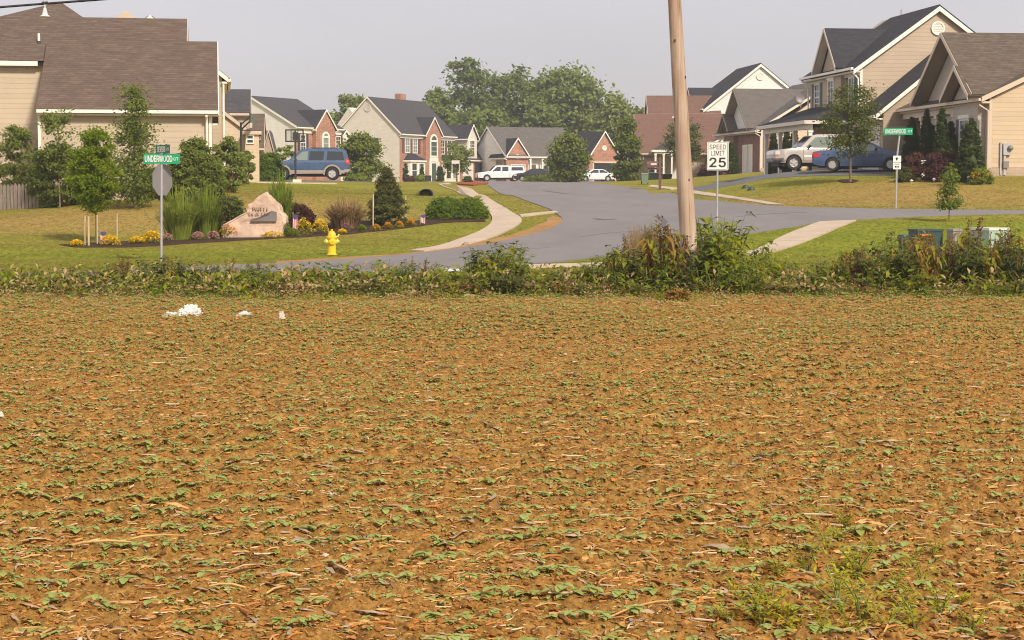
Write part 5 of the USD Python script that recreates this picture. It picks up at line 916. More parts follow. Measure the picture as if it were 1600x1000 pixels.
bush('brownish low plant between the tall grasses and the rock', 328, 368, 343, 30, 'red_leaf', 413, nc=30, per=40, leafL=0.05, lumps=0.2)
bush('bright green low plant in front of the tall grasses', 311, 370, 349, 24, 'lime_leaf', 414, nc=30, per=40, leafL=0.05, lumps=0.2)
bush('round blue-green dwarf conifer in front of the rock', 441, 368, 346, 26, 'mid_leaf', 415, core=0.85, nc=60, per=36, leafL=0.04)
bush('dark red barberry under the house window, right of the small white plates', 1475, 272, 238, 62, 'red_leaf', 416, Y=77.5, nc=90, per=46, leafL=0.08, lumps=0.25)
bush('dark red barberry left of its larger twin, behind the small white plates', 1428, 272, 240, 40, 'red_leaf', 417, Y=80, nc=60, per=46, leafL=0.08, lumps=0.2)
bush('olive tufted plant at the left end of the house bed', 1413, 274, 262, 26, 'dark_leaf', 418, Y=78, nc=30, per=40, leafL=0.07)
bush('small yellow-green plant before the dark red shrubs', 1486, 279, 256, 20, 'lime_leaf', 419, Y=75, nc=22, per=40, leafL=0.06, lumps=0.4, shape='egg')
bush('green clump carrying orange lilies by the beige corner', 1532, 279, 262, 30, 'grass_leaf', 420, Y=75.2, nc=40, per=40, leafL=0.08)
bush('dark evergreen by the left bay window of the brick front', 634, 282, 256, 9, 'conifer_leaf', 421, Y=201, nc=30, per=40, leafL=0.2, shape='flame', core=0.8)
bush('dark evergreen left of the green door of the brick front', 659, 282, 258, 8, 'conifer_leaf', 422, Y=203, nc=30, per=40, leafL=0.2, shape='flame', core=0.8)
bush('dark evergreen by the right bay window of the brick front', 688, 282, 258, 12, 'conifer_leaf', 423, Y=206, nc=30, per=40, leafL=0.2, shape='flame', core=0.8)
bush('yellow-green low shrub at the foot of the brick front', 656, 283, 274, 16, 'lime_leaf', 424, Y=199, nc=30, per=40, leafL=0.2)
bush('dark maroon low shrub at the foot of the brick front', 642, 284, 276, 16, 'red_leaf', 425, Y=199, nc=30, per=40, leafL=0.2)
bush('dark round shrub on the red mulch island', 731, 286, 276, 14, 'dark_leaf', 426, Y=150, nc=30, per=40, leafL=0.14)
bush('low green shrub row under the broad bushy tree', 860, 284, 276, 70, 'mid_leaf', 427, Y=172, nc=80, per=40, leafL=0.2, depth=0.5)
bush('brown withered shrub at the foot of the white house by the speed limit sign', 1110, 274, 258, 34, 'red_leaf', 428, Y=140, nc=40, per=40, leafL=0.14)
bush('low hedge right of the blue vehicle at the driveway end', 560, 284, 274, 40, 'mid_leaf', 429, Y=128, nc=50, per=40, leafL=0.14)
# ---- ornamental grasses: arching blades from one clump ----
def grass_clump(label, px, base, top, w, look, seed, n=260, name='ornamental_grass', wid=0.019, Y=None, droop=1.0):
    c = on(px, Y) if Y else at(px, base); H = hgt(top, c[1], c[2]); R = w * c[1] / 2800 / 2; r = np.random.RandomState(seed); th = thing(name, label, 'grass', c); m = MB()
    for k in range(n):
        a = r.rand() * 6.283; q = r.rand() ** 0.6; b = np.array([math.cos(a), math.sin(a), 0]); p0 = b * R * 0.5 * r.rand(); h = H * r.uniform(0.62, 1.06) * (1.05 - 0.2 * q); pts = [p0 + b * R * 1.05 * q * (t ** 1.4) + [0, 0, h * (t * (1 + droop * 0.6) - droop * 0.6 * t ** 3 * (0.4 + q))] for t in (0, 0.35, 0.7, 1.0)]
        s = np.array([-math.sin(a + r.uniform(-.6, .6)), math.cos(a), 0]) * wid; v = []
        for j, p in enumerate(pts): v += [p - s * (1, 0.9, 0.6, 0.08)[j], p + s * (1, 0.9, 0.6, 0.08)[j]]
        m.add(v, [(2 * j, 2 * j + 1, 2 * j + 3, 2 * j + 2) for j in range(3)])
    part(th, 'blades', m, look); return th
grass_clump('tall arching green grass clump right behind the stop sign pole', 279, 369, 308, 76, 'grass_leaf', 501, 620, Y=54.5)
grass_clump('tall green grass clump second from the stop sign pole', 321, 367, 306, 68, 'grass_leaf', 502, 560, Y=55.5)
grass_clump('upright green grass clump behind the right shoulder of the rock', 437, 352, 287, 54, 'grass_leaf', 503, 460, Y=58.5)
grass_clump('pale dry arching grass mound left of the spruce', 540, 357, 316, 74, 'dry_leaf', 504, 700, droop=1.1)
# ---- flower clumps ----
def flowers(label, px, base, w, h, petal, seed, green='lime_leaf', cover=0.7, group=None):
    c = at(px, base); k = c[1] / 2800; r = np.random.RandomState(seed); th = thing('flower_clump', label, 'flowers', c, 0, group); p, out, cc = crown_points(h * k * 0.85, w * k, 0.0, 'dome', 22, 14, 0.03, r, 0.4, 0.2, seed); v, f = leaf_cloud(p, 0.05 * r.uniform(0.7, 1.2, len(p)), r, 0.3); part(th, 'leaves', trimesh.Trimesh(v, f, process=False), green)
    n = int(620 * cover); a = r.rand(n) * 6.283; q = np.sqrt(r.rand(n)); top = np.stack([q * np.cos(a) * w * k / 2, q * np.sin(a) * w * k / 2, h * k * (np.sqrt(np.clip(1 - q ** 2.2, 0, 1)) * r.uniform(0.82, 1.1, n)) + 0.02], 1); v, f = leaf_cloud(top, 0.05 * r.uniform(0.7, 1.2, n), r, 1.2, 0.9); part(th, 'blossoms', trimesh.Trimesh(v, f, process=False), petal)
FL = [(120, 385, 20, 9, 'yellow_petal', 1.0, 'yellow flower clump left of the staked lime tree'), (172, 384, 32, 14, 'yellow_petal', 1.0, 'broad yellow flower clump right beside the small flag by the lime tree'), (214, 381, 26, 10, 'yellow_petal', 1.0, 'low yellow flower clump between the flag and the stop sign pole'), (238, 380, 30, 17, 'yellow_petal', 1.1, 'tallest yellow flower clump, at the foot of the stop sign pole'),
      (263, 376, 18, 9, 'pink_petal', 0.7, 'faded pink flowers just right of the stop sign pole'), (284, 375, 20, 7, 'mauve_petal', 0.6, 'dusky red flowers second right of the stop sign pole'), (309, 375, 22, 11, 'pink_petal', 0.8, 'pale pink flower clump below the second tall grass'), (333, 374, 20, 11, 'pink_petal', 0.9, 'pink flower clump left of the orange ones'),
      (358, 372, 32, 20, 'orange_petal', 0.5, 'orange and green flower clump at the left foot of the rock'), (386, 371, 20, 16, 'lime_leaf', 0.3, 'leafy green clump in front of the rock'), (401, 369, 16, 8, 'mauve_petal', 0.9, 'mauve flower clump under the rock plaque'), (427, 372, 34, 9, 'yellow_petal', 0.5, 'low yellow and green edging in front of the dwarf conifer'), (475, 367, 26, 24, 'yellow_petal', 0.35, 'tall yellow-green clump right of the tall flag'),
      (500, 366, 28, 22, 'yellow_petal', 0.5, 'yellow-topped clump above the hydrant'), (458, 370, 26, 12, 'lime_leaf', 0.2, 'low green edging at the foot of the tall flag'), (541, 361, 14, 10, 'mauve_petal', 0.9, 'magenta flowers under the dry grass mound'), (535, 365, 14, 6, 'yellow_petal', 0.7, 'tiny yellow flowers right of the hydrant cap'), (566, 362, 14, 9, 'lime_leaf', 0.3, 'yellow-green tuft left of the spruce'),
      (588, 361, 14, 9, 'orange_petal', 0.35, 'ochre tuft at the left foot of the spruce'), (606, 358, 14, 9, 'orange_petal', 0.35, 'ochre tuft below the middle of the spruce'), (624, 356, 14, 9, 'orange_petal', 0.4, 'ochre tuft at the right foot of the spruce'), (641, 353, 14, 9, 'orange_petal', 0.45, 'ochre tuft left of the rightmost small flag'), (1526, 265, 16, 9, 'orange_petal', 1.0, None), (1542, 265, 14, 8, 'orange_petal', 1.0, None)]
for i, (px, py, w, hh, pet, cov, lab) in enumerate(FL):
    if lab: flowers(lab, px, py, w, hh, pet, 600 + i, cover=cov, group='flower clumps in the roadside bed')
c = on(1532, 75.0); r_ = np.random.RandomState(77); th = thing('flower_clump', 'orange lilies against the corner of the beige house', 'flowers', c, 0); n = 220; tp = np.stack([r_.uniform(-0.40, 0.36, n), r_.uniform(-0.2, 0.2, n), r_.uniform(0.28, 0.50, n)], 1); v, f = leaf_cloud(tp, 0.08 * r_.uniform(0.7, 1.2, n), r_, 1.0, 0.8); part(th, 'blossoms', trimesh.Trimesh(v, f, process=False), 'orange_petal')
m = MB()
for q in tp[::5]: m.tube([(q[0] * 0.6, q[1] * 0.6, 0), q], 0.006, 3)
part(th, 'stems', m, 'stem_green')

# ---------------- weeds between field and road ----------------
def weed(kind, seed):
    """One weed: several stems carrying leaves; (part name, mesh, look) triples."""
    r = np.random.RandomState(seed); out = []; st, lf, fl = MB(), MB(), MB()
    if kind in ('leafy', 'lime', 'dark'):
        for k in range(r.randint(8, 13)):
            a = r.rand() * 6.283; sp = r.uniform(0.05, 0.36); h = r.uniform(0.55, 1.0); e = np.array([math.cos(a) * sp, math.sin(a) * sp, h]); mid = e * [0.4, 0.4, 0.55]; st.tube([(e[0] * 0.15, e[1] * 0.15, -0.05), mid, e], [0.009, 0.007, 0.003], 4)
            for j in range(r.randint(9, 14)):
                t = r.uniform(0.18, 1.0); b = np.array([e[0] * (0.15 + 0.85 * t), e[1] * (0.15 + 0.85 * t), h * t]); aa = r.rand() * 6.283; leaf(lf, b, (math.cos(aa), math.sin(aa), r.uniform(-0.1, 0.7)), (0, 0, 1), r.uniform(0.10, 0.22), r.uniform(0.055, 0.10), 0.5, 0.12, 2)
        out = [('stems', st, 'stem_green'), ('leaves', lf, {'leafy': 'weed_green', 'lime': 'weed_lime', 'dark': 'weed_dark'}[kind])]
    elif kind == 'dock':                                    # brown seed stalks
        for k in range(r.randint(4, 7)):
            a = r.rand() * 6.283; sp = r.uniform(0.0, 0.22); h = r.uniform(0.75, 1.1); e = np.array([math.cos(a) * sp, math.sin(a) * sp, h]); st.tube([(e[0] * 0.3, e[1] * 0.3, -0.05), e * [0.6, 0.6, 0.5], e], [0.008, 0.006, 0.003], 4); n = 90; t = r.uniform(0.35, 1.0, n); c = np.stack([e[0] * (0.3 + 0.7 * t), e[1] * (0.3 + 0.7 * t), h * t], 1) + r.normal(size=(n, 3)) * [0.022, 0.022, 0.02]; v, f = leaf_cloud(c, 0.038 * r.uniform(0.6, 1.3, n), r, 0.2, 0.7); fl.add(v, f)
            for j in range(4): t = r.uniform(0.05, 0.5); aa = r.rand() * 6.283; leaf(lf, (e[0] * 0.4, e[1] * 0.4, h * t), (math.cos(aa), math.sin(aa), 0.5), (0, 0, 1), r.uniform(0.12, 0.24), 0.05, 0.9, 0.15, 3)
        out = [('stems', st, 'stem_brown'), ('seed_heads', fl, 'weed_brown'), ('leaves', lf, 'weed_gold')]
    elif kind == 'tuft':                                    # grassy tuft
        for k in range(70):
            a = r.rand() * 6.283; leaf(lf, (r.normal(0, 0.06), r.normal(0, 0.06), 0), (math.cos(a) * r.uniform(0.15, 0.9), math.sin(a) * r.uniform(0.15, 0.9), 1.0), (math.cos(a + 1.5), math.sin(a + 1.5), 0.1), r.uniform(0.4, 0.9), 0.018, 0.35, 0.1, 3)
        out = [('blades', lf, 'weed_lime' if seed % 2 else 'weed_green')]
    elif kind == 'straw':
        for k in range(60):
            a = r.rand() * 6.283; leaf(lf, (r.normal(0, 0.08), r.normal(0, 0.08), 0), (math.cos(a) * r.uniform(0.1, 0.9), math.sin(a) * r.uniform(0.1, 0.9), 1.0), (math.cos(a + 1.5), math.sin(a + 1.5), 0.1), r.uniform(0.4, 1.0), 0.016, 0.5, 0.1, 3)
        out = [('blades', lf, 'weed_tan')]
    elif kind == 'plume':
        for k in range(16):
            a = r.rand() * 6.283; sp = r.uniform(0.02, 0.3); h = r.uniform(0.8, 1.1); e = np.array([math.cos(a) * sp, math.sin(a) * sp, h]); st.tube([(e[0] * 0.2, e[1] * 0.2, -0.05), e * [0.6, 0.6, 0.6], e], [0.004, 0.003, 0.002], 3); n = 60; t = r.uniform(0.62, 1.0, n); c = np.stack([e[0] * t, e[1] * t, h * t], 1) + r.normal(size=(n, 3)) * 0.03; v, f = leaf_cloud(c, 0.05 * r.uniform(0.5, 1.2, n), r, 0.2, 0.3); fl.add(v, f)
        out = [('stems', st, 'weed_tan'), ('plumes', fl, 'weed_tan')]
    elif kind == 'goldleaf':                                # withered orange leaves on tall stalks
        for k in range(r.randint(5, 8)):
            a = r.rand() * 6.283; sp = r.uniform(0.0, 0.2); h = r.uniform(0.7, 1.05); e = np.array([math.cos(a) * sp, math.sin(a) * sp, h]); st.tube([(e[0] * 0.3, e[1] * 0.3, -0.05), e * [0.6, 0.6, 0.5], e], [0.010, 0.007, 0.004], 4)
            for j in range(14): t = r.uniform(0.3, 1.0); aa = r.rand() * 6.283; leaf(lf if r.rand() < 0.6 else fl, (e[0] * (0.3 + 0.7 * t), e[1] * (0.3 + 0.7 * t), h * t), (math.cos(aa), math.sin(aa), r.uniform(-0.5, 0.6)), (0, 0, 1), r.uniform(0.10, 0.22), r.uniform(0.035, 0.06), 0.9, 0.15, 3)
        out = [('stems', st, 'stem_brown'), ('withered_leaves', lf, 'weed_gold'), ('leaves', fl, 'weed_lime')]
    return [o for o in out if o[1].n]
WK = {}
for kd, nv in (('leafy', 4), ('lime', 4), ('dark', 4), ('dock', 4), ('tuft', 4), ('straw', 2), ('plume', 2), ('goldleaf', 4)):
    for k in range(nv):
        q = kind_of('weed_' + kd)
        for nm, mesh, lk in weed(kd, 700 + 17 * k + sum(map(ord, kd))): part(q, nm, mesh, lk)
        WK.setdefault(kd, []).append(q)
WLAB = {'leafy': ('green leafy weed in the strip between field and road', 'leafy green weeds along the field edge'), 'lime': ('bright yellow-green leafy weed in the strip between field and road', 'yellow-green weeds along the field edge'), 'dark': ('dark green tangled weed in the strip between field and road', 'dark weeds along the field edge'), 'dock': ('tall brown seed stalks standing among the roadside weeds', 'brown seed stalks along the field edge'),
        'tuft': ('grassy tuft of narrow blades at the edge of the field', 'grass tufts along the field edge'), 'straw': ('dry tan grass tuft among the roadside weeds', 'dry tufts along the field edge'), 'plume': ('feathery pale plumes rising above the weeds', 'pale plumes left of the utility pole'), 'goldleaf': ('withered orange-leaved weed stalks in the roadside strip', 'withered orange weeds along the field edge')}
wr = np.random.RandomState(5); COUNT = {}
def plant_weed(kd, px, Y, H, wid=1.0):
    x = X(px, Y); q = WK[kd][wr.randint(len(WK[kd]))]; lab, grp = WLAB[kd]; wd = H ** 0.6 * wid
    copy_of(q, {'tuft': 'grass_tuft', 'straw': 'dry_tuft', 'plume': 'plume_grass', 'dock': 'seed_stalk', 'goldleaf': 'withered_weed'}.get(kd, 'leafy_weed'), lab, 'weed', (x, Y, float(terr(x, Y)) - 0.02), wr.uniform(0, 360), grp, (wd, wd, H))
# (picture x, top row) of the weed strip: its profile decides how tall each plant is
PROF = np.array([(-60, 424), (0, 424), (60, 418), (150, 413), (240, 411), (330, 411), (400, 414), (470, 416), (520, 414), (590, 416), (650, 412), (688, 418), (700, 440), (712, 425), (730, 404), (760, 396), (790, 388), (815, 402), (832, 432), (850, 440), (870, 424), (900, 414), (940, 410), (970, 396), (1000, 390), (1040, 386), (1080, 380), (1105, 366), (1130, 372), (1150, 386), (1180, 399), (1200, 404), (1240, 412), (1270, 418), (1300, 402), (1330, 410), (1360, 402), (1400, 396), (1440, 388), (1470, 376), (1500, 384), (1530, 388), (1560, 392), (1600, 382), (1660, 386)], float)
def zone(px):
    if px < 690: return ('dark', 'leafy', 'goldleaf', 'tuft', 'dock', 'lime', 'straw'), (.30, .15, .08, .08, .20, .03, .16)
    if px < 832: return ('leafy', 'dark', 'lime', 'goldleaf'), (.46, .34, .15, .05)
    if px < 960: return ('leafy', 'lime', 'dark', 'dock'), (.45, .25, .2, .1)
    if px < 1100: return ('dock', 'leafy', 'dark', 'goldleaf', 'lime'), (.38, .2, .2, .12, .10)
    if px < 1290: return ('lime', 'leafy', 'dark'), (.52, .33, .15)
    return ('dark', 'goldleaf', 'leafy', 'dock', 'lime'), (.24, .25, .12, .30, .09)
n_w = 0
for row, (Y0, sp, fac) in enumerate(((31.8, 18, 1.0), (30.8, 17, 0.95), (29.6, 17, 0.85), (28.7, 20, 0.5))):
    for px in np.arange(-150, 1756, sp):
        q = px + wr.uniform(-8, 8); Y = Y0 + wr.uniform(-0.4, 0.4) + (0.9 if q < 690 and row > 1 else 0); top = np.interp(q, PROF[:, 0], PROF[:, 1]) + wr.uniform(-3, 10); H = max(0.16, Z(top, Y)) * fac * wr.uniform(0.92, 1.22) * (1.14 if q > 1390 else 1.30 if q > 1285 else 1.12 if q > 1150 else 1.32 if q > 930 else 1.25 if 715 < q < 832 else 1.12); ks, ps = zone(q)
        H *= (0.62 if q < 930 or q > 1290 else 0.88) + (0.76 if q < 930 or q > 1290 else 0.34) * float(meshkit.noise(np.array([q * 0.021, 3.3, 0.0]), 31)); 
        if (row == 3 and wr.rand() < 0.45) or (q < 690 and wr.rand() < 0.22): continue
        if 692 < q < 716 and row < 3: H = 0.14
        if 826 < q < 868: H = min(H, 0.25)
        kd = wr.choice(ks, p=ps)
        if row == 3 and kd in ('dock', 'goldleaf') and wr.rand() < 0.6: kd = 'tuft'
        plant_weed(kd, q, Y, H, 1.2 if H < 0.5 else 1.05); n_w += 1
for px, top, kd in ((992, 360, 'plume'), (1008, 358, 'plume'), (1022, 364, 'plume'), (970, 374, 'straw'), (1040, 366, 'straw'), (955, 384, 'straw'), (1060, 372, 'straw'), (1380, 384, 'dock'), (1425, 380, 'goldleaf'), (1465, 370, 'straw'), (1545, 376, 'goldleaf'), (1575, 364, 'dock'), (1345, 396, 'goldleaf'), (1320, 398, 'dock'), (1000, 362, 'plume'), (1016, 366, 'plume'), (985, 372, 'plume'), (1112, 354, 'lime'), (1106, 360, 'goldleaf'), (1028, 372, 'dock'), (1043, 376, 'dock'), (985, 384, 'dock'), (972, 386, 'dock'), (1056, 380, 'dock'), (1068, 372, 'goldleaf'), (1480, 366, 'goldleaf'), (1455, 372, 'goldleaf'), (1530, 372, 'goldleaf'), (1560, 366, 'dock'), (1492, 372, 'lime'), (1410, 384, 'goldleaf'), (1395, 388, 'lime'), (1585, 372, 'goldleaf'), (1510, 376, 'dock'), (1440, 384, 'dock'), (500, 403, 'leafy'), (586, 398, 'leafy'), (410, 410, 'straw'), (425, 411, 'straw'), (445, 409, 'straw'), (465, 411, 'straw'), (665, 404, 'dock'), (678, 406, 'leafy'), (640, 402, 'dock'), (170, 405, 'leafy'), (90, 406, 'leafy')):
    Y = 31.2 + wr.uniform(-0.5, 0.5); plant_weed(kd, px, Y, Z(top, Y), 0.7)
# undergrowth that nobody could count
def ug(seed, look_n):
    r = np.random.RandomState(seed); n = 40; c = np.stack([r.normal(0, 0.16, n), r.normal(0, 0.16, n), np.abs(r.normal(0.12, 0.09, n)) + 0.01], 1); v, f = leaf_cloud(c, 0.10 * r.uniform(0.5, 1.3, n), r, 0.6, 0.5); return (trimesh.Trimesh(v, f, process=False), look_n)
UG = [ug(1, 'weed_dark'), ug(2, 'weed_green'), ug(3, 'weed_brown'), ug(4, 'weed_lime'), ug(5, 'weed_tan')]
n = 2600; ux = wr.uniform(-1, 1, n); uy = 28.4 + 3.9 * wr.rand(n); uz = terr(ux * 10.5, uy); wx = ux * 0.34 * uy
scatter('undergrowth', UG, np.c_[wx, uy, uz], wr.uniform(0, 6.28, n), wr.uniform(0.55, 1.25, n), wr.choice(5, n, p=[.34, .24, .14, .12, .16]))
n = 900; uy = 27.2 + 1.6 * wr.rand(n) ** 0.6; wx = wr.uniform(-1, 1, n) * 0.34 * uy
scatter('undergrowth', UG, np.c_[wx, uy, field_z(wx, uy) * 0.8], wr.uniform(0, 6.28, n), wr.uniform(0.2, 0.55, n), wr.choice(5, n, p=[.14, .34, .10, .17, .25]))
# ---- yellow weeds in the near right of the field ----
def yweed(seed):
    r = np.random.RandomState(seed); m, s = MB(), MB(); h = r.uniform(0.10, 0.19)
    for k in range(r.randint(3, 6)):
        a = r.rand() * 6.283; e = np.array([math.cos(a) * 0.07, math.sin(a) * 0.09, h * r.uniform(0.6, 1.1)]); s.tube([(0, 0, -0.02), e * [0.3, 0.3, 0.5], e], [0.0035, 0.003, 0.002], 4)
        for j in range(13): t = r.uniform(0.15, 1.0); aa = r.rand() * 6.283; leaf(m, e * [t, t, t], (math.cos(aa), math.sin(aa), r.uniform(0.2, 1.2)), (0, 0, 1), r.uniform(0.035, 0.075), 0.014, 0.4, 0.1, 2)
    return s, m
YK = []
for k in range(5):
    q = kind_of('yellow_weed'); s_, l_ = yweed(900 + k); part(q, 'stems', s_, 'stem_green'); part(q, 'leaves', l_, 'yellow_weed'); YK.append(q)
for i, (px, py, sc) in enumerate([(1205, 958, 1.25), (1262, 892, 1.1), (1315, 905, 1.2), (1340, 912, 1.2), (1302, 930, 1.1), (1310, 960, 1.4), (1345, 985, 1.2), (1230, 985, 1.1), (1190, 990, 1.0), (1395, 925, 1.0), (1412, 960, 1.0), (1290, 880, 0.8), (1310, 852, 0.8), (1320, 830, 0.7), (1295, 1000, 1.2), (1430, 990, 1.0), (1170, 968, 0.9), (1260, 930, 0.7), (1470, 975, 0.9), (1330, 995, 1.1), (1165, 865, 0.7), (1420, 890, 0.7), (1250, 1000, 1.2), (1385, 1000, 1.1), (1150, 930, 0.8), (1215, 915, 0.8), (1440, 930, 0.8), (1500, 950, 0.8), (1520, 995, 0.9), (1140, 990, 0.8), (1360, 870, 0.7), (1460, 880, 0.6), (1110, 900, 0.5), (1280, 815, 0.5)]):
    c = F(px, py); copy_of(YK[i % 5], 'yellow_weed', 'yellow-green feathery weed in the near right corner of the field', 'weed', (c[0], c[1], float(field_z(c[0], c[1]))), wr.uniform(0, 360), 'yellow-green weeds in the near field', sc * 0.92)
# ---- short grass on the lawns and along the kerbs ----
def tuft(seed):
    r = np.random.RandomState(seed); m = MB()
    for k in range(7): a = r.rand() * 6.283; leaf(m, (r.normal(0, 0.04), r.normal(0, 0.04), -0.01), (math.cos(a) * 0.7, math.sin(a) * 0.7, 1.0), (math.cos(a + 1.5), math.sin(a + 1.5), 0.1), r.uniform(0.05, 0.11), 0.012, 0.3, 0.1, 2)
    return m
paved = [Polygon(ROAD).buffer(0)]
n = 110000; gy_ = 33.0 + 62 * wr.rand(n) ** 1.3; gx_ = wr.uniform(-1, 1, n) * (0.31 * gy_ + 1); keep = ~shapely.contains_xy(paved[0], gx_, gy_)
for pr in stage.GetPrimAtPath('/World').GetChildren():
    nm = pr.GetName()
    if nm.startswith(('sidewalk', 'driveway', 'flower_bed', 'bare_verge', 'tree_mulch', 'shrub_bed', 'mulch_island')):
        for q in Usd.PrimRange(pr):
            if q.IsA(UsdGeom.Mesh):
                v = np.array(q.GetAttribute('points').Get())[:, :2]; hull = shapely.MultiPoint(v).convex_hull if nm.startswith(('sidewalk', 'tree', 'shrub', 'mulch')) else None
                if hull is None:
                    fi = np.array(q.GetAttribute('faceVertexIndices').Get()).reshape(-1, 3); ar = v[fi]; hull = shapely.union_all([Polygon(t).buffer(0.002) for t in ar if Polygon(t).area > 1e-4])
                keep &= ~shapely.contains_xy(hull, gx_, gy_)
gx_, gy_ = gx_[keep], gy_[keep]; n = len(gx_)
scatter('lawn_grass', [(tuft(k), 'lawn_blade') for k in range(5)], np.c_[gx_, gy_, terr(gx_, gy_)], wr.uniform(0, 6.28, n), wr.uniform(0.35, 0.75, n), wr.randint(0, 5, n))

c = F(1055, 476); shrub('withered_plant', 'rusty dried-up plant clump at the foot of the weeds, below the utility pole', 'weed', (c[0], c[1], float(field_z(c[0], c[1])) - 0.02), 0.26, 0.30, 'weed_gold', 0.05, 16, 24, 0.03, 950, 'egg', None)
# ---------------- utility pole and wire ----------------
PB = np.array([X(1082, 30.0), 30.0]); zt = 10.5
def pole_x(z): return PB[0] - (z / 5.0) * 0.345 + 0.006 * z * z * 0.1
th = thing('utility_pole', 'leaning weathered wooden utility pole rising from the weeds', 'utility pole', (PB[0], PB[1], 0))
zs = np.concatenate([[-0.5], np.linspace(0, zt, 22)]); m = MB(); m.tube([(pole_x(z) - PB[0], 0.01 * math.sin(z * 0.8), z) for z in zs], np.interp(zs, [0, 0.95, 4.85, zt], [0.150, 0.142, 0.108, 0.095]), 22); part(th, 'shaft', m, 'pole_wood', True)
m = MB()
for z, a in ((2.9, 200), (3.6, 330), (4.2, 250), (1.9, 300)): r_ = 0.118; m.box(pole_x(z) - PB[0] + r_ * math.cos(math.radians(a)) - 0.012, pole_x(z) - PB[0] + r_ * math.cos(math.radians(a)) + 0.012, r_ * math.sin(math.radians(a)) - 0.012, r_ * math.sin(math.radians(a)) + 0.012, z - 0.02, z + 0.02)
part(th, 'nail', m, 'black_plastic', kind='stuff')
m = MB(); m.tube([(pole_x(z) - PB[0] - 0.45 * np.interp(z, [0, 4.85, 10], [0.27, 0.2, 0.18]) * 1.02, -0.02, z) for z in np.linspace(0.2, 9.5, 14)], 0.006, 5); part(th, 'ground_wire', m, 'galvanised')
wp = [P(-700, 52, 30.4), P(-300, 36, 30.3), P(0, 11.2, 30.2), P(72, 5.6, 30.15), P(145, 0.2, 30.1), P(420, -22, 30.05), P(760, -48, 29.95), np.array([pole_x(5.75), 29.88, 5.77])]
single('overhead_wire', MB().tube(np.array(wp), 0.019, 8), 'wire_black', 'thick black wire crossing the top left corner of the sky', 'wire', smooth=True)
c = P(70, 5, 30.12); th = thing('wire_fitting', 'small pale bell-shaped fitting hanging under the black overhead wire', 'insulator', c)
part(th, 'bell', MB().lathe([(0.001, -0.075), (0.022, -0.08), (0.032, -0.11), (0.040, -0.15), (0.050, -0.19), (0.085, -0.215), (0.092, -0.228), (0.04, -0.222), (0.001, -0.215)], 20), 'insulator_pale', True); part(th, 'hanger', MB().lathe([(0.001, 0.10), (0.03, 0.09), (0.032, 0.05), (0.016, 0.03), (0.016, -0.085)], 12), 'insulator_pale', True)
m = MB(); m.tube([(-0.05, 0, -0.004), (0.05, 0, 0.004)], 0.028, 10); part(th, 'clamp', m, 'wire_black', True)

# ---------------- signs ----------------
def text_part(parent, s, height, at_, rz, look, width=None, bold=True, name='lettering'):
    """Raised lettering, upright, facing the local -y; at_ is the middle of the line's base."""
    t = meshkit.text_mesh(s, height, 0.003, bold); v = np.array(t.vertices); v[:, 0] -= (v[:, 0].min() + v[:, 0].max()) / 2; sc = (width / np.ptp(v[:, 0])) if width else 1.0; q = np.stack([v[:, 0] * sc, -v[:, 2], v[:, 1]], 1)
    c, s_ = math.cos(rz), math.sin(rz); R = np.array([[c, -s_, 0], [s_, c, 0], [0, 0, 1]]); part(parent, name, trimesh.Trimesh(q @ R.T + np.asarray(at_, float), t.faces, process=False), look)
def line_on(parent, s, height, o, rz, du, dz, look, width=None, bold=True):
    """A line of lettering on a plate whose lower middle is o and which is turned by rz: du along it, dz up."""
    ax = np.array([math.cos(rz), math.sin(rz), 0]); nn_ = np.array([math.sin(rz), -math.cos(rz), 0]); text_part(parent, s, height, np.asarray(o) + ax * du + nn_ * 0.0085 + [0, 0, dz], rz, look, width, bold)
def panel(w, h, d=0.006, r=0.02, n=5, c=(0, 0, 0), rz=0.0):
    a = Polygon([(-w / 2, 0), (w / 2, 0), (w / 2, h), (-w / 2, h)]).buffer(-r).buffer(r, quad_segs=n); m = extrude(a, d, 'y'); v = np.array(m.vertices); co, s_ = math.cos(rz), math.sin(rz); R = np.array([[co, -s_, 0], [s_, co, 0], [0, 0, 1]]); return trimesh.Trimesh(v @ R.T + np.asarray(c, float), m.faces, process=False)
# stop sign seen from behind, street names above
b = on(250.5, 43.2); th = thing('stop_sign', 'back of a grey stop sign with two green street name plates on top', 'sign', b); s_ = 43.2 / 2800
zz = lambda py: Z(py, 43.2) - b[2]
m = MB(); m.tube([(0, 0, -0.3), (0.035, 0, zz(262)), (0.04, 0, zz(243))], 0.030, 10); part(th, 'post', m, 'galvanised', True)
ang = math.radians(63); oc = Polygon([(0.375 / math.cos(math.pi / 8) * math.cos(math.pi / 8 + k * math.pi / 4), 0.375 / math.cos(math.pi / 8) * math.sin(math.pi / 8 + k * math.pi / 4)) for k in range(8)]); o3 = extrude(oc, 0.005, 'y'); R = np.array([[math.cos(ang), -math.sin(ang), 0], [math.sin(ang), math.cos(ang), 0], [0, 0, 1]])
pc = np.array([0.04, 0.045, zz(281)]); part(th, 'sign_back', trimesh.Trimesh(np.array(o3.vertices) @ R.T + pc, o3.faces, process=False), 'sign_back'); o4 = extrude(oc.buffer(-0.012), 0.004, 'y'); part(th, 'sign_face', trimesh.Trimesh((np.array(o4.vertices) + [0, 0.008, 0]) @ R.T + pc, o4.faces, process=False), 'sign_red')
q = MB()
for dz in (-0.22, 0.22): q.lathe([(0.0, -0.016), (0.018, -0.012), (0.018, 0.0)], 8, tuple(pc + np.array([0.03 * math.cos(ang), 0.03 * math.sin(ang) - 0.03, dz])), 'y')
part(th, 'bolt', q, 'galvanised', kind='stuff')
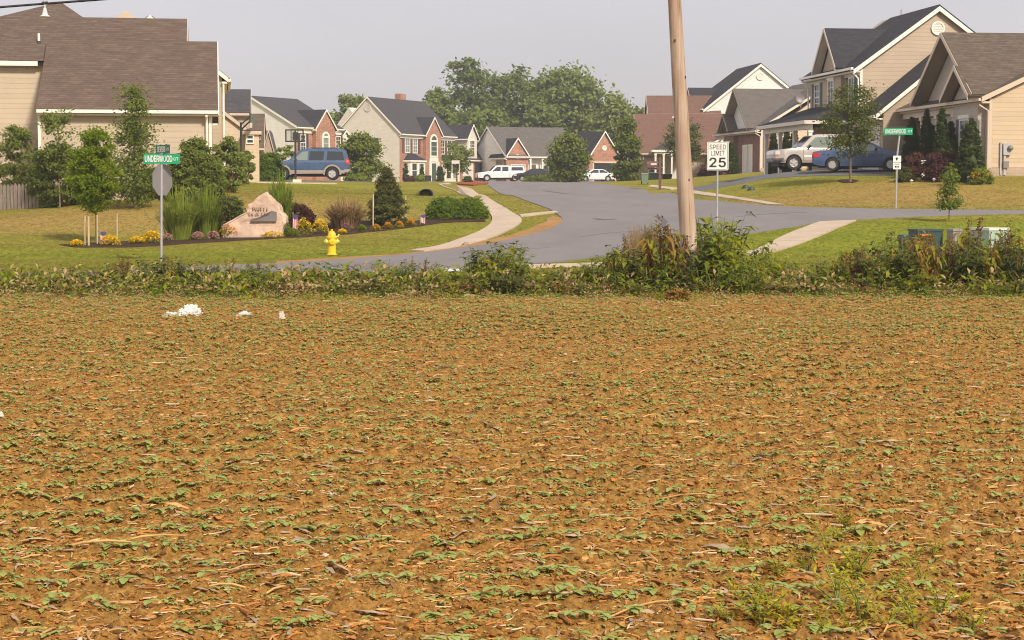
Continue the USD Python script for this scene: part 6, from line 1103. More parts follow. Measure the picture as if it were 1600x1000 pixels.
a1_ = math.radians(6); w1_ = 56 * s_; p1 = np.array([0.055, -0.035, zz(256)]); nb = part(th, 'street_name_plate', panel(w1_, 15.5 * s_, c=p1, rz=a1_), 'sign_green')
line_on(nb, 'UNDERWOOD', 9.4 * s_, p1, a1_, -5.0 * s_, 3.2 * s_, 'sign_white', 42 * s_); line_on(nb, 'CT', 4.2 * s_, p1, a1_, 21.5 * s_, 5.4 * s_, 'sign_white')
a2_ = math.radians(-56); p2 = np.array([0.075, 0.0, zz(240.5)]); w2_ = 31 * s_ / math.cos(a2_); nb = part(th, 'street_name_plate', panel(w2_, 14 * s_, c=p2, rz=a2_), 'sign_green_dark')
line_on(nb, 'DEVERS', 8.6 * s_, p2, a2_, -0.08, 2.9 * s_, 'sign_white', w2_ * 0.56); line_on(nb, 'CT', 4.2 * s_, p2, a2_, w2_ * 0.36, 4.8 * s_, 'sign_white')
m = MB(); m.box(0.02, 0.085, -0.02, 0.03, zz(243), zz(239.5)); part(th, 'bracket', m, 'galvanised')
# speed limit
Y = 47.5; b = on(1121, Y); s_ = Y / 2800; th = thing('speed_limit_sign', 'white speed limit 25 sign on a thin post right of the utility pole', 'sign', b); zz = lambda py: Z(py, Y) - b[2]
m = MB(); m.tube([(0.0, 0.04, -0.3), (0.0, 0.04, zz(226))], 0.026, 8); part(th, 'post', m, 'galvanised', True); w, h_ = 33.5 * s_, 44 * s_; c = np.array([0.0, 0, zz(266)]); nb = part(th, 'plate', panel(w, h_, 0.006, 0.035, c=c), 'sign_white')
fr_ = Polygon([(-w / 2, 0), (w / 2, 0), (w / 2, h_), (-w / 2, h_)]).buffer(-0.04).buffer(0.02); fr2 = fr_.difference(fr_.buffer(-0.011)); e = extrude(fr2, 0.002, 'y'); part(nb, 'border', trimesh.Trimesh(np.array(e.vertices) + c + [0, -0.0065, 0], e.faces, process=False), 'sign_black')
for t, hh, dz, ww in (('SPEED', 7.2, 32.5, 25.5), ('LIMIT', 7.2, 23.0, 21.0), ('25', 14.0, 5.2, 26.0)): text_part(nb, t, hh * s_, c + [0, -0.008, dz * s_], 0, 'sign_black', ww * s_, t == '25')
# smaller street name sign on the right
Y = 64.0; b = on(1400, Y); s_ = Y / 2800; th = thing('street_sign', 'green street name sign over two small white plates on the right lawn', 'sign', b); zz = lambda py: Z(py, Y) - b[2]
m = MB(); m.tube([(0, 0, -0.3), (0.02, 0, zz(243)), (0.10, 0, zz(210))], 0.034, 8); part(th, 'post', m, 'galvanised', True); c = np.array([0.04, -0.05, zz(211)]); a_ = math.radians(-4); nb = part(th, 'street_name_plate', panel(44 * s_, 11 * s_, c=c, rz=a_), 'sign_green'); line_on(nb, 'UNDERWOOD', 6.2 * s_, c, a_, -4.5 * s_, 2.6 * s_, 'sign_white', 32 * s_); line_on(nb, 'CT', 3.4 * s_, c, a_, 18.0 * s_, 4.2 * s_, 'sign_white')
for py0, py1, k in ((253.5, 243.5, 0), (264.5, 254.2, 1)):
    c = np.array([0.01, -0.05, zz(py0)]); nb = part(th, 'small_plate', panel(12.5 * s_, (py0 - py1) * s_, c=c), 'sign_white'); q = MB(); hh = (py0 - py1) * s_
    if k == 0:
        q.plate([c + [-0.03, -0.0075, hh * 0.28], c + [0.0, -0.0075, hh * 0.28], c + [0.045, -0.0075, hh * 0.72], c + [-0.05, -0.0075, hh * 0.72], c + [-0.05, -0.0075, hh * 0.6], c + [0.0, -0.0075, hh * 0.6]], (0, -0.002, 0))
    else:
        for x in (-0.07, -0.02, 0.03): q.box(c[0] + x, c[0] + x + 0.035, -0.0595, -0.0575, c[2] + hh * 0.25, c[2] + hh * 0.5)
        q.box(c[0] - 0.09, c[0] + 0.09, -0.0595, -0.0575, c[2] + hh * 0.74, c[2] + hh * 0.82)
    part(nb, 'mark', q, 'sign_black', kind='stuff')
# ---------------- fire hydrant ----------------
b = on(518, 46.6); th = thing('fire_hydrant', 'yellow fire hydrant by the road edge', 'fire hydrant', (b[0], b[1], b[2] - 0.02), 12, scale=0.93)
part(th, 'barrel', MB().lathe([(0.155, 0.0), (0.155, 0.035), (0.118, 0.05), (0.112, 0.33), (0.140, 0.335), (0.140, 0.36), (0.118, 0.37), (0.116, 0.475), (0.150, 0.48), (0.152, 0.505)], 24), 'hydrant_yellow', 40)
part(th, 'bonnet', MB().lathe([(0.152, 0.507), (0.152, 0.53), (0.118, 0.54), (0.112, 0.60), (0.085, 0.655), (0.045, 0.685), (0.030, 0.69), (0.030, 0.73), (0.001, 0.735)], 24), 'hydrant_yellow', 40)
for ax_, s, nm, r0 in (('x', 1, 'side_nozzle', 0.058), ('x', -1, 'side_nozzle', 0.058), ('y', -1, 'front_nozzle', 0.078)):
    m = MB(); pr = [(r0 * 0.8, 0.08 * s), (r0 * 0.8, 0.135 * s), (r0 * 1.12, 0.137 * s), (r0 * 1.12, 0.175 * s), (r0 * 0.5, 0.18 * s), (r0 * 0.32, 0.182 * s), (r0 * 0.32, 0.21 * s), (0.001, 0.211 * s)]; pr = pr if (s > 0) == (ax_ == 'x') else pr[::-1]; m.lathe(pr, 16, (0, 0, 0.40), ax_); part(th, nm, m, 'hydrant_pale' if ax_ == 'x' else 'hydrant_yellow', 40)
m = MB()
for k in range(8): a = k * math.pi / 4; m.lathe([(0.012, 0.0), (0.012, 0.05), (0.001, 0.051)], 6, (0.136 * math.cos(a), 0.136 * math.sin(a), 0.49))
part(th, 'bolt', m, 'hydrant_pale', kind='stuff'); m = MB(); m.tube([(0.165, -0.01, 0.52), (0.20, -0.02, 0.60)], [0.018, 0.022], 6); part(th, 'chain_hook', m, 'hydrant_pale')
# ---------------- rock with plaque ----------------
Y = 55.0; b = on(398, Y); k = Y / 2800; out = [(349, 362), (352, 349), (362, 343), (376, 335), (385, 330), (384, 325), (394, 316), (403, 308), (416, 302), (424, 312), (435, 320), (436, 328), (443, 336), (444, 346), (438, 356), (436, 364)]
pl = [((px - 398) * k, (363 - py) * k) for px, py in out]; poly = Polygon(pl); rs = np.random.RandomState(3)
pts = []
for z_, sc, dx in ((0.0, 0.93, 0), (0.12, 1.0, 0), (0.45, 0.97, 0.02), (0.8, 0.70, 0.06)):
    cx, cz = poly.centroid.x, 0.25
    for x, z in pl: pts.append((cx + (x - cx) * sc + dx, z_ - 0.25 + 0.10 * (z / 1.2), max(-0.2, cz + (z - cz) * sc - (0.15 if z < 0.05 else 0))))
hull = trimesh.Trimesh(np.array(pts)).convex_hull
lay = []
mm = MB(); n_ = len(pl); rings = []
for z_, sc, dx in ((-0.22, 0.90, 0.0), (-0.16, 1.0, 0.0), (0.25, 0.98, 0.02), (0.55, 0.62, 0.06)):
    cx, cz = poly.centroid.x, 0.30; rings.append([(cx + (x - cx) * sc + dx, z_ + 0.16 * max(0, z), max(-0.25, cz + (z - cz) * sc) if z > 0.06 else -0.25) for x, z in pl])
rk = MB(); v = np.array(rings).reshape(-1, 3); f = []
for j in range(3):
    for i in range(n_): f.append((j * n_ + i, j * n_ + (i + 1) % n_, (j + 1) * n_ + (i + 1) % n_, (j + 1) * n_ + i))
rk.add(v, [q[::-1] for q in f]); tri = trimesh.creation.triangulate_polygon(Polygon([(q[0], q[2]) for q in rings[0]]), engine='earcut'); fv = np.array([(x, 0, z) for x, z in tri[0]]); rk.add(np.c_[fv[:, 0], np.interp(fv[:, 2], [-0.25, 1.2], [-0.22, -0.03]), fv[:, 2]], tri[1]); rk.add(np.c_[fv[:, 0] * 0.6, np.full(len(fv), 0.62), fv[:, 2] * 0.55], tri[1][:, ::-1])
R0 = rk.mesh(); R0.merge_vertices(); R0 = R0.subdivide().subdivide().subdivide(); v = np.array(R0.vertices); nz = meshkit.fbm(v * [3.2, 3.2, 4.2] + 9, 4, 2) - 0.5; dr = v - np.array([0.05, 0.25, 0.45]); dr /= np.linalg.norm(dr, axis=1, keepdims=True); v = v + dr * (0.16 * nz)[:, None] + dr * (0.05 * np.abs(meshkit.fbm(v * [6, 6, 12], 3, 5) - 0.5))[:, None]
th = thing('boulder', 'big tan boulder with engraved letters and a dark step-shaped plaque', 'rock', (b[0], b[1], b[2] + 0.10), scale=1.06); part(th, 'stone', trimesh.Trimesh(v, R0.faces, process=False), 'rock_stone', 25)
yf = lambda z: np.interp(z, [-0.25, 1.2], [-0.22, -0.03]) - 0.075
pp = lambda px, py: ((px - 398) * k, (363 - py) * k)
loop = [pp(*q) for q in ((393, 344), (431, 344), (431, 330.5), (424, 328.5), (419, 335.5), (413, 337.5), (394, 340))]; m = MB(); a = [(x, yf(z), z) for x, z in loop]; m.solid(a, [(x, y + 0.05, z) for x, y, z in a]); part(th, 'plaque', m, 'plaque_grey')
for s, hh, px, py, w in (('GAP', 7.0, 407, 327, 22), ('VIEW', 6.0, 403, 336, 28)):
    pass
for line, (px0, px1, py) in enumerate(((395, 418, 327.5), (391, 416, 335))):      # worn engraving, not legible in the photograph
    rr = np.random.RandomState(20 + line); q = MB(); x = px0
    while x < px1:
        w = rr.uniform(2.0, 3.6); h1 = rr.uniform(4.0, 5.6); (xa, za), (xb, zb_) = pp(x, py), pp(x + w, py - h1)
        for seg in range(2):
            u0, w0, u1, w1 = rr.uniform(xa, xb), za, rr.uniform(xa, xb), zb_; q.tube([(u0, yf(w0) + 0.012, w0), ((u0 + u1) / 2 + rr.uniform(-.02, .02), yf((w0 + w1) / 2) + 0.012, (w0 + w1) / 2), (u1, yf(w1) + 0.012, w1)], 0.013, 5)
        x += w + rr.uniform(1.0, 1.8)
    part(th, 'engraving', q, 'rock_cut', kind='stuff')
# ---------------- small flags, stakes ----------------
def small_flag(label, px, base, top):
    c = at(px, base); H = max(0.4, hgt(top, c[1], c[2])); th = thing('small_flag', label, 'flag', c, 0, 'small flags in the flower bed'); part(th, 'staff', MB().tube([(0, 0, -0.1), (0.01, 0, H)], 0.008, 6), 'stake_wood'); m = MB(); h0, h1, w = H * 0.22, H * 0.86, 0.16
    cl = lambda u, t: (0.012 + w * u, -0.012 - 0.02 * math.sin(u * 6 + t * 3), h0 + (h1 - h0) * t - 0.05 * u * (1 - t))
    for i in range(6):                                      # red and white stripes hanging down, blue corner on top
        q = MB(); u0, u1 = i / 6, (i + 1) / 6; q.add([cl(u0, 0), cl(u1, 0), cl(u1, 0.72), cl(u0, 0.72)], [(0, 1, 2, 3)]); part(th, 'stripe', q, 'flag_red' if i % 2 else 'flag_cloth')
    q = MB(); q.add([cl(0, 0.725), cl(1, 0.725), cl(1, 1), cl(0, 1)], [(0, 1, 2, 3)]); part(th, 'canton', q, 'flag_blue')
for lab, px, base, top in (('small striped flag at the foot of the staked lime tree', 157, 384, 359), ('small faded flag at the left foot of the rock', 372.5, 368, 345), ('small flag in front of the rock plaque', 416, 366, 338), ('tallest small flag, between rock and dark red shrub', 457.5, 363, 331), ('small flag at the right end of the flower bed', 657, 352, 333)): small_flag(lab, px, base, top)
for lab, px, base, top, r in (('pale wooden stake left of the lime tree trunk', 133, 384, 337, 0.028), ('pale wooden stake just beside the lime tree trunk', 138.5, 385, 338, 0.032), ('grey wooden stake right of the lime tree trunk', 152, 382, 336, 0.022), ('lone wooden stake standing right of the lime tree', 183, 374, 333, 0.022), ('wooden stake left of the spruce', 583, 354, 303, 0.028), ('wooden stake right of the spruce', 633.5, 349, 305, 0.026)):
    c = at(px, base); H = hgt(top, c[1], c[2]); single('stake', MB().tube(np.array([(c[0], c[1], c[2] - 0.2), (c[0] + 0.01, c[1], c[2] + H)]), [r, r * 0.9], 7), 'stake_wood', lab, 'stake', 'wooden stakes holding young trees')
# ---------------- picket fence ----------------
th = thing('picket_fence', 'weathered grey wooden picket fence at the left edge', 'fence', (0, 0, 0)); fx = np.linspace(X(-70, 71.2), X(60, 69.2), 24); fy = np.linspace(71.2, 69.2, 24); d = np.array([fx[-1] - fx[0], fy[-1] - fy[0]]); d /= np.linalg.norm(d); nn = np.array([d[1], -d[0]]); rs = np.random.RandomState(8)
for i, (x, y) in enumerate(zip(fx, fy)):
    z = float(terr(x, y)); hh = 0.98 + rs.uniform(-0.03, 0.03); w = 0.07; a = np.array([[x, y]] * 5) + np.outer([-w, w, w, 0, -w], d); zz_ = [z - 0.05, z - 0.05, z + hh - 0.08, z + hh, z + hh - 0.08]; lo = np.c_[a, zz_] + [*(nn * 0.03), 0]; part(th, 'picket', MB().solid(lo, lo + [*(nn * 0.02), 0]), 'fence_wood')
for dz in (0.25, 0.75):
    q = [np.array([fx[0], fy[0], float(terr(fx[0], fy[0])) + dz]), np.array([fx[-1], fy[-1], float(terr(fx[-1], fy[-1])) + dz])]; part(th, 'rail', MB().tube(q, 0.04, 4), 'fence_wood')
m = MB(); x, y = fx[-1] + 0.1, fy[-1]; z = float(terr(x, y)); m.box(x - 0.06, x + 0.06, y - 0.02, y + 0.1, z - 0.2, z + 1.02); part(th, 'post', m, 'fence_wood')
# ---------------- utility cabinets, pedestal, bins ----------------
def cabinet(label, px0, px1, top, Y, body, lid, depth, rz=0, name='utility_cabinet'):
    x0, x1 = X(px0, Y), X(px1, Y); b = on((px0 + px1) / 2, Y); H = hgt(top, Y, b[2]); w = x1 - x0; th = thing(name, label, 'utility box', b, rz); m = MB(); m.box(-w / 2, w / 2, 0, depth, -0.05, H * 0.93); part(th, 'body', m, body); m = MB(); m.box(-w / 2 - 0.015, w / 2 + 0.015, -0.02, depth + 0.015, H * 0.935, H); part(th, 'lid', m, lid)
    m = MB(); m.box(-w / 2 + 0.03, -0.006, -0.014, -0.002, 0.06, H * 0.86); part(th, 'door', m, body); m = MB(); m.box(0.006, w / 2 - 0.03, -0.014, -0.002, 0.06, H * 0.86); part(th, 'door', m, body); m = MB(); m.box(0.02, 0.045, -0.035, -0.0145, H * 0.4, H * 0.52); part(th, 'handle', m, 'galvanised'); return th, w, H
th, w, H = cabinet('pale green pad transformer box nearest the right edge, among weeds', 1541, 1583, 356, 40.5, 'cabinet_green', 'cabinet_pale', 0.6, 30)
th, w, H = cabinet('dark green utility box with orange warning strip, behind the weeds', 1434, 1476, 358, 41.5, 'cabinet_dark', 'cabinet_dark', 0.5, 14)
m = MB(); m.box(-w / 2 + 0.03, 0.0, -0.020, -0.0145, H * 0.78, H * 0.86); part(th, 'warning_strip', m, 'cabinet_orange')
th, w, H = cabinet('narrow grey utility box right beside the dark green one', 1490, 1504, 357.5, 41.2, 'cabinet_grey', 'cabinet_grey', 0.3, 14)
b = on(1412, 40); H = hgt(366, 40, b[2]); th = thing('pedestal', 'small round dark green cable pedestal left of the utility boxes', 'utility box', b); part(th, 'tube', MB().lathe([(0.095, -0.05), (0.095, H - 0.16), (0.10, H - 0.155)], 18), 'pedestal_green', 40); part(th, 'cap', MB().lathe([(0.125, H - 0.16), (0.13, H - 0.06), (0.115, H - 0.015), (0.06, H), (0.001, H)], 18), 'pedestal_green', 40)
def bin_(label, px, top, Y, w, look, rz=0):
    b = on(px, Y); H = hgt(top, Y, b[2]); th = thing('wheeled_bin', label, 'bin', b, rz); m = MB(); a = w * 0.40; c = w * 0.5; m.solid([(-a, -a, 0.05), (a, -a, 0.05), (a, a, 0.05), (-a, a, 0.05)], [(-c, -c, H * 0.9), (c, -c, H * 0.9), (c, c, H * 0.9), (-c, c, H * 0.9)]); part(th, 'body', m, look); m = MB(); m.solid([(-c * 1.05, -c * 1.1, H * 0.905), (c * 1.05, -c * 1.1, H * 0.905), (c * 1.05, c * 1.1, H * 0.905), (-c * 1.05, c * 1.1, H * 0.905)], [(-c * 0.9, -c * 0.9, H), (c * 0.9, -c * 0.9, H), (c * 0.9, c, H), (-c * 0.9, c, H)]); part(th, 'lid', m, look)
    for s in (-1, 1): part(th, 'wheel', MB().lathe([(0.001, -0.03), (0.1, -0.03), (0.1, 0.03), (0.001, 0.03)], 12, (s * a * 1.05, a, 0.1), 'x'), 'tyre')
bin_('pale green wheeled bin by the road, left of the mailbox post', 1007.5, 270.5, 108, 0.42, 'bin_pale'); bin_('wide dark green bin under the white porch', 1022, 270, 150, 1.2, 'bin_green'); bin_('low dark bin right of the wide green one', 1042, 272, 151, 0.8, 'black_plastic'); bin_('black bin before the green front door', 669, 274, 188, 0.7, 'black_plastic')
# mailbox
Y = 100; b = on(1031, Y); zz = lambda py: Z(py, Y) - b[2]; th = thing('mailbox', 'brown mailbox on a brown wooden post by the road', 'mailbox', b); m = MB(); m.box(-0.07, 0.07, -0.07, 0.07, -0.2, zz(246)); part(th, 'post', m, 'mailbox_brown'); m = MB(); m.box(-0.68, -0.071, -0.05, 0.05, zz(265), zz(262)); part(th, 'arm', m, 'mailbox_brown')
an = np.linspace(0, np.pi, 9); pr = [(0.14 * math.cos(t), 0.20 + 0.14 * math.sin(t)) for t in an] + [(-0.14, 0.0), (0.14, 0.0)]; e = extrude(pr, 0.62, 'x'); part(th, 'box', trimesh.Trimesh(np.array(e.vertices) + [-0.74, 0, zz(261.5)], e.faces, process=False), 'mailbox_brown'); m = MB(); m.box(-0.52, -0.2, -0.155, -0.142, zz(258), zz(255)); part(th, 'newspaper', m, 'paper_white')
# ---------------- basketball hoops ----------------
def hoop(label, px, Y, base, pole_top, board=None, side=False, dark='black_plastic'):
    b = on(px, Y); zz = lambda py: Z(py, Y) - b[2]; th = thing('basketball_hoop', label, 'hoop', b); m = MB(); m.tube([(0, 0, -0.1), (0, 0, zz(pole_top))], 0.055, 10); part(th, 'pole', m, dark, True); k = Y / 2800
    if side:                                               # seen edge-on: arms reach right to a board turned away
        m = MB(); m.tube([(0, 0, zz(pole_top) - 0.12), (0.42, 0, zz(184)), (0.58, 0, zz(181))], 0.04, 8); part(th, 'arm', m, dark, True); m = MB(); m.tube([(0, 0, zz(pole_top) - 0.4), (0.5, 0, zz(189))], 0.04, 8); part(th, 'arm', m, dark, True); m = MB(); m.box(0.58, 0.63, -0.85, 0.85, zz(192), zz(181) + 0.1); part(th, 'backboard', m, 'car_glass_light'); m = MB(); m.box(0.575, 0.635, -0.87, -0.80, zz(193), zz(180) + 0.1); part(th, 'frame', m, dark)
    else:
        x0, x1, z0, z1 = (446.5 - px) * k, (475.5 - px) * k, zz(222), zz(202); m = MB(); t = 0.075; m.box(x0, x1, -0.06, 0.0, z1 - t, z1).box(x0, x1, -0.06, 0.0, z0, z0 + t).box(x0, x0 + t, -0.058, -0.002, z0 + t, z1 - t).box(x1 - t, x1, -0.058, -0.002, z0 + t, z1 - t); fr_ = part(th, 'backboard_frame', m, dark); m = MB(); m.box(x0 + t, x1 - t, -0.045, -0.03, z0 + t, z1 - t); part(th, 'backboard', m, 'hoop_panel')
        for a, b2 in ((0.30, 0.345), (0.66, 0.705)): m = MB(); m.box(x0 + (x1 - x0) * a, x0 + (x1 - x0) * b2, -0.062, -0.046, z0 + t, z1 - t); part(fr_, 'bar', m, dark)
        m = MB(); m.box(-0.14, 0.14, -0.1, -0.065, z0 + 0.1, z0 + 0.55); part(th, 'bracket', m, dark); m = MB(); a = np.linspace(0, 2 * np.pi, 25); m.tube(np.stack([0.22 * np.cos(a), 0.24 + 0.22 * np.sin(a), np.full(25, z0 + 0.25)], 1), 0.012, 6); part(th, 'rim', m, 'sign_red', True); m = MB(); m.box(-0.12, 0.32, -0.3, 0.35, -0.05, 0.16); part(th, 'base', m, 'sign_white')
make('hoop_panel', {'t': ('transparent_bsdf', {'color': (0.92, 0.92, 0.92)}), 'g': ('glossy_bsdf', {'roughness': 0.15, 'color': (0.9, 0.9, 0.9)}), 'f': ('fresnel', {'IOR': 1.45}), 'm': ('mix_closure', {})}, [('f.fac', 'm.fac'), ('t.BSDF', 'm.closure1'), ('g.BSDF', 'm.closure2')], 'm.closure')
hoop('basketball hoop with framed clear backboard in front of the blue vehicle', 462, 101, 281, 205); hoop('black basketball pole seen edge-on at the left end of the driveway', 377.5, 96, 270, 191, side=True)
# white parking kerb and small items by the driveway
xs = np.linspace(X(402, 96), X(527, 99.5), 6)
th = thing('timber_edging', 'long white edging along the near side of the left driveway', 'edging', (0, 0, 0))
for i in range(5):
    y0, y1 = np.interp([xs[i], xs[i + 1]], [xs[0], xs[-1]], [96, 99.5]); a, b_ = T(xs[i] + 0.01, y0, 0.07), T(xs[i + 1] - 0.01, y1, 0.07); m = MB(); m.plate([a + [0, -.1, 0], b_ + [0, -.1, 0], b_ + [0, .1, 0], a + [0, .1, 0]], (0, 0, -0.22)); part(th, 'beam', m, 'concrete_look')
# culvert
b = at(666, 306); th = thing('culvert', 'dark round culvert mouth in the lawn right of the spruce', 'culvert', (b[0], b[1], b[2] + 0.02)); n = 20; a = np.linspace(0, 2 * np.pi, n, endpoint=False); m = MB(); ro, ri = 0.24, 0.21
for r_, flip in ((ro, 1), (ri, 0)):
    v = np.vstack([np.stack([1.35 * r_ * np.cos(a), np.full(n, y), 0.06 + r_ * np.sin(a)], 1) for y in (-0.35, 1.6)]); f = [(i, (i + 1) % n, n + (i + 1) % n, n + i) for i in range(n)]; m.add(v, f if flip else [q[::-1] for q in f])
v = np.vstack([np.stack([1.35 * r_ * np.cos(a), np.full(n, -0.35), 0.06 + r_ * np.sin(a)], 1) for r_ in (ro, ri)]); m.add(v, [(i, n + i, n + (i + 1) % n, (i + 1) % n) for i in range(n)]); part(th, 'pipe', m, 'pipe_dark', 30); m = MB(); m.add(np.stack([1.33 * ri * np.cos(a), np.full(n, 1.5), 0.06 + ri * np.sin(a)], 1), [(0, i, i + 1) for i in range(1, n - 1)]); part(th, 'inside', m, 'pipe_dark')
m = MB(); m.ball((0, 0.75, -0.06), 1.0, 3, (0.55, 0.8, 0.36), 0.10, 3); v = np.vstack(m.v); m.v = [v[:]]; fmask = None; part(th, 'earth_cover', m, 'lawn_bank', True)
# far road-side white sign and landscape lights
b = on(712, 190); zz = lambda py: Z(py, 190) - b[2]; th = thing('yard_sign', 'small blank white board on posts before the brick front', 'sign', b); m = MB(); m.box(-0.42, 0.42, -0.03, 0.03, zz(256), zz(250.5)); part(th, 'board', m, 'paper_white')
for s in (-0.38, 0.38): m = MB(); m.box(s - 0.03, s + 0.03, 0.031, 0.07, -0.1, zz(251)); part(th, 'post', m, 'white_trim')
for px, py, lab in ((1424, 273.5, 'white path light left in the house bed'), (1459, 274, 'white path light in the middle of the house bed'), (1513, 262, 'pale garden light before the bright cedar')):
    b = on(px, 75.8); th = thing('path_light', lab, 'light', b); part(th, 'stake', MB().tube([(0, 0, -0.05), (0, 0, 0.16)], 0.012, 6), 'galvanised'); part(th, 'head', MB().lathe([(0.03, 0.16), (0.05, 0.22), (0.09, 0.24), (0.02, 0.29), (0.001, 0.3)], 12), 'paper_white', True)
b = on(1442, 79.5); th = thing('garden_post', 'short white post before the cedars in the house bed', 'post', b); m = MB(); m.box(-0.09, 0.09, -0.07, 0.07, -0.1, hgt(252, 79.5, b[2])); part(th, 'post', m, 'white_trim'); m = MB(); h_ = hgt(252, 79.5, b[2]); m.box(-0.11, 0.11, -0.09, 0.09, h_ + 0.002, h_ + 0.05); part(th, 'cap', m, 'white_trim')
for px, py, lab in ((1165, 294, 'dark lump of drain pipe on the right lawn, left one'), (1174, 297, 'dark blue drain cap on the right lawn, right one')): b = at(px, py); th = thing('drain_cap', lab, 'drain', b); part(th, 'cap', MB().lathe([(0.16, -0.05), (0.15, 0.08), (0.08, 0.15), (0.001, 0.16)], 14), 'cabinet_dark', True); part(th, 'rim', MB().lathe([(0.2, -0.03), (0.2, 0.03), (0.155, 0.035)], 14), 'black_plastic', True)
# ---------------- litter in the field ----------------
def crumple(label, px, base, w, h, seed, look='paper_white', stretch=1.0):
    c = F(px, base); k = c[1] / 2800; r = np.random.RandomState(seed); m = trimesh.creation.icosphere(4, 1.0); v = np.array(m.vertices); n1 = meshkit.fbm(v * 1.6 + seed, 3, seed); n2 = np.abs(meshkit.fbm(v * 3.3 + seed, 3, seed + 5) - 0.5) * 2; n3 = np.abs(meshkit.fbm(v * 6.5 + seed, 2, seed + 8) - 0.5) * 2; v = v * (0.50 + 0.70 * n1 + 0.6 * n2 + 0.35 * n3)[:, None]; v[:, 0] *= w * k / 2; v[:, 1] *= w * k * 0.3; v[:, 2] = np.maximum(v[:, 2], -0.15) * h * k * 0.9
    return single('litter', trimesh.Trimesh(v + [c[0], c[1], float(field_z(c[0], c[1])) + 0.01], m.faces, process=False), look, label, 'litter', smooth=25)
crumple('big crumpled white bag, right lump of the larger litter pair', 297, 503, 46, 20, 1); crumple('small flat white bag touching the left of the big crumpled one', 268, 503, 32, 10, 2); crumple('low white scrap between the big bag and the upright scrap', 381, 503.5, 22, 8, 3); crumple('upright torn white scrap standing alone in the field', 441, 505, 9, 18, 4); crumple('pale flat scrap near the weed edge below the road', 733, 469, 18, 6, 6, 'straw_pale'); crumple('white scrap at the left border of the field', 0, 681, 12, 9, 7)
# ---------------- vehicles ----------------
def cs(points): return manifold3d.CrossSection([np.asarray(points, float)])
def solid_xz(poly, w):                                      # side outline (x, z) extruded across the width, centred on y = 0
    c = poly if isinstance(poly, manifold3d.CrossSection) else cs(poly); return c.extrude(w).translate([0, 0, -w / 2]).transform(np.array([[1, 0, 0, 0], [0, 0, -1, 0], [0, 1, 0, 0]], float))
def solid_yz(poly, x0, x1):
    c = poly if isinstance(poly, manifold3d.CrossSection) else cs(poly); return c.extrude(x1 - x0).transform(np.array([[0, 0, 1, x0], [1, 0, 0, 0], [0, 1, 0, 0]], float))
def ccw(p): p = np.asarray(p, float); return p if Polygon(p).exterior.is_ccw else p[::-1]
def rounded(p, r): c = cs(ccw(p)); return c.offset(-r, manifold3d.JoinType.Round, 2.0, 24).offset(r, manifold3d.JoinType.Round, 2.0, 24)
def mesh_of(m): return trimesh.Trimesh(np.array(m.to_mesh().vert_properties[:, :3]), np.array(m.to_mesh().tri_verts), process=False)
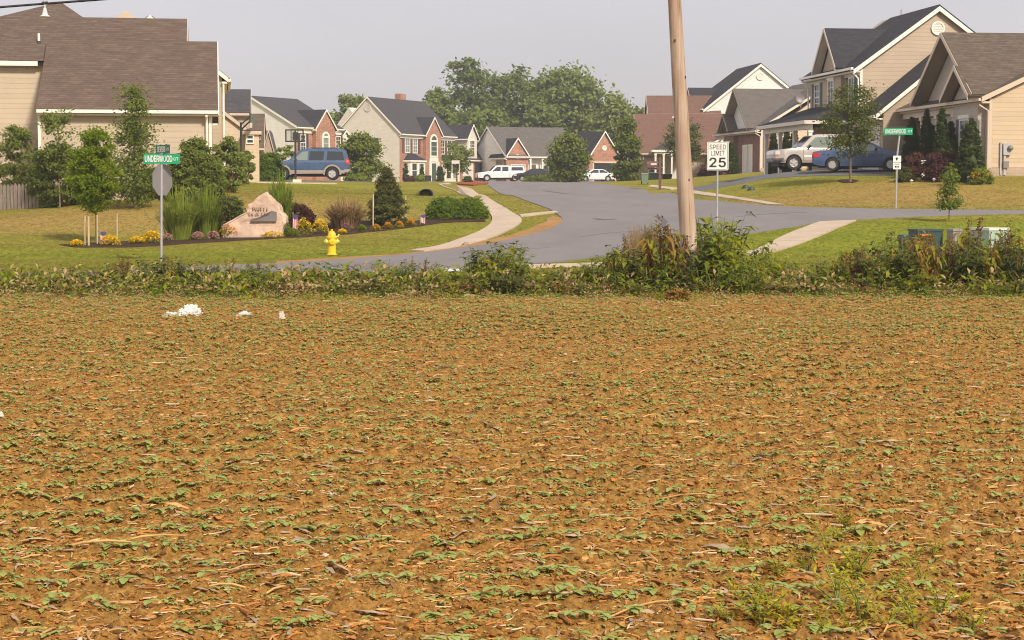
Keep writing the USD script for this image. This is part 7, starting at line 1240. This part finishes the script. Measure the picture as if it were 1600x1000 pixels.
def vehicle(name, label, cat, loc, rz, S):
    """S: side outline and the rest in metres, front towards +x, x from 0 (rear) to length; both sides built."""
    L, W, H = S['L'], S['W'], S['H']; th = thing(name, label, cat, loc, rz); belt = S['belt']; hw = W / 2
    front = ccw([(-hw + 0.05, 0.1), (-hw, 0.5), (-hw, belt - 0.12), (-hw + 0.05, belt), (-hw + S['tumble'], H - 0.10), (-hw + S['tumble'] + 0.12, H + 0.01), (hw - S['tumble'] - 0.12, H + 0.01), (hw - S['tumble'], H - 0.10), (hw - 0.05, belt), (hw, belt - 0.12), (hw, 0.5), (hw - 0.05, 0.1)])
    plan = Polygon([(0, -hw + 0.10), (0.10, -hw), (L - 0.55, -hw), (L - 0.1, -hw + 0.16), (L, -hw + 0.42), (L, hw - 0.42), (L - 0.1, hw - 0.16), (L - 0.55, hw), (0.10, hw), (0, hw - 0.10)])
    shell = lambda off: solid_xz(rounded(S['side'], 0.05).offset(off, manifold3d.JoinType.Round, 2.0, 16), W + 1) ^ solid_yz(cs(front).offset(off, manifold3d.JoinType.Round, 2.0, 16), -1, L + 1) ^ cs(ccw(np.array(plan.exterior.coords)[:-1])).offset(off, manifold3d.JoinType.Round, 2.0, 16).extrude(4)
    body = shell(0.0); R = S['tyre']; arch = R * 1.16
    for x in S['axles']: body = body - solid_xz(manifold3d.CrossSection.circle(arch, 40).translate([x, R * 1.02]), W + 1) + (shell(-0.13) ^ solid_xz([(x - arch, 0.25), (x + arch, 0.25), (x + arch, R * 2.4), (x - arch, R * 2.4)], W - 0.56))
    cladz = S.get('clad')
    if cladz:
        lo = body ^ solid_xz([(-1, 0), (L + 1, 0), (L + 1, cladz), (-1, cladz)], W + 2); body = body - solid_xz([(-1, 0), (L + 1, 0), (L + 1, cladz + 0.004), (-1, cladz + 0.004)], W + 2); part(th, 'lower_cladding', mesh_of(lo), S['clad_look'], 28)
    part(th, 'body', mesh_of(body), S['look'], 28)
    out_ = shell(0.008) - shell(-0.012)
    def skin(nm, poly, look, y_side=None, parent=None):     # a panel lying on the body's skin, cut by a side outline
        k = out_ ^ solid_xz(ccw(poly), W + 2)
        if y_side == 'left': k = k ^ manifold3d.Manifold.cube([L + 2, 2, 4]).translate([-1, hw - S['tumble'] - 0.10, 0])
        if y_side == 'right': k = k ^ manifold3d.Manifold.cube([L + 2, 2, 4]).translate([-1, -hw + S['tumble'] + 0.10 - 2, 0])
        if y_side == 'mid': k = k ^ manifold3d.Manifold.cube([L + 2, W - 2 * S['tumble'] - 0.30, 4]).translate([-1, -hw + S['tumble'] + 0.15, 0])
        if k.num_tri(): return part(parent or th, nm, mesh_of(k), look, 28)
    for poly, look in S['windows']:
        for sd in ('left', 'right'): skin('side_window', poly, look, sd)
    for nm, poly in S['glass']: skin(nm, poly, 'car_glass', 'mid')
    for x in S['seams']:
        for sd in ('left', 'right'):
            k = (shell(0.004) - shell(-0.01)) ^ solid_xz(ccw([(x - 0.008, S['sill']), (x + 0.008, S['sill']), (x + 0.008, belt), (x - 0.008, belt)]), W + 2) ^ (manifold3d.Manifold.cube([L, 2, 4]).translate([0, 0.3 if sd == 'left' else -2.3, 0]))
            if k.num_tri(): part(th, 'door_gap', mesh_of(k), 'black_plastic')
    for nm, poly, look in S['skins']: skin(nm, poly, look)
    if S.get('flare'):
        for x in S['axles']:
            for sg in (-1, 1):
                ring = (manifold3d.CrossSection.circle(arch + 0.10, 40) - manifold3d.CrossSection.circle(arch + 0.002, 40)).translate([x, R * 1.02]); k = ring.extrude(0.07).transform(np.array([[1, 0, 0, 0], [0, 0, sg, sg * (hw - 0.045)], [0, 1, 0, 0]], float)) if True else None
                k = k ^ manifold3d.Manifold.cube([L + 2, 4, 4]).translate([-1, -2, R * 0.8]); part(th, 'wheel_arch_flare', mesh_of(k), S['flare'], 28)
    for x in S['axles']:
        for sg in (-1, 1):
            y = sg * (hw - 0.13); wl = MB(); w2 = 0.115; wl.lathe([(R * 0.62, -w2), (R * 0.93, -w2), (R, -w2 * 0.7), (R, w2 * 0.7), (R * 0.93, w2), (R * 0.62, w2), (R * 0.60, 0.0), (R * 0.62, -w2)], 30, (x, y, R), 'y'); wp_ = part(th, 'wheel', wl, 'tyre', 40)
            rm = MB(); o = sg * (w2 - 0.02); pr = [(R * 0.63, o), (R * 0.60, o), (R * 0.56, o - sg * 0.05), (0.001, o - sg * 0.05)]; rm.lathe(pr if sg < 0 else pr, 28, (x, y, R), 'y'); part(wp_, 'rim', rm, 'alloy', 40)
            sp = MB()
            for k in range(S.get('spokes', 5)):
                a = 2 * np.pi * k / S.get('spokes', 5) + 0.3; d = np.array([math.cos(a), math.sin(a)]); e = np.array([-d[1], d[0]]); q = [(x + d[0] * u + e[0] * v, y + o - sg * 0.049, R + d[1] * u + e[1] * v) for u, v in ((0.03, -0.045), (R * 0.6, -0.032), (R * 0.6, 0.032), (0.03, 0.045))]; sp.plate(q, (0, sg * 0.045, 0))
            sp.lathe([(0.001, o), (0.05, o - sg * 0.004), (0.055, o - sg * 0.05)], 12, (x, y, R), 'y'); part(wp_, 'spoke', sp, 'alloy', kind='stuff')
    for sg in (-1, 1):
        mx, mz = S['mirror']; m = MB(); m.ball((mx, sg * (hw + 0.08), mz + 0.06), 0.11, 2, (0.6, 1.0, 0.75)); m.tube([(mx, sg * (hw - 0.03), mz), (mx, sg * (hw + 0.06), mz + 0.03)], 0.03, 6); part(th, 'mirror', m, S.get('mirror_look', 'black_plastic'), True)
        for x, z in S['handles']: m = MB(); m.box(x - 0.09, x + 0.09, sg * hw - 0.012, sg * hw + 0.022, z - 0.018, z + 0.018); part(th, 'door_handle', m, S['look'])
    if S.get('rack'):
        for sg in (-1, 1): x0, x1 = S['rack']; y = sg * (hw - S['tumble'] - 0.16); part(th, 'roof_rail', MB().tube([(x0, y, H - 0.02), (x0 + 0.15, y, H + 0.055), (x1 - 0.15, y, H + 0.055), (x1, y, H - 0.02)], 0.018, 6), 'black_plastic', True)
    m = MB(); m.box(0.25, L - 0.3, -hw + 0.25, hw - 0.25, R * 0.55, R * 1.25); part(th, 'chassis', m, 'black_plastic'); return th
SUV = dict(L=5.2, W=1.98, H=1.93, belt=1.18, tumble=0.16, tyre=0.39, axles=(1.08, 4.14), sill=0.55, clad=0.60, clad_look='paint_tan', look='paint_blue', flare='paint_tan',
    side=[(0.0, 0.52), (-0.0, 1.0), (0.05, 1.22), (0.22, 1.80), (0.42, 1.92), (1.2, 1.95), (2.7, 1.93), (3.05, 1.86), (3.72, 1.24), (3.95, 1.19), (4.9, 1.10), (5.1, 1.02), (5.2, 0.85), (5.2, 0.42), (4.7, 0.36), (0.3, 0.40)],
    windows=[([(0.34, 1.22), (0.44, 1.74), (1.36, 1.77), (1.42, 1.22)], 'car_glass'), ([(1.62, 1.22), (1.56, 1.77), (2.44, 1.77), (2.50, 1.22)], 'car_glass'), ([(2.60, 1.22), (2.56, 1.77), (2.92, 1.74), (3.48, 1.22)], 'car_glass_light')],
    glass=[('windscreen', [(3.00, 1.90), (3.12, 1.92), (3.78, 1.26), (3.64, 1.23)]), ('rear_window', [(-0.05, 1.28), (0.10, 1.80), (0.22, 1.74), (0.10, 1.26)])], seams=(1.50, 2.54, 3.62), skins=[('tail_light', [(-0.05, 0.98), (0.02, 1.30), (0.24, 1.30), (0.22, 0.98)], 'red_lens'), ('headlight', [(4.95, 0.82), (4.95, 1.02), (5.3, 0.98), (5.3, 0.80)], 'clear_lens'), ('bumper', [(-0.1, 0.42), (-0.1, 0.66), (0.34, 0.66), (0.34, 0.42)], 'paint_tan')],
    mirror=(3.30, 1.20), handles=((1.72, 1.06), (2.72, 1.06)), rack=(0.7, 2.5), spokes=5)
YUK = dict(L=4.85, W=1.95, H=1.82, belt=1.12, tumble=0.15, tyre=0.37, axles=(0.98, 3.82), sill=0.5, clad=0.52, clad_look='paint_taupe', look='paint_champagne',
    side=[(0.0, 0.5), (-0.0, 1.0), (0.04, 1.14), (0.18, 1.72), (0.36, 1.82), (1.4, 1.84), (2.55, 1.82), (2.82, 1.76), (3.42, 1.18), (3.6, 1.13), (4.55, 1.05), (4.75, 0.98), (4.85, 0.82), (4.85, 0.42), (4.4, 0.36), (0.3, 0.40)],
    windows=[([(0.30, 1.16), (0.38, 1.66), (1.58, 1.69), (1.62, 1.16)], 'car_glass'), ([(1.86, 1.16), (1.84, 1.69), (2.66, 1.67), (3.20, 1.16)], 'car_glass_light')],
    glass=[('windscreen', [(2.80, 1.80), (2.92, 1.80), (3.48, 1.20), (3.36, 1.17)]), ('rear_window', [(-0.05, 1.2), (0.10, 1.72), (0.2, 1.66), (0.10, 1.18)])], seams=(1.74, 3.34), skins=[('tail_light', [(-0.05, 0.7), (0.0, 1.15), (0.14, 1.15), (0.12, 0.7)], 'red_lens'), ('headlight', [(4.52, 0.80), (4.55, 0.98), (4.95, 0.96), (4.95, 0.78)], 'clear_lens'), ('indicator', [(4.62, 0.70), (4.62, 0.79), (4.80, 0.77), (4.80, 0.68)], 'amber_lens'), ('bumper', [(4.30, 0.40), (4.36, 0.63), (4.95, 0.60), (4.95, 0.36)], 'grey_plastic'), ('side_moulding', [(1.5, 0.66), (1.5, 0.76), (3.3, 0.76), (3.3, 0.66)], 'paint_white')],
    mirror=(3.02, 1.14), handles=((1.95, 1.02),), rack=None, spokes=5)
SED = dict(L=4.75, W=1.80, H=1.40, belt=0.93, tumble=0.20, tyre=0.315, axles=(0.98, 3.74), sill=0.36, look='paint_navy',
    side=[(0.0, 0.36), (-0.02, 0.70), (0.05, 0.93), (0.35, 0.98), (0.85, 1.02), (1.35, 1.33), (1.75, 1.41), (2.5, 1.41), (2.85, 1.34), (3.55, 0.98), (4.35, 0.86), (4.65, 0.74), (4.75, 0.58), (4.75, 0.30), (4.3, 0.22), (0.4, 0.24)],
    windows=[([(1.02, 0.99), (1.46, 1.29), (1.98, 1.33), (2.02, 0.97)], 'car_glass_light'), ([(2.12, 0.97), (2.08, 1.33), (2.72, 1.30), (3.28, 0.97)], 'car_glass_light')],
    glass=[('windscreen', [(2.80, 1.36), (2.95, 1.36), (3.58, 1.01), (3.42, 0.99)]), ('rear_window', [(0.78, 1.01), (0.98, 1.02), (1.46, 1.35), (1.26, 1.34)])], seams=(1.35, 2.07, 3.30), skins=[('tail_light', [(-0.1, 0.66), (-0.1, 0.88), (0.42, 0.86), (0.36, 0.68)], 'red_lens'), ('headlight', [(4.35, 0.62), (4.30, 0.76), (4.9, 0.70), (4.9, 0.56)], 'clear_lens')],
    mirror=(3.05, 0.98), handles=((1.55, 0.84), (2.28, 0.84)), spokes=7)
PICK = dict(L=5.7, W=1.98, H=1.86, belt=1.14, tumble=0.16, tyre=0.38, axles=(1.2, 4.55), sill=0.5, look='paint_white',
    side=[(0.0, 0.55), (0.0, 1.10), (0.06, 1.14), (0.14, 1.74), (0.3, 1.80), (1.75, 1.80), (1.9, 1.84), (3.2, 1.86), (3.5, 1.80), (4.1, 1.20), (4.3, 1.14), (5.3, 1.06), (5.6, 0.98), (5.7, 0.85), (5.7, 0.45), (5.2, 0.38), (0.3, 0.45)],
    windows=[([(0.26, 1.26), (0.30, 1.66), (1.62, 1.66), (1.66, 1.26)], 'car_glass'), ([(2.0, 1.20), (2.0, 1.70), (2.72, 1.70), (2.76, 1.20)], 'car_glass'), ([(2.92, 1.20), (2.90, 1.70), (3.36, 1.68), (3.88, 1.20)], 'car_glass')],
    glass=[('windscreen', [(3.46, 1.84), (3.58, 1.84), (4.16, 1.22), (4.04, 1.19)]), ('rear_window', [(-0.05, 1.3), (0.05, 1.7), (0.2, 1.66), (0.1, 1.28)])], seams=(1.86, 2.84, 4.0), skins=[('tail_light', [(-0.05, 0.8), (-0.05, 1.1), (0.12, 1.1), (0.12, 0.8)], 'red_lens'), ('headlight', [(5.4, 0.78), (5.4, 0.96), (5.8, 0.94), (5.8, 0.76)], 'clear_lens')],
    mirror=(3.75, 1.18), handles=((2.15, 1.04), (3.05, 1.04)), spokes=6)
def park(name, label, cat, px_c, Y, rz, S, ref):            # ref: local x that sits over the picture column
    a = math.radians(rz); c = np.array([X(px_c, Y), Y]) - np.array([math.cos(a), math.sin(a)]) * ref; z = float(terr(*(c + np.array([math.cos(a), math.sin(a)]) * S['L'] / 2))) + 0.03; return vehicle(name, label, cat, (c[0], c[1], z), rz, S)
park('parked_suv', 'blue sport utility vehicle with tan lower trim on the left driveway', 'car', 520, 112.0, 184.0, SUV, SUV['axles'][0])
park('parked_truck', 'light champagne two-door truck wagon nose left on the right driveway', 'car', 1232, 92.5, 187.0, YUK, YUK['axles'][1])
park('parked_sedan', 'dark blue sedan with red tail light at left, before the garage on the right', 'car', 1302, 88.0, -14.0, SED, SED['axles'][0])
park('parked_pickup', 'white pickup with covered bed at the far end of the road', 'car', 759, 211.0, 190.0, PICK, PICK['axles'][1])
W2 = dict(SED); W2['look'] = 'paint_white'; W2['windows'] = [(w_, 'car_glass') for w_, _ in SED['windows']]
park('parked_car', 'white car before the brick garage, right of the broad bushy tree', 'car', 925, 206.0, 200.0, W2, 2.6)
W3 = dict(SED); W3['look'] = 'paint_black'; W3['windows'] = [(w_, 'car_glass') for w_, _ in SED['windows']]
park('parked_car', 'black car half hidden left of the broad bushy tree', 'car', 842, 198.0, 172.0, W3, 2.0)
